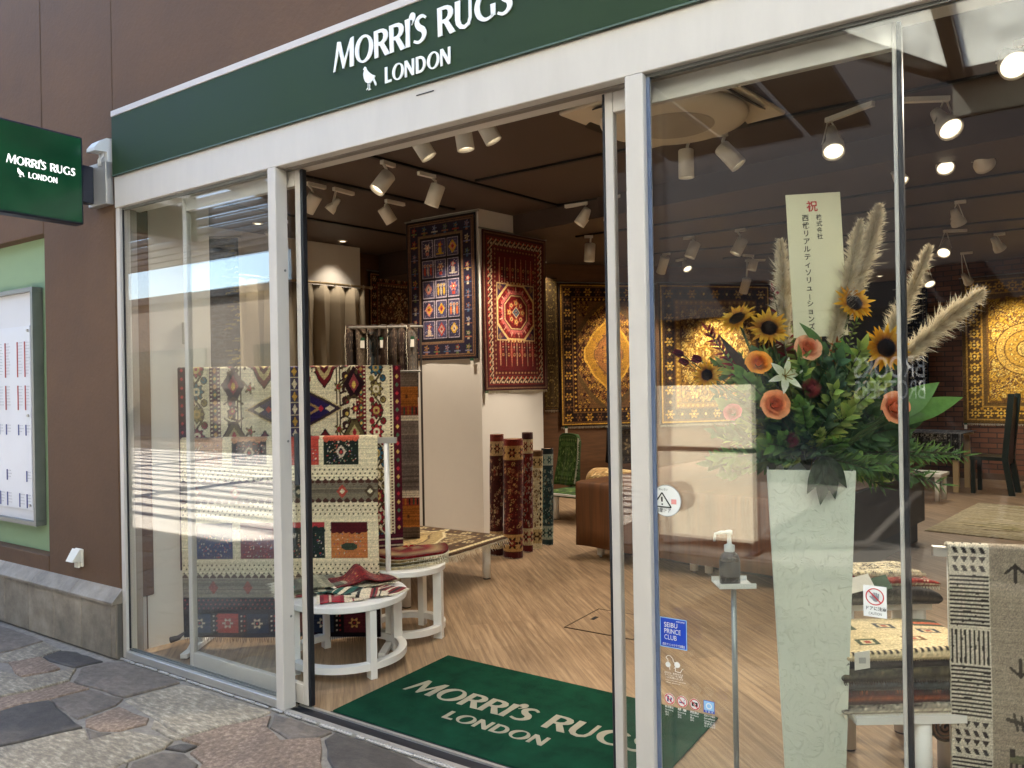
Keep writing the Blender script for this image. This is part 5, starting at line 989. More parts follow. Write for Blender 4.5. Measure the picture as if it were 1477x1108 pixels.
# ---------------------------------------------------------------- low benches and the platform with rugs on them
def bench(label, poly, z, legs, r=.032, th=.03):
    cx = sum(p[0] for p in poly)/len(poly); cy = sum(p[1] for p in poly)/len(poly); t = thing('display_bench', label, 'bench', (cx, cy, 0), group='low white display benches')
    MB().prism(poly, z-th, z).build('top', m_whitewood, t)
    for x, y in legs: MB().cyl((x, y, .008), (x, y, z-th-.0005), r, n=20).build('leg', m_whitewood, t, smooth=True); MB().cyl((x, y, 0), (x, y, .0075), r*.9, n=16).build('glide', m_black, t)
    return t
def spread_rug(name, label, o, ax, ay, lx, ly, z, col, drop=.02, edge=.04, mat=None, wob=.004, th=.012, cat='rug'):
    h, w = col.shape[:2]; u, v = grid(h, w); ax = np.array(ax[:3]); ay = np.array(ay[:3]); t = thing(name, label, cat, (o[0], o[1], z))
    e = np.minimum(np.minimum(u*lx, (1-u)*lx), np.minimum(v*ly, (1-v)*ly)); zz = z-drop*np.clip(1-e/edge, 0, 1)**2+wob*np.sin(u*8+v*3)*np.sin(v*7)*.5+wob*.5
    P = np.array([o[0], o[1], 0])+ax*(u*lx)[..., None]+ay*((1-v)*ly)[..., None]; P[..., 2] = zz; sheet('rug_pile', P, col, th, mat or m_rug, t); return t, P
bench('low white bench under the brown floral rug before the column', [(-4.50, 1.52), (-3.50, 1.50), (-3.50, 2.56), (-4.50, 2.56)], .295, [(-3.56, 1.57), (-3.545, 2.48), (-4.42, 1.60), (-4.42, 2.48)])
_t, _P = spread_rug('spread_rug', 'brown and cream floral rug spread over the low white bench', (-4.54, 1.44), (1, 0, 0), (0, 1, 0), 1.09, 1.20, .322, rug_bench(), .03, .05)
fringe([tuple(p) for p in _P[::4, -1]], 150, .05, m_tape, _t, (.5, 0, -1)); fringe([tuple(p) for p in _P[-1, ::4]], 130, .04, m_tape, _t, (0, -.5, -1))
_t, _P = spread_rug('spread_rug', 'darker rug lying under the brown floral rug on the low bench', (-4.52, 1.46), (1, 0, 0), (0, 1, 0), 1.055, 1.13, .3075, rug_gold(23, 80, 80, '2c2420', '1a1614', ['5a4a3a', '3a2c24', '6a5844'], border='1e1814'), .02, .04, th=.008)
# platform
O = Vector((-1.24, 3.19, 0)); pl = thing('display_platform', 'large grey display platform behind the flower vase', 'platform', O)
def pp(a, b): q = O+EX*a+EY*b; return (q.x, q.y)
m_pgrey = M('warm grey laminate', s(66, 60, 56), .55, var=.05); m_pdark = M('slate plinth', s(52, 60, 68), .6, var=.1, scale=4)
MB().prism([pp(0, 0), pp(0, 2.45), pp(-2.05, 2.45), pp(-2.05, 0)], .19, .635).build('body', m_pgrey, pl)
MB().prism([pp(-.05, .3), pp(-.05, 2.4), pp(-1.85, 2.4), pp(-1.85, .3)], 0, .1885).build('plinth', m_pdark, pl)
for a in (-1.93, -1.03, -.90): q = O+EX*a+EY*.10; MB().cyl((q.x, q.y, .018), (q.x, q.y, .189), .032, n=18).build('leg', m_whitewood, pl, smooth=True); MB().cyl((q.x, q.y, 0), (q.x, q.y, .0178), .012, n=10).build('glide', m_alu, pl)
m_leather = M('brown streaked cover', s(100, 61, 29), .6, var=.34, scale=2.2, stretch=(13, 1, .5)); cvp = thing('brown_cover', 'brown streaked cover draped over the grey display platform', 'cover', O)
def cover():
    prof = [(2.40, .642), (1.2, .643), (.3, .644), (.03, .645), (-.014, .642), (-.024, .634), (-.028, .58), (-.03, .4), (-.028, .25), (-.035, .105)]; n = 60; V = []; F = []
    for j, (b_, z_) in enumerate(prof):
        for i in range(n+1):
            a = -2.09+2.075*i/n; w_ = .008*math.sin(i*.55)*max(0, (.62-z_))*1.6; q = O+EX*a+EY*(b_+w_-.0); V.append((q.x, q.y, z_+.003*math.sin(i*.3)))
    for j in range(len(prof)-1):
        for i in range(n): F.append((j*(n+1)+i, (j+1)*(n+1)+i, (j+1)*(n+1)+i+1, j*(n+1)+i+1))
    me = mesh('sheet', V, F, True); o = link('sheet', me, m_leather, cvp, mw=None); md = o.modifiers.new('t', 'SOLIDIFY'); md.thickness = .006; md.offset = 1
    uv = me
cover()
# green bench at the back
bench('white bench under green rugs behind the brown cover', [(-4.55, 4.92), (-2.75, 4.66), (-2.62, 5.5), (-4.42, 5.76)], .30, [(-4.40, 4.98), (-2.9, 4.76), (-4.3, 5.64), (-2.8, 5.42)])
_gr = rug_gold(24, 90, 60, '3c5428', '2a3c1c', ['6a8042', '4e6a34', '8a9a5a', '2c4020'], border='2e4420'); spread_rug('spread_rug', 'green rug laid flat on the back bench', (-4.56, 4.92), EX, EY, 1.8, .85, .322, _gr, .05, .08)
_t = thing('bolster_rug', 'thick green rug folded upright at the back bench end', 'rug', (-4.45, 5.25, .33)); u, v = grid(*_gr.shape[:2]); P = hang((-4.60, 5.42, .925), EX, .27, .585, _gr, .012, seed=2); P[..., 2] -= .05*(2*u-1)**4*np.clip(1-v*5, 0, 1); P += np.array(EY)*(-.10*v)[..., None]; sheet('rug_pile', P, _gr, .085, m_rug, _t); fringe([tuple(p) for p in P[::3, -1]], 50, .028, m_tape, _t, (1, -.1, -.2))
_be = rug_gold(25, 90, 50, 'b89a68', '8a6a40', ['d8c090', '9a7a4a', 'c8a874', '7a5a34'], border='a8875a'); u, v = grid(*_be.shape[:2]); _t = thing('folded_rug', 'pale gold rug folded along the back bench', 'rug', (-3.4, 5.55, .33)); a_ = v*np.pi
P = np.array([-4.15, 5.45, 0])+np.array(EX)*(u*1.6)[..., None]+np.array(EY)*(-.20*np.cos(a_))[..., None]; P[..., 2] = .335+.20*np.sin(a_)**.6+.01*np.sin(u*12); P = P[::-1]; sheet('rug_pile', P, _be, .01, m_rug, _t); fringe([tuple(p) for p in P[-1, ::3]], 120, .03, m_tape, _t, (0, -1, -.2))
_t = thing('folded_rug', 'dark rug standing folded against the wooden back wall', 'rug', PB(.55, .3)); _dk = rug_gold(26, 70, 50, '2a221a', '3a3022', ['6a5a3e', '4a3c2a', '8a7450'], border='1c1712'); P = hang(PB(.25, .30, .85), DB, .7, .48, _dk, .02, seed=3); sheet('rug_pile', P, _dk, .08, m_rug, _t)
# pale rug on the floor, small white stool, table with cloth, chair
_o = Vector((-.92, 6.12, 0)); spread_rug('floor_rug', 'pale mottled rug lying on the floor at right', (_o.x, _o.y), EX, EY, 2.6, 2.15, .012, rug_pale(), .006, .03, th=.008)
def pt(a, b, z, o): q = Vector(o)+EX*a+EY*b; return (q.x, q.y, z)
st = thing('white_stool', 'small white stool left of the dark green chair', 'stool', (-1.35, 8.3, 0)); _o = (-1.45, 8.2, 0)
MB().prism([pt(0, 0, 0, _o)[:2], pt(.5, 0, 0, _o)[:2], pt(.5, .4, 0, _o)[:2], pt(0, .4, 0, _o)[:2]], .30, .335).build('seat', m_whitewood, st)
for a, c_ in ((.05, .05), (.45, .05), (.05, .35), (.45, .35)): p = pt(a, c_, 0, _o); MB().cyl(p, (p[0], p[1], .2995), .028, n=14).build('leg', m_whitewood, st, smooth=True)
tb = thing('wooden_table', 'table with beige legs beneath the dark patterned cloth', 'table', (-1.3, 9.4, 0)); _o = (-1.75, 9.25, 0); m_beige = M('beige wood', s(186, 164, 128), .5, var=.1)
MB().prism([pt(0, 0, 0, _o)[:2], pt(.95, 0, 0, _o)[:2], pt(.95, .7, 0, _o)[:2], pt(0, .7, 0, _o)[:2]], .72, .755).build('top', m_beige, tb)
for a, c_ in ((.06, .06), (.88, .06), (.06, .64), (.88, .64)): p = pt(a, c_, 0, _o); MB().obox((p[0], p[1], .36), EX*.032, EY*.032, Vector((0, 0, .359))).build('leg', m_beige, tb)
_cl = rug_gold(27, 120, 60, '2a2c30', '4a4c50', ['7a7a78', '4e5054', '9a9890', '1e2024'], border='222428'); u, v = grid(*_cl.shape[:2]); _t = thing('table_cloth', 'dark patterned cloth hanging over the back table', 'cloth', _o)
sv = v*1.0; P = np.zeros(_cl.shape); k_ = np.clip(sv-.45, 0, 1); P[:] = np.array(_o); P += np.array(EX)*(-.03+u*1.01)[..., None]; P += np.array(EY)*(.72-np.minimum(sv, .45)/.45*.745+.012*np.sin(u*30)*(k_ > 0)*k_*2)[..., None]; P[..., 2] = .765-k_*.62; sheet('cloth', P, _cl, .006, m_flat, _t)
chr_ = thing('dark_chair', 'tall backed dark green chair beneath the large golden rug', 'chair', (-.45, 9.35, 0)); _o = (-.72, 9.15, 0); m_chair = M('dark green lacquer', s(18, 36, 34), .35, var=.1)
MB().prism([pt(0, 0, 0, _o)[:2], pt(.42, 0, 0, _o)[:2], pt(.42, .44, 0, _o)[:2], pt(0, .44, 0, _o)[:2]], .43, .475).build('seat', m_chair, chr_)
for a, c_ in ((.03, .04), (.03, .40)): p = pt(a, c_, 0, _o); MB().obox((p[0], p[1], .2145), EX*.024, EY*.024, Vector((0, 0, .2145))).build('leg', m_chair, chr_)
bk = MB()
for c_ in (.02, .40):
    p0 = Vector(pt(.46, c_, 0, _o)); p1 = Vector(pt(.39, c_, .45, _o)); p2 = Vector(pt(.47, c_, 1.27, _o))
    for a, b_ in ((p0, p1), (p1, p2)): bk.obox((a+b_)/2, (b_-a)/2, EX*.035, EY*.022)
    bk.build('rear_post', m_chair, chr_); bk = MB()
p1 = Vector(pt(.43, .21, .80, _o)); MB().obox(p1, Vector((.0, 0, .42))+EX*.03, EX*.012, EY*.165).build('backrest', m_chair, chr_)

# ---------------------------------------------------------------- curtain and its rod, hanging sample rugs, wall plate
m_curt = M('taupe curtain', s(152, 140, 120), .85, var=.06, scale=2); _o = Vector((-6.84, 3.6, 0))+EX*.10
cr = thing('curtain_rod', 'thin metal curtain rod along the left wall', 'rod', _o+Vector((0, 0, 2.67))); MB().cyl(_o+EY*-1.15+Vector((0, 0, 2.685)), _o+EY*.86+Vector((0, 0, 2.685)), .014, n=12).build('rod', M('brass rod', s(190, 168, 130), .35, .6), cr, smooth=True)
for e in (-1.15, .86): MB().lathe([(.012, -.02), (.022, -.01), (.022, .01), (.012, .02)], _o+EY*e+Vector((0, 0, 2.685)), 12).build('finial', MATS['brass rod'], cr)
ct = thing('curtain', 'taupe pleated curtain hanging from the rod at left', 'curtain', _o); n = 150; V = []; F = []
for j in range(14):
    z_ = 2.66-2.6*j/13
    for i in range(n+1):
        q = i/n; ph = q*2*math.pi*9; amp = (.018+.05*min(1, j/4))*(1+.3*math.sin(q*14)); p = _o+EY*(-1.1+1.86*q+.012*math.sin(ph*2+j*.2))+EX*(amp*math.sin(ph+.15*math.sin(j*.7)*1.5)); V.append((p.x, p.y, z_))
for j in range(13):
    for i in range(n): F.append((j*(n+1)+i, j*(n+1)+i+1, (j+1)*(n+1)+i+1, (j+1)*(n+1)+i))
_c = link('fabric', mesh('fabric', V, F, True), m_curt, ct); _c.modifiers.new('t', 'SOLIDIFY').thickness = .004
for k in range(10): p = _o+EY*(-1.05+.2*k)+Vector((0, 0, 2.685)); MB().tube([p+EX*.018*math.cos(a)+Vector((0, 0, .018*math.sin(a))) for a in [x*.63 for x in range(11)]], .003, 5).build('ring', m_alu, ct)
sr = thing('sample_rail', 'metal rail carrying dark rug samples above the kilim', 'rail', (-4.6, 2.45, 0)); a_, b_ = Vector((-4.84, 2.30, 0)), Vector((-4.30, 2.66, 0)); MB().cyl(a_+Vector((0, 0, 2.0)), b_+Vector((0, 0, 2.0)), .012, n=10).build('rail', m_rod, sr)
for p in (a_+(b_-a_)*.03, b_-(b_-a_)*.03): MB().cyl(p, p+Vector((0, 0, 1.99)), .009, n=10).build('upright', M('dark bronze', s(52, 44, 38), .5), sr)
_lab = ['far left', 'second from the left', 'third from the left', 'middle', 'third from the right', 'second from the right', 'far right']
_sd = (b_-a_).normalized()
for k in range(7):
    p = a_+(b_-a_)*(.07+.132*k); t = thing('rug_sample', 'dark fringed rug sample on the rail above the kilim, '+_lab[k], 'rug sample', p, group='rug samples on the rail'); cc = rug_gold(40+k, 40, 60, ['2a221e', '5a4e40', '2c3438', '4a3428', '3a2e28', '30221e', '56504a'][k], '3a2c24', ['6a5a4a', '4a3a30', '8a7a68', '2a201c'], border=['1c1614', '3a3028'][k % 2]); u, v = grid(*cc.shape[:2])
    nn = np.array(Vector((_sd.y, -_sd.x, 0))); s2 = v*2-1; P = np.array(p)+np.array(_sd)*((u-.5)*.085)[..., None]+nn*(.04*np.cos(u*3+k)+.03*np.sign(-s2)*0+.012*np.sin(v*9+k))[..., None]; P[..., 2] = 2.03-.62*v-.02*np.abs(u-.5); P += nn*(.03*(1-np.clip(v*6, 0, 1))*-1)[..., None]; sheet('rug_pile', P, cc, .012, m_rug, t)
    if k % 2 == 0: fringe([tuple(q) for q in P[::3, 0]], 40, .03, m_tape, t, (nn[0], nn[1], -.6))
    if k in (1, 3, 6): label_tag(Vector(P[12, 20])+Vector(nn)*.012, t, _sd)
wpl = thing('wall_plate', 'small rounded grey plate on the white pier in the left window', 'wall plate', (-4.26, .42, 1.83)); _o = Vector((-4.262, .42, 1.84)); MB().obox(_o, EX*.006, EY*.028, Vector((0, 0, .066))).build('plate', M('warm grey plastic', s(176, 172, 160), .5), wpl); MB().obox(_o+EX*.0065, EX*.0015, EY*.020, Vector((0, 0, .055))).build('cover', MATS['warm grey plastic'], wpl)

# ---------------------------------------------------------------- nest of round tables with small rugs
def round_table(label, c, r, h, rot):
    t = thing('round_table', label, 'table', (c[0], c[1], 0), rot, group='nest of round white tables'); k = dict(world=False)
    MB().lathe([(.001, h-.034), (r-.004, h-.034), (r, h-.030), (r, h-.004), (r-.004, h), (.001, h)], n=56).build('top', m_whitewood, t, smooth=False, **k)
    n = 56; b = MB(); rin, rout, z0, z1 = r-.05, r-.004, .045, .08
    v = [(q*math.cos(2*math.pi*i/n), q*math.sin(2*math.pi*i/n), z) for q, z in ((rin, z0), (rout, z0), (rout, z1), (rin, z1)) for i in range(n)]
    b.add(v, [(a*n+i, a*n+(i+1) % n, ((a+1) % 4)*n+(i+1) % n, ((a+1) % 4)*n+i) for a in range(4) for i in range(n)]); b.build('base_ring', m_whitewood, t, **k)
    for j in range(4):
        a = j*math.pi/2; d = Vector((math.cos(a), math.sin(a), 0)); e = Vector((-d.y, d.x, 0))
        MB().obox(d*(r-.026)+Vector((0, 0, (h-.035)/2)), d*.026, e*.018, Vector((0, 0, (h-.035)/2))).build('leg', m_whitewood, t, **k)
    return t
TA, TB = (-3.14, .62), (-3.17, 1.14)
round_table('larger round white table in front of the rug rack', TA, .325, .385, -.35); round_table('smaller round white table behind the larger round one', TB, .235, .43, .25)
def small_rug(label, c, ang, lx, ly, z, col, bend=.0, fr=None, wob=.004, th=.006):
    ax = Vector((math.cos(ang), math.sin(ang), 0)); ay = Vector((-ax.y, ax.x, 0)); h, w = col.shape[:2]; u, v = grid(h, w); t = thing('small_rug', label, 'rug', (c[0], c[1], z), group='small rugs on the round tables')
    P = np.array([c[0], c[1], 0])+np.array(ax)*((u-.5)*lx)[..., None]+np.array(ay)*((.5-v)*ly)[..., None]; P[..., 2] = z+bend*np.exp(-((u-.5)/.16)**2)*(.4+.6*(1-v))+wob*(1+np.sin(u*9+v*5+ang)); sheet('woven_face', P, col, th, m_flat, t)
    if fr:
        for e, d in ((P[::3, 0], -ax), (P[::3, -1], ax)): fringe([tuple(q) for q in e], int(ly/.005), fr, m_tape, t, (d.x, d.y, -.12), .0014)
    return t
def mini(seed, base, cols): return rug_gold(seed, 56, 40, base, cols[0], cols, border=cols[-1])
def stripes(seed, cols):
    c = Cv(60, 40, cols[0]); r = random.Random(seed); x = 0
    while x < 60: w_ = r.randint(2, 6); c.rect(x, 0, x+w_, 40, r.choice(cols)); x += w_
    return c.grain(.1).a
z0 = .386
for lab, dx, dy, an, lx, ly, dz, col, bend, fr in (
    ('red-edged small kilim at the bottom left of the round table', -.16, .02, .3, .34, .22, .004, stripes(1, ['8a2a2a', 'c8bca0', '3a3a34']), 0, .03),
    ('olive striped small rug in the left stack on the round table', -.17, .04, .4, .34, .22, .016, stripes(2, ['6a6a50', '8a866a', 'b0a88c', '4a4a3a']), .01, .04),
    ('grey green small rug topmost of the left stack', -.18, .05, .5, .33, .21, .032, stripes(3, ['7a7a64', '9a967c', '5a5a4c']), .015, .045),
    ('dark striped small mat near the right rim of the round table', .19, -.01, -.5, .2, .14, .004, stripes(4, ['2a2a28', 'd8ccb0', '7a2a2c', '2c4a3c']), .004, .02),
    ('black and cream zigzag mat across the table front', .10, -.10, .1, .2, .13, .010, stripes(5, ['24201e', 'd8ccb0', 'd8ccb0', '8a2a30']), .006, .025),
    ('crimson small mat on the front of the round table', .01, -.17, .25, .19, .12, .006, stripes(6, ['7a1a28', '9a2a34', 'd0c0a8']), .004, .025),
    ('teal and cream small mat at the middle of the table', -.02, -.06, -.3, .17, .12, .018, stripes(7, ['2a5a50', 'd8ccb0', '24201e']), .01, .03),
    ('cream small rug folded under the dark red one', .04, .12, .55, .30, .20, .012, mini(61, 'd8ccb0', ['b0a080', 'c8bca0', '9a8a68', 'cfc3a4']), .02, .02),
    ('dark red small rug heaped on the round table', .06, .11, .5, .29, .18, .032, mini(62, '6a1218', ['8a2420', '4a0c12', 'a87848', '5a1014']), .055, .018)):
    small_rug(lab, (TA[0]+dx*_R.x-dy*_R.y, TA[1]+dx*_R.y+dy*_R.x), an+.59, lx*1.18, ly*1.18, z0+dz, col, bend*1.25, fr)
cd = thing('price_card', 'blue and green price card on the round table edge', 'card', (-3.36, .36, .4)); p = Vector((-3.37, .40, .405)); MB().obox(p, _R*.045, Vector((-.4, .6, .3))*.004, Vector((.1, -.15, .95))*.028).build('card', M('teal card', s(38, 140, 120), .5), cd); MB().obox(p+Vector((.004, -.012, .008)), _R*.04, Vector((-.4, .6, .3))*.003, Vector((.1, -.15, .95))*.008).build('blue_stripe', M('blue card', s(40, 90, 170), .5), cd)
def half_round(label, c, ang, r, z, col, th, cfr):
    t = thing('round_rug', label, 'rug', (c[0], c[1], z), group='folded round rugs on the small table'); n, m = 60, 26; v, u = np.mgrid[0:1:m*1j, 0:1:n*1j]; a = ang+(u-.5)*math.pi*1.12; rr = r*v
    P = np.stack([c[0]+rr*np.cos(a), c[1]+rr*np.sin(a), z+.02*(1-v)**2+.005*np.sin(u*14)*v], -1); P = P[:, ::-1]; sheet('pile', P, col[:, ::-1], th, m_rug, t); fringe([tuple(q) for q in P[-1, ::2]], 130, .022, cfr, t, (math.cos(ang)*.5, math.sin(ang)*.5, -.8), .002)
def disc_cols(cols):
    c = Cv(60, 26, cols[0]); 
    for k, (y0, y1) in enumerate(((0, 4), (4, 9), (9, 12), (12, 18), (18, 23), (23, 26))): c.rect(0, y0, 60, y1, cols[k % len(cols)])
    for x in range(2, 60, 5): c.ros(x, 15, 2.2, cols[1], cols[2]); c.ros(x+2, 6, 1.6, cols[2]); c.dia(x, 20.5, 1.6, 1.6, cols[0])
    return c.grain(.1).a
for k, (lab, cs, r) in enumerate((('cream half-round rug at the bottom of the small table stack', ['d0c4a4', '3a4a3c', 'b0a484'], .285), ('dark green half-round rug second in the small table stack', ['2c3428', 'c8bc9a', '5a5238'], .27), ('brown half-round rug third in the small table stack', ['5a4028', '3a2a1c', '9a8054'], .255), ('bright red half-round rug on top of the small table stack', ['a01c24', 'c8a878', '7a1218'], .245))):
    half_round(lab, (TB[0]-.09+.012*k, TB[1]+.06+.008*k), -.62, r, .436+.017*k, disc_cols(cs), .013, m_tape)

# ---------------------------------------------------------------- folded rugs on a white table at the right window
def slab(label, c, ax, ay, h, col, mat=None, bulge=.012, fr=None, group=None, seed=0):
    hh, w = col.shape[:2]; u, v = grid(hh, w); a = (u*2-1)*1.22; b_ = (v*2-1)*1.22; ca, cb = np.clip(a, -1, 1), np.clip(b_, -1, 1); da = np.clip((np.abs(a)-1)/.22, 0, 1); db = np.clip((np.abs(b_)-1)/.22, 0, 1); q = np.maximum(da, db)
    t = thing('folded_rug', label, 'rug', c, group=group); P = np.array(c)+np.array(ax)*(ca+np.sign(a)*.0)[..., None]-np.array(ay)*(cb)[..., None]; na = np.array(Vector(ax).normalized()); nb = np.array(Vector(ay).normalized())
    bl = bulge*np.sin(q*np.pi); P += na*(np.sign(a)*(da > 0)*bl)[..., None]-nb*(np.sign(b_)*(db > 0)*bl)[..., None]; P[..., 2] = c[2]+h*(1-q)+.006*np.sin(u*7+seed)*np.sin(v*6+seed)*(1-q)-.012*(np.abs(ca)**4)*(1-q); sheet('rug_pile', P, col, .006, mat or m_rug, t)
    if fr: fringe([tuple(p) for p in P[-2, 4:-4:2]], 60, .02, fr, t, (-ay[0]*2, -ay[1]*2, -.6), .002); fringe([tuple(p) for p in P[4:-4:2, 1]], 50, .02, fr, t, (-ax[0]*2, -ax[1]*2, -.6), .002)
    return t
_F = Vector((-.558, .83, 0)); tc_ = Vector((-.36, .60, 0))+_F*.165+_R*.05
wt = thing('white_table', 'white table with thick round leg under the folded rug pile', 'table', tc_); MB().obox(tc_+Vector((0, 0, .33)), _R*.27, _F*.20, Vector((0, 0, .013))).build('top', m_whitewood, wt)
for a, b_ in ((-.03, -.165), (.22, -.165), (-.22, .14), (.22, .14)): p = tc_+_R*a+_F*b_; MB().cyl(p+Vector((0, 0, 0)), p+Vector((0, 0, .3165)), .031, n=22).build('leg', m_whitewood, wt, smooth=True)
def motif_cream():
    c = Cv(110, 80, 'd6c29a'); r = random.Random(3)
    for x, y in ((25, 30), (55, 25), (82, 33), (30, 55), (62, 52), (90, 58)): c.rect(x-7, y-5, x+7, y+5, r.choice(['3a4a34', '6a4a2c', '2c3440'])); c.rect(x-4, y-3, x+4, y+3, 'd6c29a'); c.rect(x-2, y-1.5, x+2, y+1.5, 'a8483a')
    c.rect(78, 8, 110, 22, '3a4638'); c.rect(80, 14, 110, 18, 'b85a34'); c.fr(0, 3, 'c8b48a')
    for x in range(0, 110, 4): c.rect(x, 70, x+2, 74, '2c2420')
    return c.grain(.08).a
pc = Vector((-.39, .62, .344))+_F*.135+_R*.025; zz = .3435
def plain(seed, base, cols): return rug_gold(seed, 70, 50, base, cols[0], cols, border=base)
m_dw = MATS['dark wool']
for k, (lab, base, cols, th, fr) in enumerate((('speckled black and cream rug at the bottom of the right pile', '8a8274', ['2a2622', 'c8bca4', '4a443c'], .030, m_tape), ('dark maroon rug second from the bottom of the right pile', '3c1418', ['5a1c20', '8a4424', '2a0e12'], .055, None), ('grey blue rug in the middle of the right pile', '3c4448', ['5a6468', '2a3034', '74746a'], .035, m_dw), ('olive brown rug third from the top of the right pile', '4a4434', ['6a6048', '332e24', '5a5240'], .045, m_dw), ('black speckled rug second from the top of the right pile', '26221f', ['8a8478', '3a3430', 'b0a898'], .035, None))):
    o_ = pc+_R*(.012*((k*7) % 3-1))+_F*(.008*((k*5) % 3-1)); slab(lab, (o_.x, o_.y, zz), _R*.245, _F*.17, th, plain(70+k, base, cols), fr=fr, group='folded rugs in the right window', seed=k); zz += th-.004
slab('cream rug with small square motifs on top of the right pile', (pc.x+.0, pc.y, zz), _R*.24, _F*.175, .04, motif_cream(), fr=m_dw, group='folded rugs in the right window', seed=9); zz += .04
p = pc-_R*.19-_F*.14
tg = thing('price_label', 'white price label hanging from the right rug pile', 'label', (p.x, p.y, .55)); p = pc-_R*.205-_F*.195; MB().obox((p.x, p.y, .535), _R*.026+Vector((0, 0, .004)), _F*.0008, Vector((0, 0, .030))).build('card', m_tagw, tg); MB().obox(Vector((p.x, p.y, .535))-_F*.0015, _R*.012, _F*.0004, Vector((0, 0, .010))).build('print', M('grey ink', s(176, 174, 170), .7), tg)
bk2 = pc+_F*.36+_R*.08
slab('black rug with green tags behind the cream one', (bk2.x, bk2.y, .60), _R*.21, _F*.13, .055, plain(81, '1e1c1e', ['33302e', '4a443c', '26242a']), group='folded rugs in the right window', seed=3)
slab('red rug with cream zigzag edge at the back of the right pile', (bk2.x+.03, bk2.y+.05, .652), _R*.18, _F*.10, .035, plain(82, '8a2420', ['b8483a', 'd8c8a8', '5a1614']), fr=m_tape, group='folded rugs in the right window', seed=4)
slab('cream and dark brown rug topmost at the back of the right pile', (bk2.x+.03, bk2.y+.07, .684), _R*.13, _F*.08, .03, plain(83, 'c8b894', ['2c201a', 'e0d4b8', '3a2a20']), group='folded rugs in the right window', seed=5)
g_ = bench('white support table behind the right rug pile', [tuple((bk2+_R*a+_F*b_)[:2]) for a, b_ in ((-.17, -.10), (.20, -.10), (.20, .12), (-.17, .12))], .598, [tuple((bk2+_R*a+_F*b_)[:2]) for a, b_ in ((-.13, -.06), (.16, -.06), (.16, .08), (-.13, .08))])
for k, (a, b_) in enumerate(((-.02, -.10), (-.10, -.12))): q = bk2+_R*a+_F*b_; MB().obox((q.x, q.y, .672+.010*k), (_R*.05)+Vector((0, 0, .012)), _F*.03+Vector((0, 0, .02)), Vector((0, 0, .0008))).build('tag', m_tag if k == 0 else m_tagw, tg)
rl = thing('rug_roll', 'small grey green rug roll on the floor below the right table', 'rug roll', (-.15, .95, 0)); _c = plain(85, '6a6a5a', ['8a887a', '4a4a40', '9a9684']); u, v = grid(*_c.shape[:2]); a_ = u*2*np.pi; q = pc+_R*.20+_F*.03
P = np.array([q.x, q.y, 0])+np.array(_F)*(v*.28)[..., None]+np.array(_R)*(.055*np.cos(a_))[..., None]; P[..., 2] = .20+.055*np.sin(a_); sheet('rolled_rug', P, _c, .006, m_rug, rl); b = MB(); b.tube([Vector((q.x, q.y, .20))+_R*(.052*(1-.9*k/50)*math.cos(k*.38))+Vector((0, 0, .052*(1-.9*k/50)*math.sin(k*.38))) for k in range(51)], .0045, 5); b.build('spiral_end', MATS['rug backing'], rl); MB().obox((q+_F*.14)+Vector((0, 0, .14)), _R*.12, _F*.14, Vector((0, 0, .006))).build('shelf', m_whitewood, wt)
# ---------------------------------------------------------------- flower stand
def petal_mat(name, rough=.55, trans=.25):
    m = bpy.data.materials.new(name); m.use_nodes = True; nt = m.node_tree; b = nt.nodes['Principled BSDF']; L = nt.links.new; out = nt.nodes['Material Output']
    ca = nt.nodes.new('ShaderNodeVertexColor'); ca.layer_name = 'Col'; n = nt.nodes.new('ShaderNodeTexNoise'); n.inputs['Scale'].default_value = 60; tc = nt.nodes.new('ShaderNodeTexCoord'); L(tc.outputs['Object'], n.inputs['Vector'])
    mr = nt.nodes.new('ShaderNodeMapRange'); mr.inputs[3].default_value = .75; mr.inputs[4].default_value = 1.25; L(n.outputs[0], mr.inputs[0]); hs = nt.nodes.new('ShaderNodeHueSaturation'); L(ca.outputs[0], hs.inputs['Color']); L(mr.outputs[0], hs.inputs['Value']); L(hs.outputs[0], b.inputs['Base Color'])
    b.inputs['Roughness'].default_value = rough; b.inputs['Specular IOR Level'].default_value = .3; tl = nt.nodes.new('ShaderNodeBsdfTranslucent'); L(hs.outputs[0], tl.inputs[0]); mx = nt.nodes.new('ShaderNodeMixShader'); mx.inputs[0].default_value = trans; L(b.outputs[0], mx.inputs[1]); L(tl.outputs[0], mx.inputs[2]); L(mx.outputs[0], out.inputs[0]); return m
m_petal = petal_mat('petals'); m_leaf = petal_mat('leaves', .42, .18); m_plume = petal_mat('plumes', .95, .3)
class PB2:                                                   # mesh with a colour for each vertex
    def __init__(self): self.v = []; self.f = []; self.c = []
    def add(self, v, f, c): k = len(self.v); self.v += [tuple(p) for p in v]; self.f += [tuple(i+k for i in q) for q in f]; self.c += list(c)
    def build(self, name, mat, parent, smooth=True):
        me = mesh(name, self.v, self.f, smooth); at_ = me.color_attributes.new('Col', 'FLOAT_COLOR', 'POINT')
        at_.data.foreach_set('color', np.array([tuple(x)+(1,) for x in self.c], np.float32).ravel()); return link(name, me, mat, parent)
def mixc(a, b, t): return tuple(x+(y-x)*t for x, y in zip(a, b))
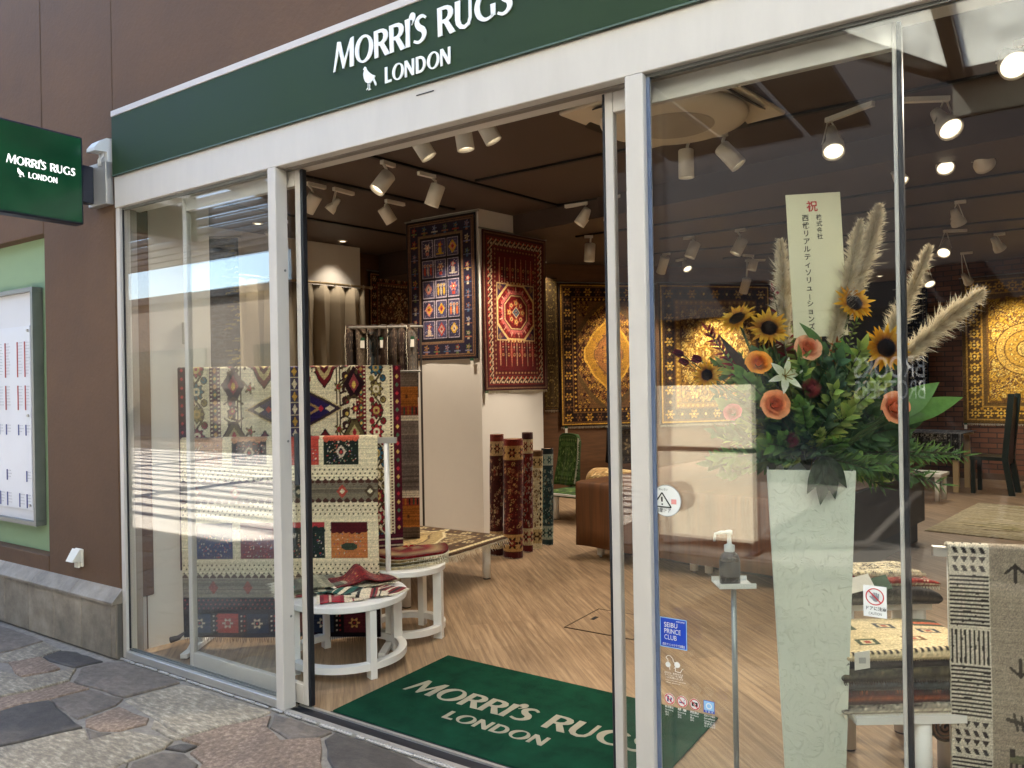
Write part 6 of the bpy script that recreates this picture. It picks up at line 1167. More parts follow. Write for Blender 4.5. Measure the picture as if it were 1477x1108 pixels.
def blade(pb, o, d, n, L_, w, c0, c1, curl=.0, cup=.0, seg=5, point=.6, side=None):
    # a petal or leaf from o along d, face normal n; cup folds it about its rib, curl bends it over
    d = Vector(d).normalized(); n = Vector(n); n = (n-d*n.dot(d)).normalized(); sd = d.cross(n); v = []; c = []
    for i in range(seg+1):
        t = i/seg; wd = w/2*(math.sin(math.pi*min(1, t**point)) if 0 < t < 1 else (.18 if t == 0 else .0)); p = Vector(o)+d*(L_*t*(1-.25*abs(curl)*t))+n*(curl*L_*t*t*.6)
        for k in (-1, 0, 1): v.append(p+sd*wd*k+n*(cup*abs(k)*wd)); c.append(mixc(c0, c1, t) if k else mixc(c0, c1, t*.8))
    f = []
    for i in range(seg):
        for k in (0, 1): a = i*3+k; f.append((a, a+1, a+4, a+3))
    pb.add(v, f, c)
TOCAM = -_f; NECK = Vector((-.675, .50, 1.17))
def stem(p, parent, r=.0035, bend=.05, mat=None):
    p = Vector(p); m_ = (p+NECK)/2+Vector((random.uniform(-bend, bend), random.uniform(0, bend), .04)); MB().tube([p, p.lerp(m_, .5)+Vector((0, 0, -.01)), m_, NECK+(m_-NECK)*.3, NECK], r, 6).build('stem', mat or M('green stem', s(66, 84, 40), .6), parent, smooth=True)
def basis(n): n = Vector(n).normalized(); a = n.cross(Vector((0, 0, 1))).normalized(); return n, a, a.cross(n)*-1
def sunflower(label, p, n, r):
    t = thing('sunflower', label, 'sunflower', p, group='sunflowers in the arrangement'); n, a, b = basis(n); p = Vector(p); pb = PB2(); sh = random.uniform(.85, 1.1); Y, Y2, RD = tuple(x*sh for x in s(240, 176, 24)), s(250, 204, 60), s(128, 40, 14)
    for ring, (k, tilt) in enumerate(((19, .10), (17, .32))):
        for i in range(k):
            an = 2*math.pi*(i+ring*.5)/k+random.uniform(-.08, .08); d = a*math.cos(an)+b*math.sin(an)+n*(tilt+random.uniform(-.15, .15)); blade(pb, p+(a*math.cos(an)+b*math.sin(an))*r*.32, d, n, r*random.uniform(.5, .84), r*random.uniform(.18, .27), mixc(RD, Y, .3*random.random()), Y2 if random.random() < .5 else Y, random.uniform(-.45, .3), random.uniform(.1, .4))
    pb.build('petals', m_petal, t); bm = PB2()
    for i in range(220):
        q = math.sqrt(i/220); an = i*2.39996; cc = mixc(s(34, 20, 12), s(120, 70, 20), max(0, q-.75)*4*random.random()); o = p+(a*math.cos(an)+b*math.sin(an))*q*r*.40+n*(r*.12*(1-q*q)); blade(bm, o, n+(a*math.cos(an)+b*math.sin(an))*.4*q, a, r*.10, r*.06, cc, cc, seg=2)
    bm.build('florets', m_petal, t); MB().cyl(p-n*r*.10, p+n*r*.02, r*.22, r*.42, 18).build('disc', M('sunflower disc', s(40, 24, 14), .9), t); stem(p-n*r*.1, t, .005)
def rose(label, p, n, r, c0, c1, cat='rose'):
    t = thing('rose', label, cat, p, group='roses in the arrangement'); n, a, b = basis(n); p = Vector(p); pb = PB2()
    for ring, (k, rad, hgt, open_) in enumerate(((3, .17, .80, .0), (4, .30, .78, .06), (5, .46, .70, .22), (6, .64, .56, .5), (7, .80, .36, .9))):
        for i in range(k):
            a0 = 2*math.pi*(i+ring*.37)/k; span = 2*math.pi/k*.82; V = []; C_ = []; U, Vn = 7, 6; off = random.uniform(-.06, .06)
            for iu in range(U+1):
                for iv in range(Vn+1):
                    uu = iu/U*2-1; vv = iv/Vn; an = a0+uu*span*(1-.2*vv*vv); rr = r*(rad+.03*uu)*(.45+.95*vv-.62*(1-open_)*vv*vv+.25*open_*vv**4); z_ = r*(-.35+(hgt+off+.35)*vv-.16*(uu*uu)*vv-.22*open_*vv**4); V.append(p+(a*math.cos(an)+b*math.sin(an))*rr+n*z_); C_.append(mixc(mixc(c0, c1, ring/4.5), tuple(min(1, x*1.25) for x in c1), vv**3*.6))
            pb.add(V, [(iu*(Vn+1)+iv, (iu+1)*(Vn+1)+iv, (iu+1)*(Vn+1)+iv+1, iu*(Vn+1)+iv+1) for iu in range(U) for iv in range(Vn)], C_)
    pb.build('petals', m_petal, t); cb = PB2(); [blade(cb, p-n*r*.25, (a*math.cos(q)+b*math.sin(q))-n*.35, n, r*.9, r*.28, s(60, 84, 40), s(70, 96, 48), -.2, .2) for q in [i*1.26 for i in range(5)]]; cb.build('sepals', m_leaf, t); stem(p-n*r*.25, t)
def plume(label, p0, p1, wd):
    t = thing('pampas_plume', label, 'pampas grass', p0, group='pampas plumes in the arrangement'); p0, p1 = Vector(p0), Vector(p1); d = (p1-p0).normalized(); L_ = (p1-p0).length; pb = PB2(); a = d.orthogonal().normalized(); b = d.cross(a); C0, C1 = s(206, 190, 162), s(240, 230, 208); ax = lambda t_: p0+d*L_*t_+a*.03*math.sin(t_*2.2)*L_
    cl = [random.uniform(.7, 1.25) for _ in range(24)]
    for i in range(3200):
        q = random.random(); an = random.uniform(0, 6.28); e_ = a*math.cos(an)+b*math.sin(an); w_ = wd*.8*(.3+.7*math.sin(math.pi*min(1, q*.88+.12))**.7)*cl[int(q*22)]; dd = d*random.uniform(.35, 1.35)+e_*random.uniform(.05, .75)+Vector((random.gauss(0, .22), random.gauss(0, .22), random.gauss(-.12, .2))); ll = w_*(.3+.7*random.random()**.6)*(1.45 if random.random() < .07 else 1); k = random.random()**.7
        blade(pb, ax(q)+e_*w_*random.uniform(0, .3), dd, a*math.sin(an)-b*math.cos(an)+d*random.uniform(-.5, .5), ll, random.uniform(.0018, .0040), mixc(C0, C1, k*.45), mixc(C0, C1, k), random.uniform(-.8, .5), seg=3)
    for i in range(260):
        q = random.random(); an = random.uniform(0, 6.28); w_ = wd*(.3+.7*math.sin(math.pi*min(1, q*.9+.1))**.7); dd = d*random.uniform(.5, 1.2)+(a*math.cos(an)+b*math.sin(an))*random.uniform(.5, 1.3); blade(pb, ax(q), dd, a*math.sin(an)-b*math.cos(an), w_*random.uniform(.8, 1.35), .0013, C0, C1, random.uniform(-.7, .2), seg=3)
    o = pb.build('plume', m_plume, t, False); o['kind'] = 'stuff'; MB().tube([ax(x/8) for x in range(9)], [.003]*8+[.001], 6).build('stalk', M('straw stalk', s(176, 156, 110), .8), t); stem(p0, t, .003, .02, MATS['straw stalk'])
def lily(label, p, n, r):
    t = thing('lily', label, 'lily', p); n, a, b = basis(n); p = Vector(p); pb = PB2()
    for i in range(6): an = i*math.pi/3+.3; blade(pb, p, (a*math.cos(an)+b*math.sin(an))+n*.55, n, r*1.15, r*(.42 if i % 2 else .34), s(206, 214, 170), s(240, 238, 226), -.45, .15, 7, .8)
    pb.build('petals', m_petal, t); st_ = MB(); [st_.tube([p, p+n*r*.4+(a*math.cos(q)+b*math.sin(q))*r*.22, p+n*r*.6+(a*math.cos(q)+b*math.sin(q))*r*.34], .0016, 5) for q in [k*1.05 for k in range(6)]]; st_.build('stamens', M('stamen', s(150, 120, 40), .7), t); stem(p, t)
def pincushion(label, p, n, r, c0, c1):
    t = thing('pincushion_flower', label, 'flower', p, group='pincushion blooms'); n, a, b = basis(n); p = Vector(p); pb = PB2()
    for i in range(330): q = i/330; an = i*2.39996; z_ = 1-1.35*q; rr = math.sqrt(max(0, 1-z_*z_)); d = (a*math.cos(an)+b*math.sin(an))*rr+n*z_; blade(pb, p+d*r*.45, d+Vector((0, 0, .25)), n.cross(d) if n.cross(d).length > .05 else a, r*random.uniform(.5, .7), r*.075, c0, c1, .25, seg=3)
    pb.build('spikes', m_petal, t); MB().lathe([(r*.1, -r*.4), (r*.4, -r*.25), (r*.5, 0), (r*.4, r*.28), (r*.05, r*.42)], p, 14).build('core', M('flower core', s(110, 40, 44), .8), t, smooth=True); stem(p, t)
def spray(name, label, p0, p1, nl, L_, w, c0, c1, cat='foliage', group='leafy sprays in the arrangement', droop=.15, cup=.25, stemr=.0022, into=None):
    t = None if into else thing(name, label, cat, p0, group=group); p0, p1 = Vector(p0), Vector(p1); d = p1-p0; pb = into[0] if into else PB2(); up = Vector((0, 0, 1)); sd = d.normalized().cross(TOCAM).normalized(); ax = lambda q: p0+d*q-up*droop*d.length*q*q*.6
    for i in range(nl):
        q = .15+.85*(i+.5)/nl; k = 1 if i % 2 else -1; dd = d.normalized()*random.uniform(.5, 1)+sd*k*random.uniform(.5, 1.1)+TOCAM*random.uniform(-.3, .5)+up*random.uniform(-.4, .2); g = random.uniform(.55, 1.35); blade(pb, ax(q), dd, TOCAM+up*random.uniform(0, .8), L_*random.uniform(.75, 1.15)*(1-.3*q), w*random.uniform(.7, 1.25), tuple(x*g for x in c0), tuple(x*g*y for x, y in zip(c1, (random.uniform(.85, 1.3), 1, random.uniform(.7, 1.1)))), random.uniform(-.65, .15), cup*random.uniform(.3, 1.6))
    blade(pb, ax(1), d, TOCAM, L_*.8, w, c0, c1, -.1, cup)
    if into: into[1].tube([ax(x/5) for x in range(6)], stemr, 5); return
    pb.build('leaf_blades', m_leaf, t); MB().tube([ax(x/5) for x in range(6)], stemr, 5).build('stem', M('dark stem', s(56, 60, 34), .7), t); return t
def big_leaf(label, p0, p1, w, c0, c1, curl=-.15, name='broad_leaf', cup=.25):
    t = thing(name, label, 'leaf', p0, group='broad leaves in the arrangement'); pb = PB2(); p0, p1 = Vector(p0), Vector(p1); blade(pb, p0, p1-p0, TOCAM+Vector((0, 0, .5)), (p1-p0).length, w, c0, c1, curl, cup, 12, .75); o = pb.build('leaf_blade', m_leaf, t); MB().tube([NECK.lerp(p0, .2), NECK.lerp(p0, .7)+Vector((0, 0, .01)), p0], .003, 6).build('leaf_stalk', M('green stem', s(66, 84, 40), .6), t)
# vase
m_vase = M('embossed pale green paper', s(226, 229, 214), .62, var=.03, scale=3)
_nt = m_vase.node_tree; _b = _nt.nodes['Principled BSDF']; _v = _nt.nodes.new('ShaderNodeTexNoise'); _v.inputs['Scale'].default_value = 13; _v.inputs['Distortion'].default_value = 3.2; _v.inputs['Detail'].default_value = 1; _tc = _nt.nodes.new('ShaderNodeTexCoord'); _nt.links.new(_tc.outputs['Object'], _v.inputs['Vector'])
_rp = _nt.nodes.new('ShaderNodeValToRGB'); _e = _rp.color_ramp.elements; _e[0].position = .46; _e[0].color = (0, 0, 0, 1); _e[1].position = .5; _e[1].color = (1, 1, 1, 1); _k = _e.new(.54); _k.color = (0, 0, 0, 1); _nt.links.new(_v.outputs[0], _rp.inputs[0]); _bp = _nt.nodes.new('ShaderNodeBump'); _bp.inputs['Strength'].default_value = .5; _bp.inputs['Distance'].default_value = .004; _nt.links.new(_rp.outputs[0], _bp.inputs['Height']); _nt.links.new(_bp.outputs[0], _b.inputs['Normal'])
_mx = _nt.nodes.new('ShaderNodeMixRGB'); _mx.blend_type = 'MULTIPLY'; _src = _b.inputs['Base Color'].links[0].from_socket; _ma = _nt.nodes.new('ShaderNodeMath'); _ma.operation = 'MULTIPLY'; _ma.inputs[1].default_value = .26; _nt.links.new(_rp.outputs[0], _ma.inputs[0]); _nt.links.new(_ma.outputs[0], _mx.inputs[0]); _nt.links.new(_src, _mx.inputs[1]); _mx.inputs[2].default_value = (.62, .64, .54, 1); _nt.links.new(_mx.outputs[0], _b.inputs['Base Color'])
vs = thing('flower_vase', 'tall tapering pale green square vase behind the right pane', 'vase', (-.68, .53, 0)); th = .30; vax = _r*math.cos(th)-_f*math.sin(th); vay = _f*math.cos(th)+_r*math.sin(th); vc = Vector((-.688, .535, 0))
def ring_(h_, z_, o=vc): return [o+vax*h_*a+vay*h_*b_+Vector((0, 0, z_)) for a, b_ in ((-1, -1), (1, -1), (1, 1), (-1, 1))]
V = []; 
for h_, z_ in ((.094, .0), (.143, 1.185), (.137, 1.185), (.115, .9)): V += ring_(h_, z_)
MB().add(V, [(3, 2, 1, 0)]+[(i*4+j, i*4+(j+1) % 4, (i+1)*4+(j+1) % 4, (i+1)*4+j) for i in range(3) for j in range(4)]+[(12, 13, 14, 15)]).build('body', m_vase, vs)
MB().obox(vc+Vector((0, 0, 1.06)), vax*.105, vay*.105, Vector((0, 0, .06))).build('floral_foam', M('floral foam', s(40, 66, 40), .95), vs)
# flowers
N1 = TOCAM+Vector((-.5, .0, .45)); N2 = TOCAM+Vector((.0, 0, .2)); N3 = TOCAM+Vector((.5, 0, .1))
sunflower('sunflower farthest upper left, tipped to the left', (-.854, .279, 1.712), TOCAM+Vector((-.8, 0, .9)), .070); sunflower('sunflower close beside the paper plaque, left side', (-.762, .329, 1.678), TOCAM+Vector((-.2, 0, .35)), .072)
sunflower('topmost sunflower right of the paper plaque', (-.524, .525, 1.762), TOCAM+Vector((.2, 0, .45)), .072); sunflower('largest sunflower beside the door edge', (-.424, .519, 1.601), TOCAM+Vector((.1, 0, .1)), .082); sunflower('small sunflower low at the far left', (-.958, .257, 1.520), TOCAM+Vector((-.5, 0, .1)), .052)
rose('orange rose between the left sunflower and the white lily', (-.790, .298, 1.559), TOCAM+Vector((-.2, 0, .5)), .036, s(236, 132, 30), s(246, 160, 60)); rose('peach pink rose just below the paper plaque', (-.644, .372, 1.606), TOCAM+Vector((0, 0, .4)), .038, s(240, 122, 74), s(250, 178, 138))
rose('orange pink rose lowest in the middle left', (-.739, .308, 1.414), N2, .041, s(242, 134, 44), s(248, 160, 110)); rose('salmon rose behind the door edge at right', (-.394, .492, 1.399), TOCAM+Vector((.3, 0, .2)), .044, s(240, 126, 66), s(248, 166, 122)); rose('small pink rose low at the left', (-.879, .286, 1.388), N1, .026, s(190, 60, 80), s(220, 110, 120))
lily('white lily between the two orange roses', (-.713, .338, 1.510), N2, .064); pincushion('pink pincushion bloom right of the white lily', (-.634, .367, 1.468), N2, .036, s(120, 30, 48), s(206, 96, 96)); pincushion('dark pink bloom low over the vase rim', (-.693, .327, 1.293), N2, .030, s(90, 24, 40), s(170, 70, 86))
for (x, y, z), l in (((-1.034, .231, 1.590), 'dark red bud farthest left'), ((-1.018, .241, 1.560), 'dark red bud just below the farthest left one'), ((-.977, .256, 1.569), 'dark red bud nearest the small sunflower')):
    t = thing('flower_bud', l, 'flower bud', (x, y, z), group='dark red buds at the left'); pb = PB2(); d = Vector((-.8, -.2, .35)); [blade(pb, (x, y, z), d+Vector((random.uniform(-.3, .3), 0, random.uniform(-.3, .3))), (math.cos(q), math.sin(q), .3), .042, .022, s(86, 20, 34), s(130, 36, 50), .1, .5) for q in [k*1.05 for k in range(6)]]; pb.build('petals', m_petal, t); stem((x, y, z), t, .002, .03)
for p, l, n_ in (((-.970, .298, 1.688), 'wine red leafy sprig at the upper left', 26), ((-.777, .452, 1.820), 'wine red sprig beside the plaque top', 12)):
    p = Vector(p); q = NECK+(p-NECK)*.55; spray('red_sprig', l, q, p, n_, .05, .012, s(96, 22, 34), s(150, 50, 50), 'sprig', 'wine red sprigs', .05)
spray('red_sprig', 'rusty brown sprig in front of the plaque foot', (-.60, .46, 1.40), (-.565, .44, 1.62), 22, .035, .010, s(110, 50, 20), s(160, 90, 30), 'sprig', 'wine red sprigs', .0)
for a, b_, w_, l in (((-.746, .472, 1.62), (-.762, .462, 2.000), .062, 'pampas plume left of the paper plaque'), ((-.592, .503, 1.62), (-.512, .559, 2.055), .066, 'pampas plume right beside the paper plaque'), ((-.566, .577, 1.70), (-.460, .641, 2.118), .068, 'tallest pampas plume right of the plaque'), ((-.453, .609, 1.58), (-.311, .705, 1.965), .060, 'pampas plume rising just right of the door edge'), ((-.385, .601, 1.562), (-.142, .758, 1.790), .072, 'pampas plume leaning far to the right')): plume(l, a, b_, w_)
G0, G1 = s(66, 100, 46), s(104, 140, 66); D0, D1 = s(48, 78, 50), s(80, 112, 70); Y0, Y1 = s(104, 130, 58), s(160, 176, 92)
big_leaf('broad bright green leaf pointing up at the right', (-.42, .50, 1.36), (-.259, .582, 1.492), .085, s(60, 100, 44), s(92, 132, 64)); big_leaf('longest broad green leaf reaching to the right', (-.41, .50, 1.35), (-.188, .652, 1.442), .075, s(66, 108, 46), s(104, 146, 76)); big_leaf('lower broad green leaf under the longest one', (-.43, .49, 1.36), (-.285, .545, 1.372), .06, s(56, 92, 40), s(84, 120, 58))
big_leaf('dark twisted leaf left of the orange rose', (-.833, .366, 1.51), (-.945, .292, 1.664), .035, s(40, 30, 26), s(60, 44, 36), .2, 'dark_leaf'); big_leaf('glossy green leaf before the plaque', (-.60, .41, 1.60), (-.665, .36, 1.70), .035, s(70, 100, 44), s(96, 130, 60)); big_leaf('curled green leaf right of the plaque foot', (-.57, .43, 1.62), (-.50, .42, 1.58), .035, s(70, 100, 44), s(96, 130, 60))
for k, (dx, dz, L_) in enumerate(((-.01, -.17, .06), (.035, -.15, .055), (-.05, -.13, .05), (.07, -.11, .05))): o = Vector((-.60, .40, 1.235)); big_leaf(('dark leaf hanging over the vase front, longest', 'dark leaf hanging over the vase front, right of the longest', 'dark leaf hanging over the vase front, left of the longest', 'dark leaf hanging over the vase corner')[k], o, o+Vector((dx, dx*.6-.02, dz)), L_, s(36, 50, 34), s(58, 74, 50), -.1, 'hanging_leaf')
random.seed(21)
def mass(name, label):
    o = thing(name, label, 'foliage', NECK); o['kind'] = 'stuff'; return o, (PB2(), MB())
def finish(o, into): into[0].build('leaf_blades', m_leaf, o)['kind'] = 'stuff'; into[1].build('stems', M('dark stem', s(56, 60, 34), .7), o)['kind'] = 'stuff'
o_, I_ = mass('filler_foliage', 'mass of dark green leaves filling out the flower arrangement')
for k in range(150):
    lat = random.uniform(-.30, .34); zt = random.uniform(1.24, 1.68)-abs(lat)*.3; dp = random.uniform(2.62, 2.95)
    e = at((1165-738.5)/1124.4*2.75+lat, dp+max(0, -lat)*.12, zt)
    if e.y < .17: e.y = .17+random.uniform(0, .08)
    c = random.choice(((G0, G1), (D0, D1), (D0, D1), (Y0, Y1))); spray('', '', NECK+(e-NECK)*.3+Vector((0, 0, .04)), e, random.randint(14, 24), random.uniform(.045, .085), random.uniform(.016, .036), *c, into=I_)
finish(o_, I_); o_, I_ = mass('fern_foliage', 'spiky dark green ferns reaching right over the vase rim')
for k in range(18):
    lat = random.uniform(.02, .50); zt = 1.30-random.uniform(0, .16); e = at((1165-738.5)/1124.4*2.75+lat, random.uniform(2.62, 2.85), zt); spray('', '', NECK+Vector((.03, 0, .05)), e, 30, .075, .007, D0, G1, droop=.22, cup=0, into=I_)
finish(o_, I_); o_, I_ = mass('feathery_foliage', 'feathery light green sprays at the lower left of the bouquet')
for k in range(11):
    lat = random.uniform(-.30, -.05); e = at((1165-738.5)/1124.4*2.75+lat, 2.86, random.uniform(1.22, 1.40)); e.y = max(e.y, .19); spray('', '', NECK+Vector((-.02, 0, .05)), e, 34, .05, .005, Y0, Y1, droop=.25, cup=0, into=I_)
finish(o_, I_)
UPL = ['fine leaved upright spray just right of the tallest plume', 'fine leaved upright spray behind the largest sunflower', 'fine leaved upright spray behind the door edge', 'fine leaved upright spray farthest right beside the leaning plume', 'fine leaved upright spray behind the white lily', 'fine leaved upright spray behind the left orange rose']
for k in range(6): e = at((1165-738.5)/1124.4*2.75+(.08, .16, .24, .30, -.10, -.19)[k], 2.9, (1.75, 1.68, 1.72, 1.62, 1.62, 1.60)[k]); spray('tall_spray', UPL[k], NECK+(e-NECK)*.4, e, 26, .035, .008, G0, Y1, 'foliage', 'upright sprays behind the sunflowers', .05)
# plaque
pq = thing('paper_plaque', 'cream paper plaque with vertical Japanese lettering in the flowers', 'plaque', (-.64, .48, 1.64)); A0 = Vector((-.7065, .4435, 1.645)); UX = Vector((.158, .106, .008)).normalized(); NP = UX.cross(Vector((.02, .012, .5))).normalized(); UZ = NP.cross(UX)
cd_ = MB().obox(A0+UX*.096+UZ*.253-NP*.002, UX*.096, UZ*.253, NP*.0018).build('card', M('cream card', s(236, 229, 198), .7, var=.02), pq); MB().cyl(A0+UX*.096-NP*.008, NECK, .006, n=8).build('stake', M('bamboo stake', s(170, 140, 90), .7), pq)
m_ink = M('brown black ink', s(48, 42, 36), .7); m_redink = M('red ink', s(190, 44, 44), .7)
def vtext(chars, u0, v0, size, step, mat):
    for i, ch_ in enumerate(chars):
        o = A0+UX*(u0-size*.5)+UZ*(v0-i*step-size*.8)+NP*.0008
        if ch_ == 'ー': text('|', A0+UX*(u0-size*.12)+UZ*(v0-i*step-size*.8)+NP*.0008, UX, UZ, size*.8, mat, cd_, 'written_character', bold=.02)
        else: text(ch_, o, UX, UZ, size, mat, cd_, 'written_character', bold=.018)
vtext('祝', .090, .478, .040, .03, m_redink); vtext('株式会社', .112, .430, .021, .0225, m_ink); vtext('西武リアルティソリューションズ', .064, .432, .025, .0275, m_ink)

# ---------------------------------------------------------------- hand sanitiser stand
hs_ = thing('sanitiser_stand', 'slim grey floor stand with a tray for the sanitiser', 'stand', (-.879, .262, 0)); _c = Vector((-.879, .262, 0)); m_stand = M('grey steel stand', s(150, 154, 156), .38, .6)
MB().cyl(_c+Vector((0, 0, .008)), _c+Vector((0, 0, .79)), .0095, n=14).build('pole', m_stand, hs_, smooth=True); MB().lathe([(.12, 0), (.12, .005), (.03, .008)], _c, 28).build('base_plate', m_stand, hs_)
tb_ = MB(); c2 = _c+Vector((0, 0, .793)); tb_.obox(c2, _r*.062, _f*.055, Vector((0, 0, .002))); tb_.build('tray', m_whitewood, hs_)
for sg in (-1, 1): MB().obox(c2+_f*.055*sg+Vector((0, 0, .008)), _r*.062, _f*.0015, Vector((0, 0, .008))).build('tray_lip', m_whitewood, hs_)
sb = thing('sanitiser_bottle', 'dark pump bottle with white nozzle on the grey stand', 'bottle', c2); b0 = c2-_r*.012+Vector((0, 0, .0025)); m_bot = M('dark bottle', s(14, 16, 20), .25, var=.05)
MB().lathe([(.032, 0), (.035, .004), (.035, .085), (.030, .10), (.016, .112), (.014, .118)], b0, 26).build('bottle_body', m_bot, sb, smooth=True); MB().lathe([(.0355, .03), (.0357, .032), (.0357, .08), (.0355, .082)], b0, 26).build('paper_label', M('navy label', s(34, 42, 54), .6, var=.35, scale=90), sb)
MB().lathe([(.017, .112), (.018, .114), (.018, .134), (.008, .138), (.006, .17), (.011, .172), (.011, .184), (.004, .186)], b0, 18).build('pump', m_wp, sb, smooth=True); n0 = b0+Vector((0, 0, .178)); MB().tube([n0, n0-_r*.03, n0-_r*.048+Vector((0, 0, -.004)), n0-_r*.052+Vector((0, 0, -.03))], [.006, .006, .005, .004], 8).build('nozzle', m_wp, sb, smooth=True)
# ---------------------------------------------------------------- stickers on the right pane
YS = .0294
def stk(name, label, x0, x1, z0, z1, mat, group='stickers on the right pane'):
    t = thing(name, label, 'sticker', ((x0+x1)/2, YS, (z0+z1)/2), group=group)
    if mat: MB().box((x0, YS-.0004, z0), (x1, YS+.0004, z1)).build('backing', mat, t)
    return t
def disc(x, z, r, mat, parent, name, y=0, r2=0, n=36):
    if r2:
        v = [(x+q*math.cos(2*math.pi*i/n), YS-y, z+q*math.sin(2*math.pi*i/n)) for q in (r2, r) for i in range(n)]; return link(name, mesh(name, v, [(i, n+i, n+(i+1) % n, (i+1) % n) for i in range(n)][::-1]), mat, parent)
    return MB().cyl((x, YS-y+.0003, z), (x, YS-y, z), r, n=n).build(name, mat, parent)
X_, Z_ = (1, 0, 0), (0, 0, 1)
m_sw = M('white vinyl', s(232, 234, 232), .45, var=.02); m_sblue = M('royal blue vinyl', s(16, 66, 186), .4, var=.03); m_sred = M('red vinyl', s(196, 36, 52), .45); m_sblk = M('black vinyl', s(26, 30, 32), .5); m_spale = M('pale blue vinyl', s(150, 196, 236), .45); m_pink = M('faded red vinyl', s(222, 150, 146), .5)
def bar(p, q, w, mat, parent, name, y=.0012):
    p, q = Vector((p[0], YS-y, p[1])), Vector((q[0], YS-y, q[1])); d = (q-p)/2; e = Vector((-d.z, 0, d.x)).normalized()*w/2; return MB().obox((p+q)/2, d, Vector((0, .0002, 0)), e).build(name, mat, parent)
t = stk('caution_sticker', 'round white sliding door caution sticker with black triangle', -1.06, -.97, 1.05, 1.15, None); cx, cz = -1.024, 1.104
disc(cx, cz, .0525, m_sw, t, 'backing', .0); disc(cx, cz, .0525, M('grey vinyl', s(150, 156, 158), .5), t, 'rim', .0006, .0505)
T = [(cx-.014, cz+.026), (cx-.046, cz-.020), (cx+.018, cz-.022)]; [bar(T[i], T[(i+1) % 3], .0042, m_sblk, t, 'triangle_side') for i in range(3)]
bar((cx-.0145, cz+.012), (cx-.014, cz-.004), .0055, m_sblk, t, 'exclamation_mark', .0016); disc(cx-.0138, cz-.0125, .003, m_sblk, t, 'exclamation_dot', .0012, n=12); MB().box((cx+.018, YS-.001, cz-.010), (cx+.036, YS-.0006, cz+.006)).build('red_block', m_pink, t)
text('自動ドア', (cx-.036, YS-.001, cz-.038), X_, Z_, .016, m_sblk, t, width=.05); text('ごあんない', (cx-.034, YS-.001, cz+.034), X_, Z_, .009, m_sblk, t, width=.04)
t = stk('club_sticker', 'square royal blue club sticker with white lettering', -1.0535, -.9595, .617, .716, m_sblue)
for lo, hi in (((-1.0535, .617), (-.9595, .6195)), ((-1.0535, .7135), (-.9595, .716)), ((-1.0535, .6197), (-1.051, .7133)), ((-.962, .6197), (-.9595, .7133))): MB().box((lo[0], YS-.0010, lo[1]), (hi[0], YS-.0005, hi[1])).build('edge', m_spale, t)
for k, w_ in enumerate(('SEIBU', 'PRINCE', 'CLUB')): text(w_, (-1.039, YS-.001, .6845-.0205*k), X_, Z_, .0225, m_sw, t, width=(.046, .057, .043)[k])
text('西武プリンスクラブ加盟店', (-1.045, YS-.001, .6235), X_, Z_, .0095, m_sw, t, width=.078, bold=.01); text('welcome', (-.997, YS-.001, .7045), X_, Z_, .009, m_sw, t, width=.03)
t = stk('dog_notice', 'white pet notice with a small dog drawing below the blue sticker', -1.04, -.962, .508, .592, None); ox, oz = -1.036, .548
def outline(pts, w, name='drawn_line'):
    for p, q in zip(pts[:-1], pts[1:]): bar((ox+p[0], oz+p[1]), (ox+q[0], oz+q[1]), w, m_sw, t, name)
outline([(.002, .034), (.008, .042), (.018, .042), (.026, .034), (.028, .026)], .0016); outline([(.002, .034), (.008, .030), (.010, .022)], .0016); disc(ox+.009, oz+.012, .009, m_sw, t, 'ear', .001, n=16); disc(ox+.041, oz+.016, .010, m_sw, t, 'body_patch', .001, n=16); outline([(.028, .026), (.034, .020)], .0016); outline([(.030, .002), (.036, .010), (.034, -.006), (.052, -.008), (.058, .004), (.062, .006)], .0016); outline([(.014, .004), (.016, -.004)], .0014)
for k, (a, w_) in enumerate((('店内では、抱きかかえる', .064), ('かペットカートをご利用', .060), ('いただきお願いいたします', .062), ('Please carry your pet inside', .070), ('the store', .05))): text(a, (-1.040+.001*k, YS-.001, .530-.0075*k), X_, Z_, .0075 if k < 3 else .0045, m_sw, t, width=w_)
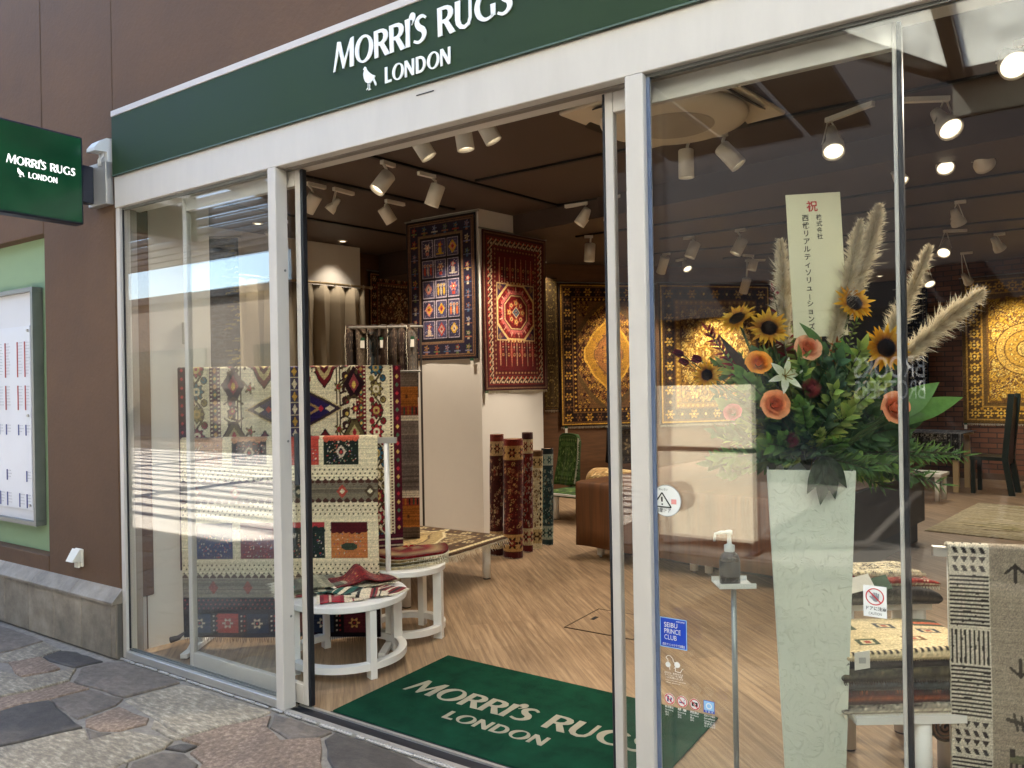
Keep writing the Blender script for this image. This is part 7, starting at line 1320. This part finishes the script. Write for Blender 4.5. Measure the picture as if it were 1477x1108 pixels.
for k, (x, l, jp, en) in enumerate(((-1.024, 'round no eating sign, left of the icon row', '飲食禁止', 'No Eating'), (-.980, 'round no smoking sign, second in the icon row', '禁 煙', 'No Smoking'), (-.937, 'round no photography sign, third in the icon row', '撮影禁止', 'No Photo'))):
    t = stk('prohibition_sticker', l, x-.018, x+.018, .43, .464, None); disc(x, .446, .0185, m_sw, t, 'backing'); disc(x, .446, .0175, m_sred, t, 'red_ring', .0008, .0148)
    m_pict = M('violet pictogram', s(96, 70, 130), .5) if k < 2 else m_sblk
    if k == 0: bar((x-.006, .437), (x-.004, .456), .006, m_pict, t, 'cup'); bar((x+.003, .438), (x+.007, .452), .005, m_pict, t, 'spoon')
    elif k == 1: bar((x-.010, .443), (x+.009, .443), .004, m_pict, t, 'cigarette'); bar((x+.006, .448), (x+.009, .455), .0016, m_pict, t, 'smoke')
    else: MB().box((x-.010, YS-.001, .440), (x+.010, YS-.0006, .453)).build('camera_body', m_pict, t); disc(x, .446, .004, m_sw, t, 'camera_lens', .0014, n=14)
    bar((x-.0105, .4565), (x+.0105, .4355), .0026, m_sred, t, 'slash', .0020); text(jp, (x-.016, YS-.001, .416), X_, Z_, .0085, m_sw, t, width=.030, bold=.01); text(en, (x-.016, YS-.001, .4075), X_, Z_, .0065, m_sw, t, width=.028); text('禁止', (x-.016, YS-.001, .3985), X_, Z_, .007, m_sw, t); text('금지', (x-.016, YS-.001, .3905), X_, Z_, .007, m_sw, t)
t = stk('camera_sticker', 'square pale blue surveillance sticker, right end of the icon row', -.907, -.871, .4285, .4675, m_sblue); MB().box((-.9055, YS-.001, .4365), (-.8725, YS-.0006, .466)).build('panel', m_spale, t); disc(-.889, .451, .010, m_sw, t, 'face', .0014, .007, 20); text('作 動 中', (-.903, YS-.001, .430), X_, Z_, .0065, m_sw, t, width=.028)
for k, a in enumerate(('防犯カメラ作動中', 'Surveillance', 'Camera in use', '安全監視', '감시 카메라')): text(a, (-.906, YS-.001, .416-.0085*k), X_, Z_, .0075, m_sw, t, width=.036)
t = stk('hand_sticker', 'white caution sticker with red crossed hand near the door edge', -.4225, -.361, .8135, .903, m_sw); cx, cz = -.392, .872
disc(cx, cz, .0245, m_sred, t, 'red_ring', .0008, .0215); m_hand = M('grey pictogram', s(140, 146, 152), .5); disc(cx+.002, cz-.005, .009, m_hand, t, 'palm', .001, n=16)
for k in range(4): bar((cx-.006+.005*k, cz-.002), (cx-.007+.0055*k, cz+.013-abs(k-1.5)*.002), .004, m_hand, t, 'finger', .0010)
bar((cx-.006, cz-.006), (cx-.013, cz+.001), .004, m_hand, t, 'thumb', .0010); bar((cx-.016, cz+.016), (cx+.016, cz-.016), .0034, m_sred, t, 'slash', .0018)
text('ドアに注意', (-.4185, YS-.001, .834), X_, Z_, .0125, m_sblk, t, width=.053, bold=.012); text('CAUTION', (-.409, YS-.001, .820), X_, Z_, .0105, m_sblk, t, width=.034)
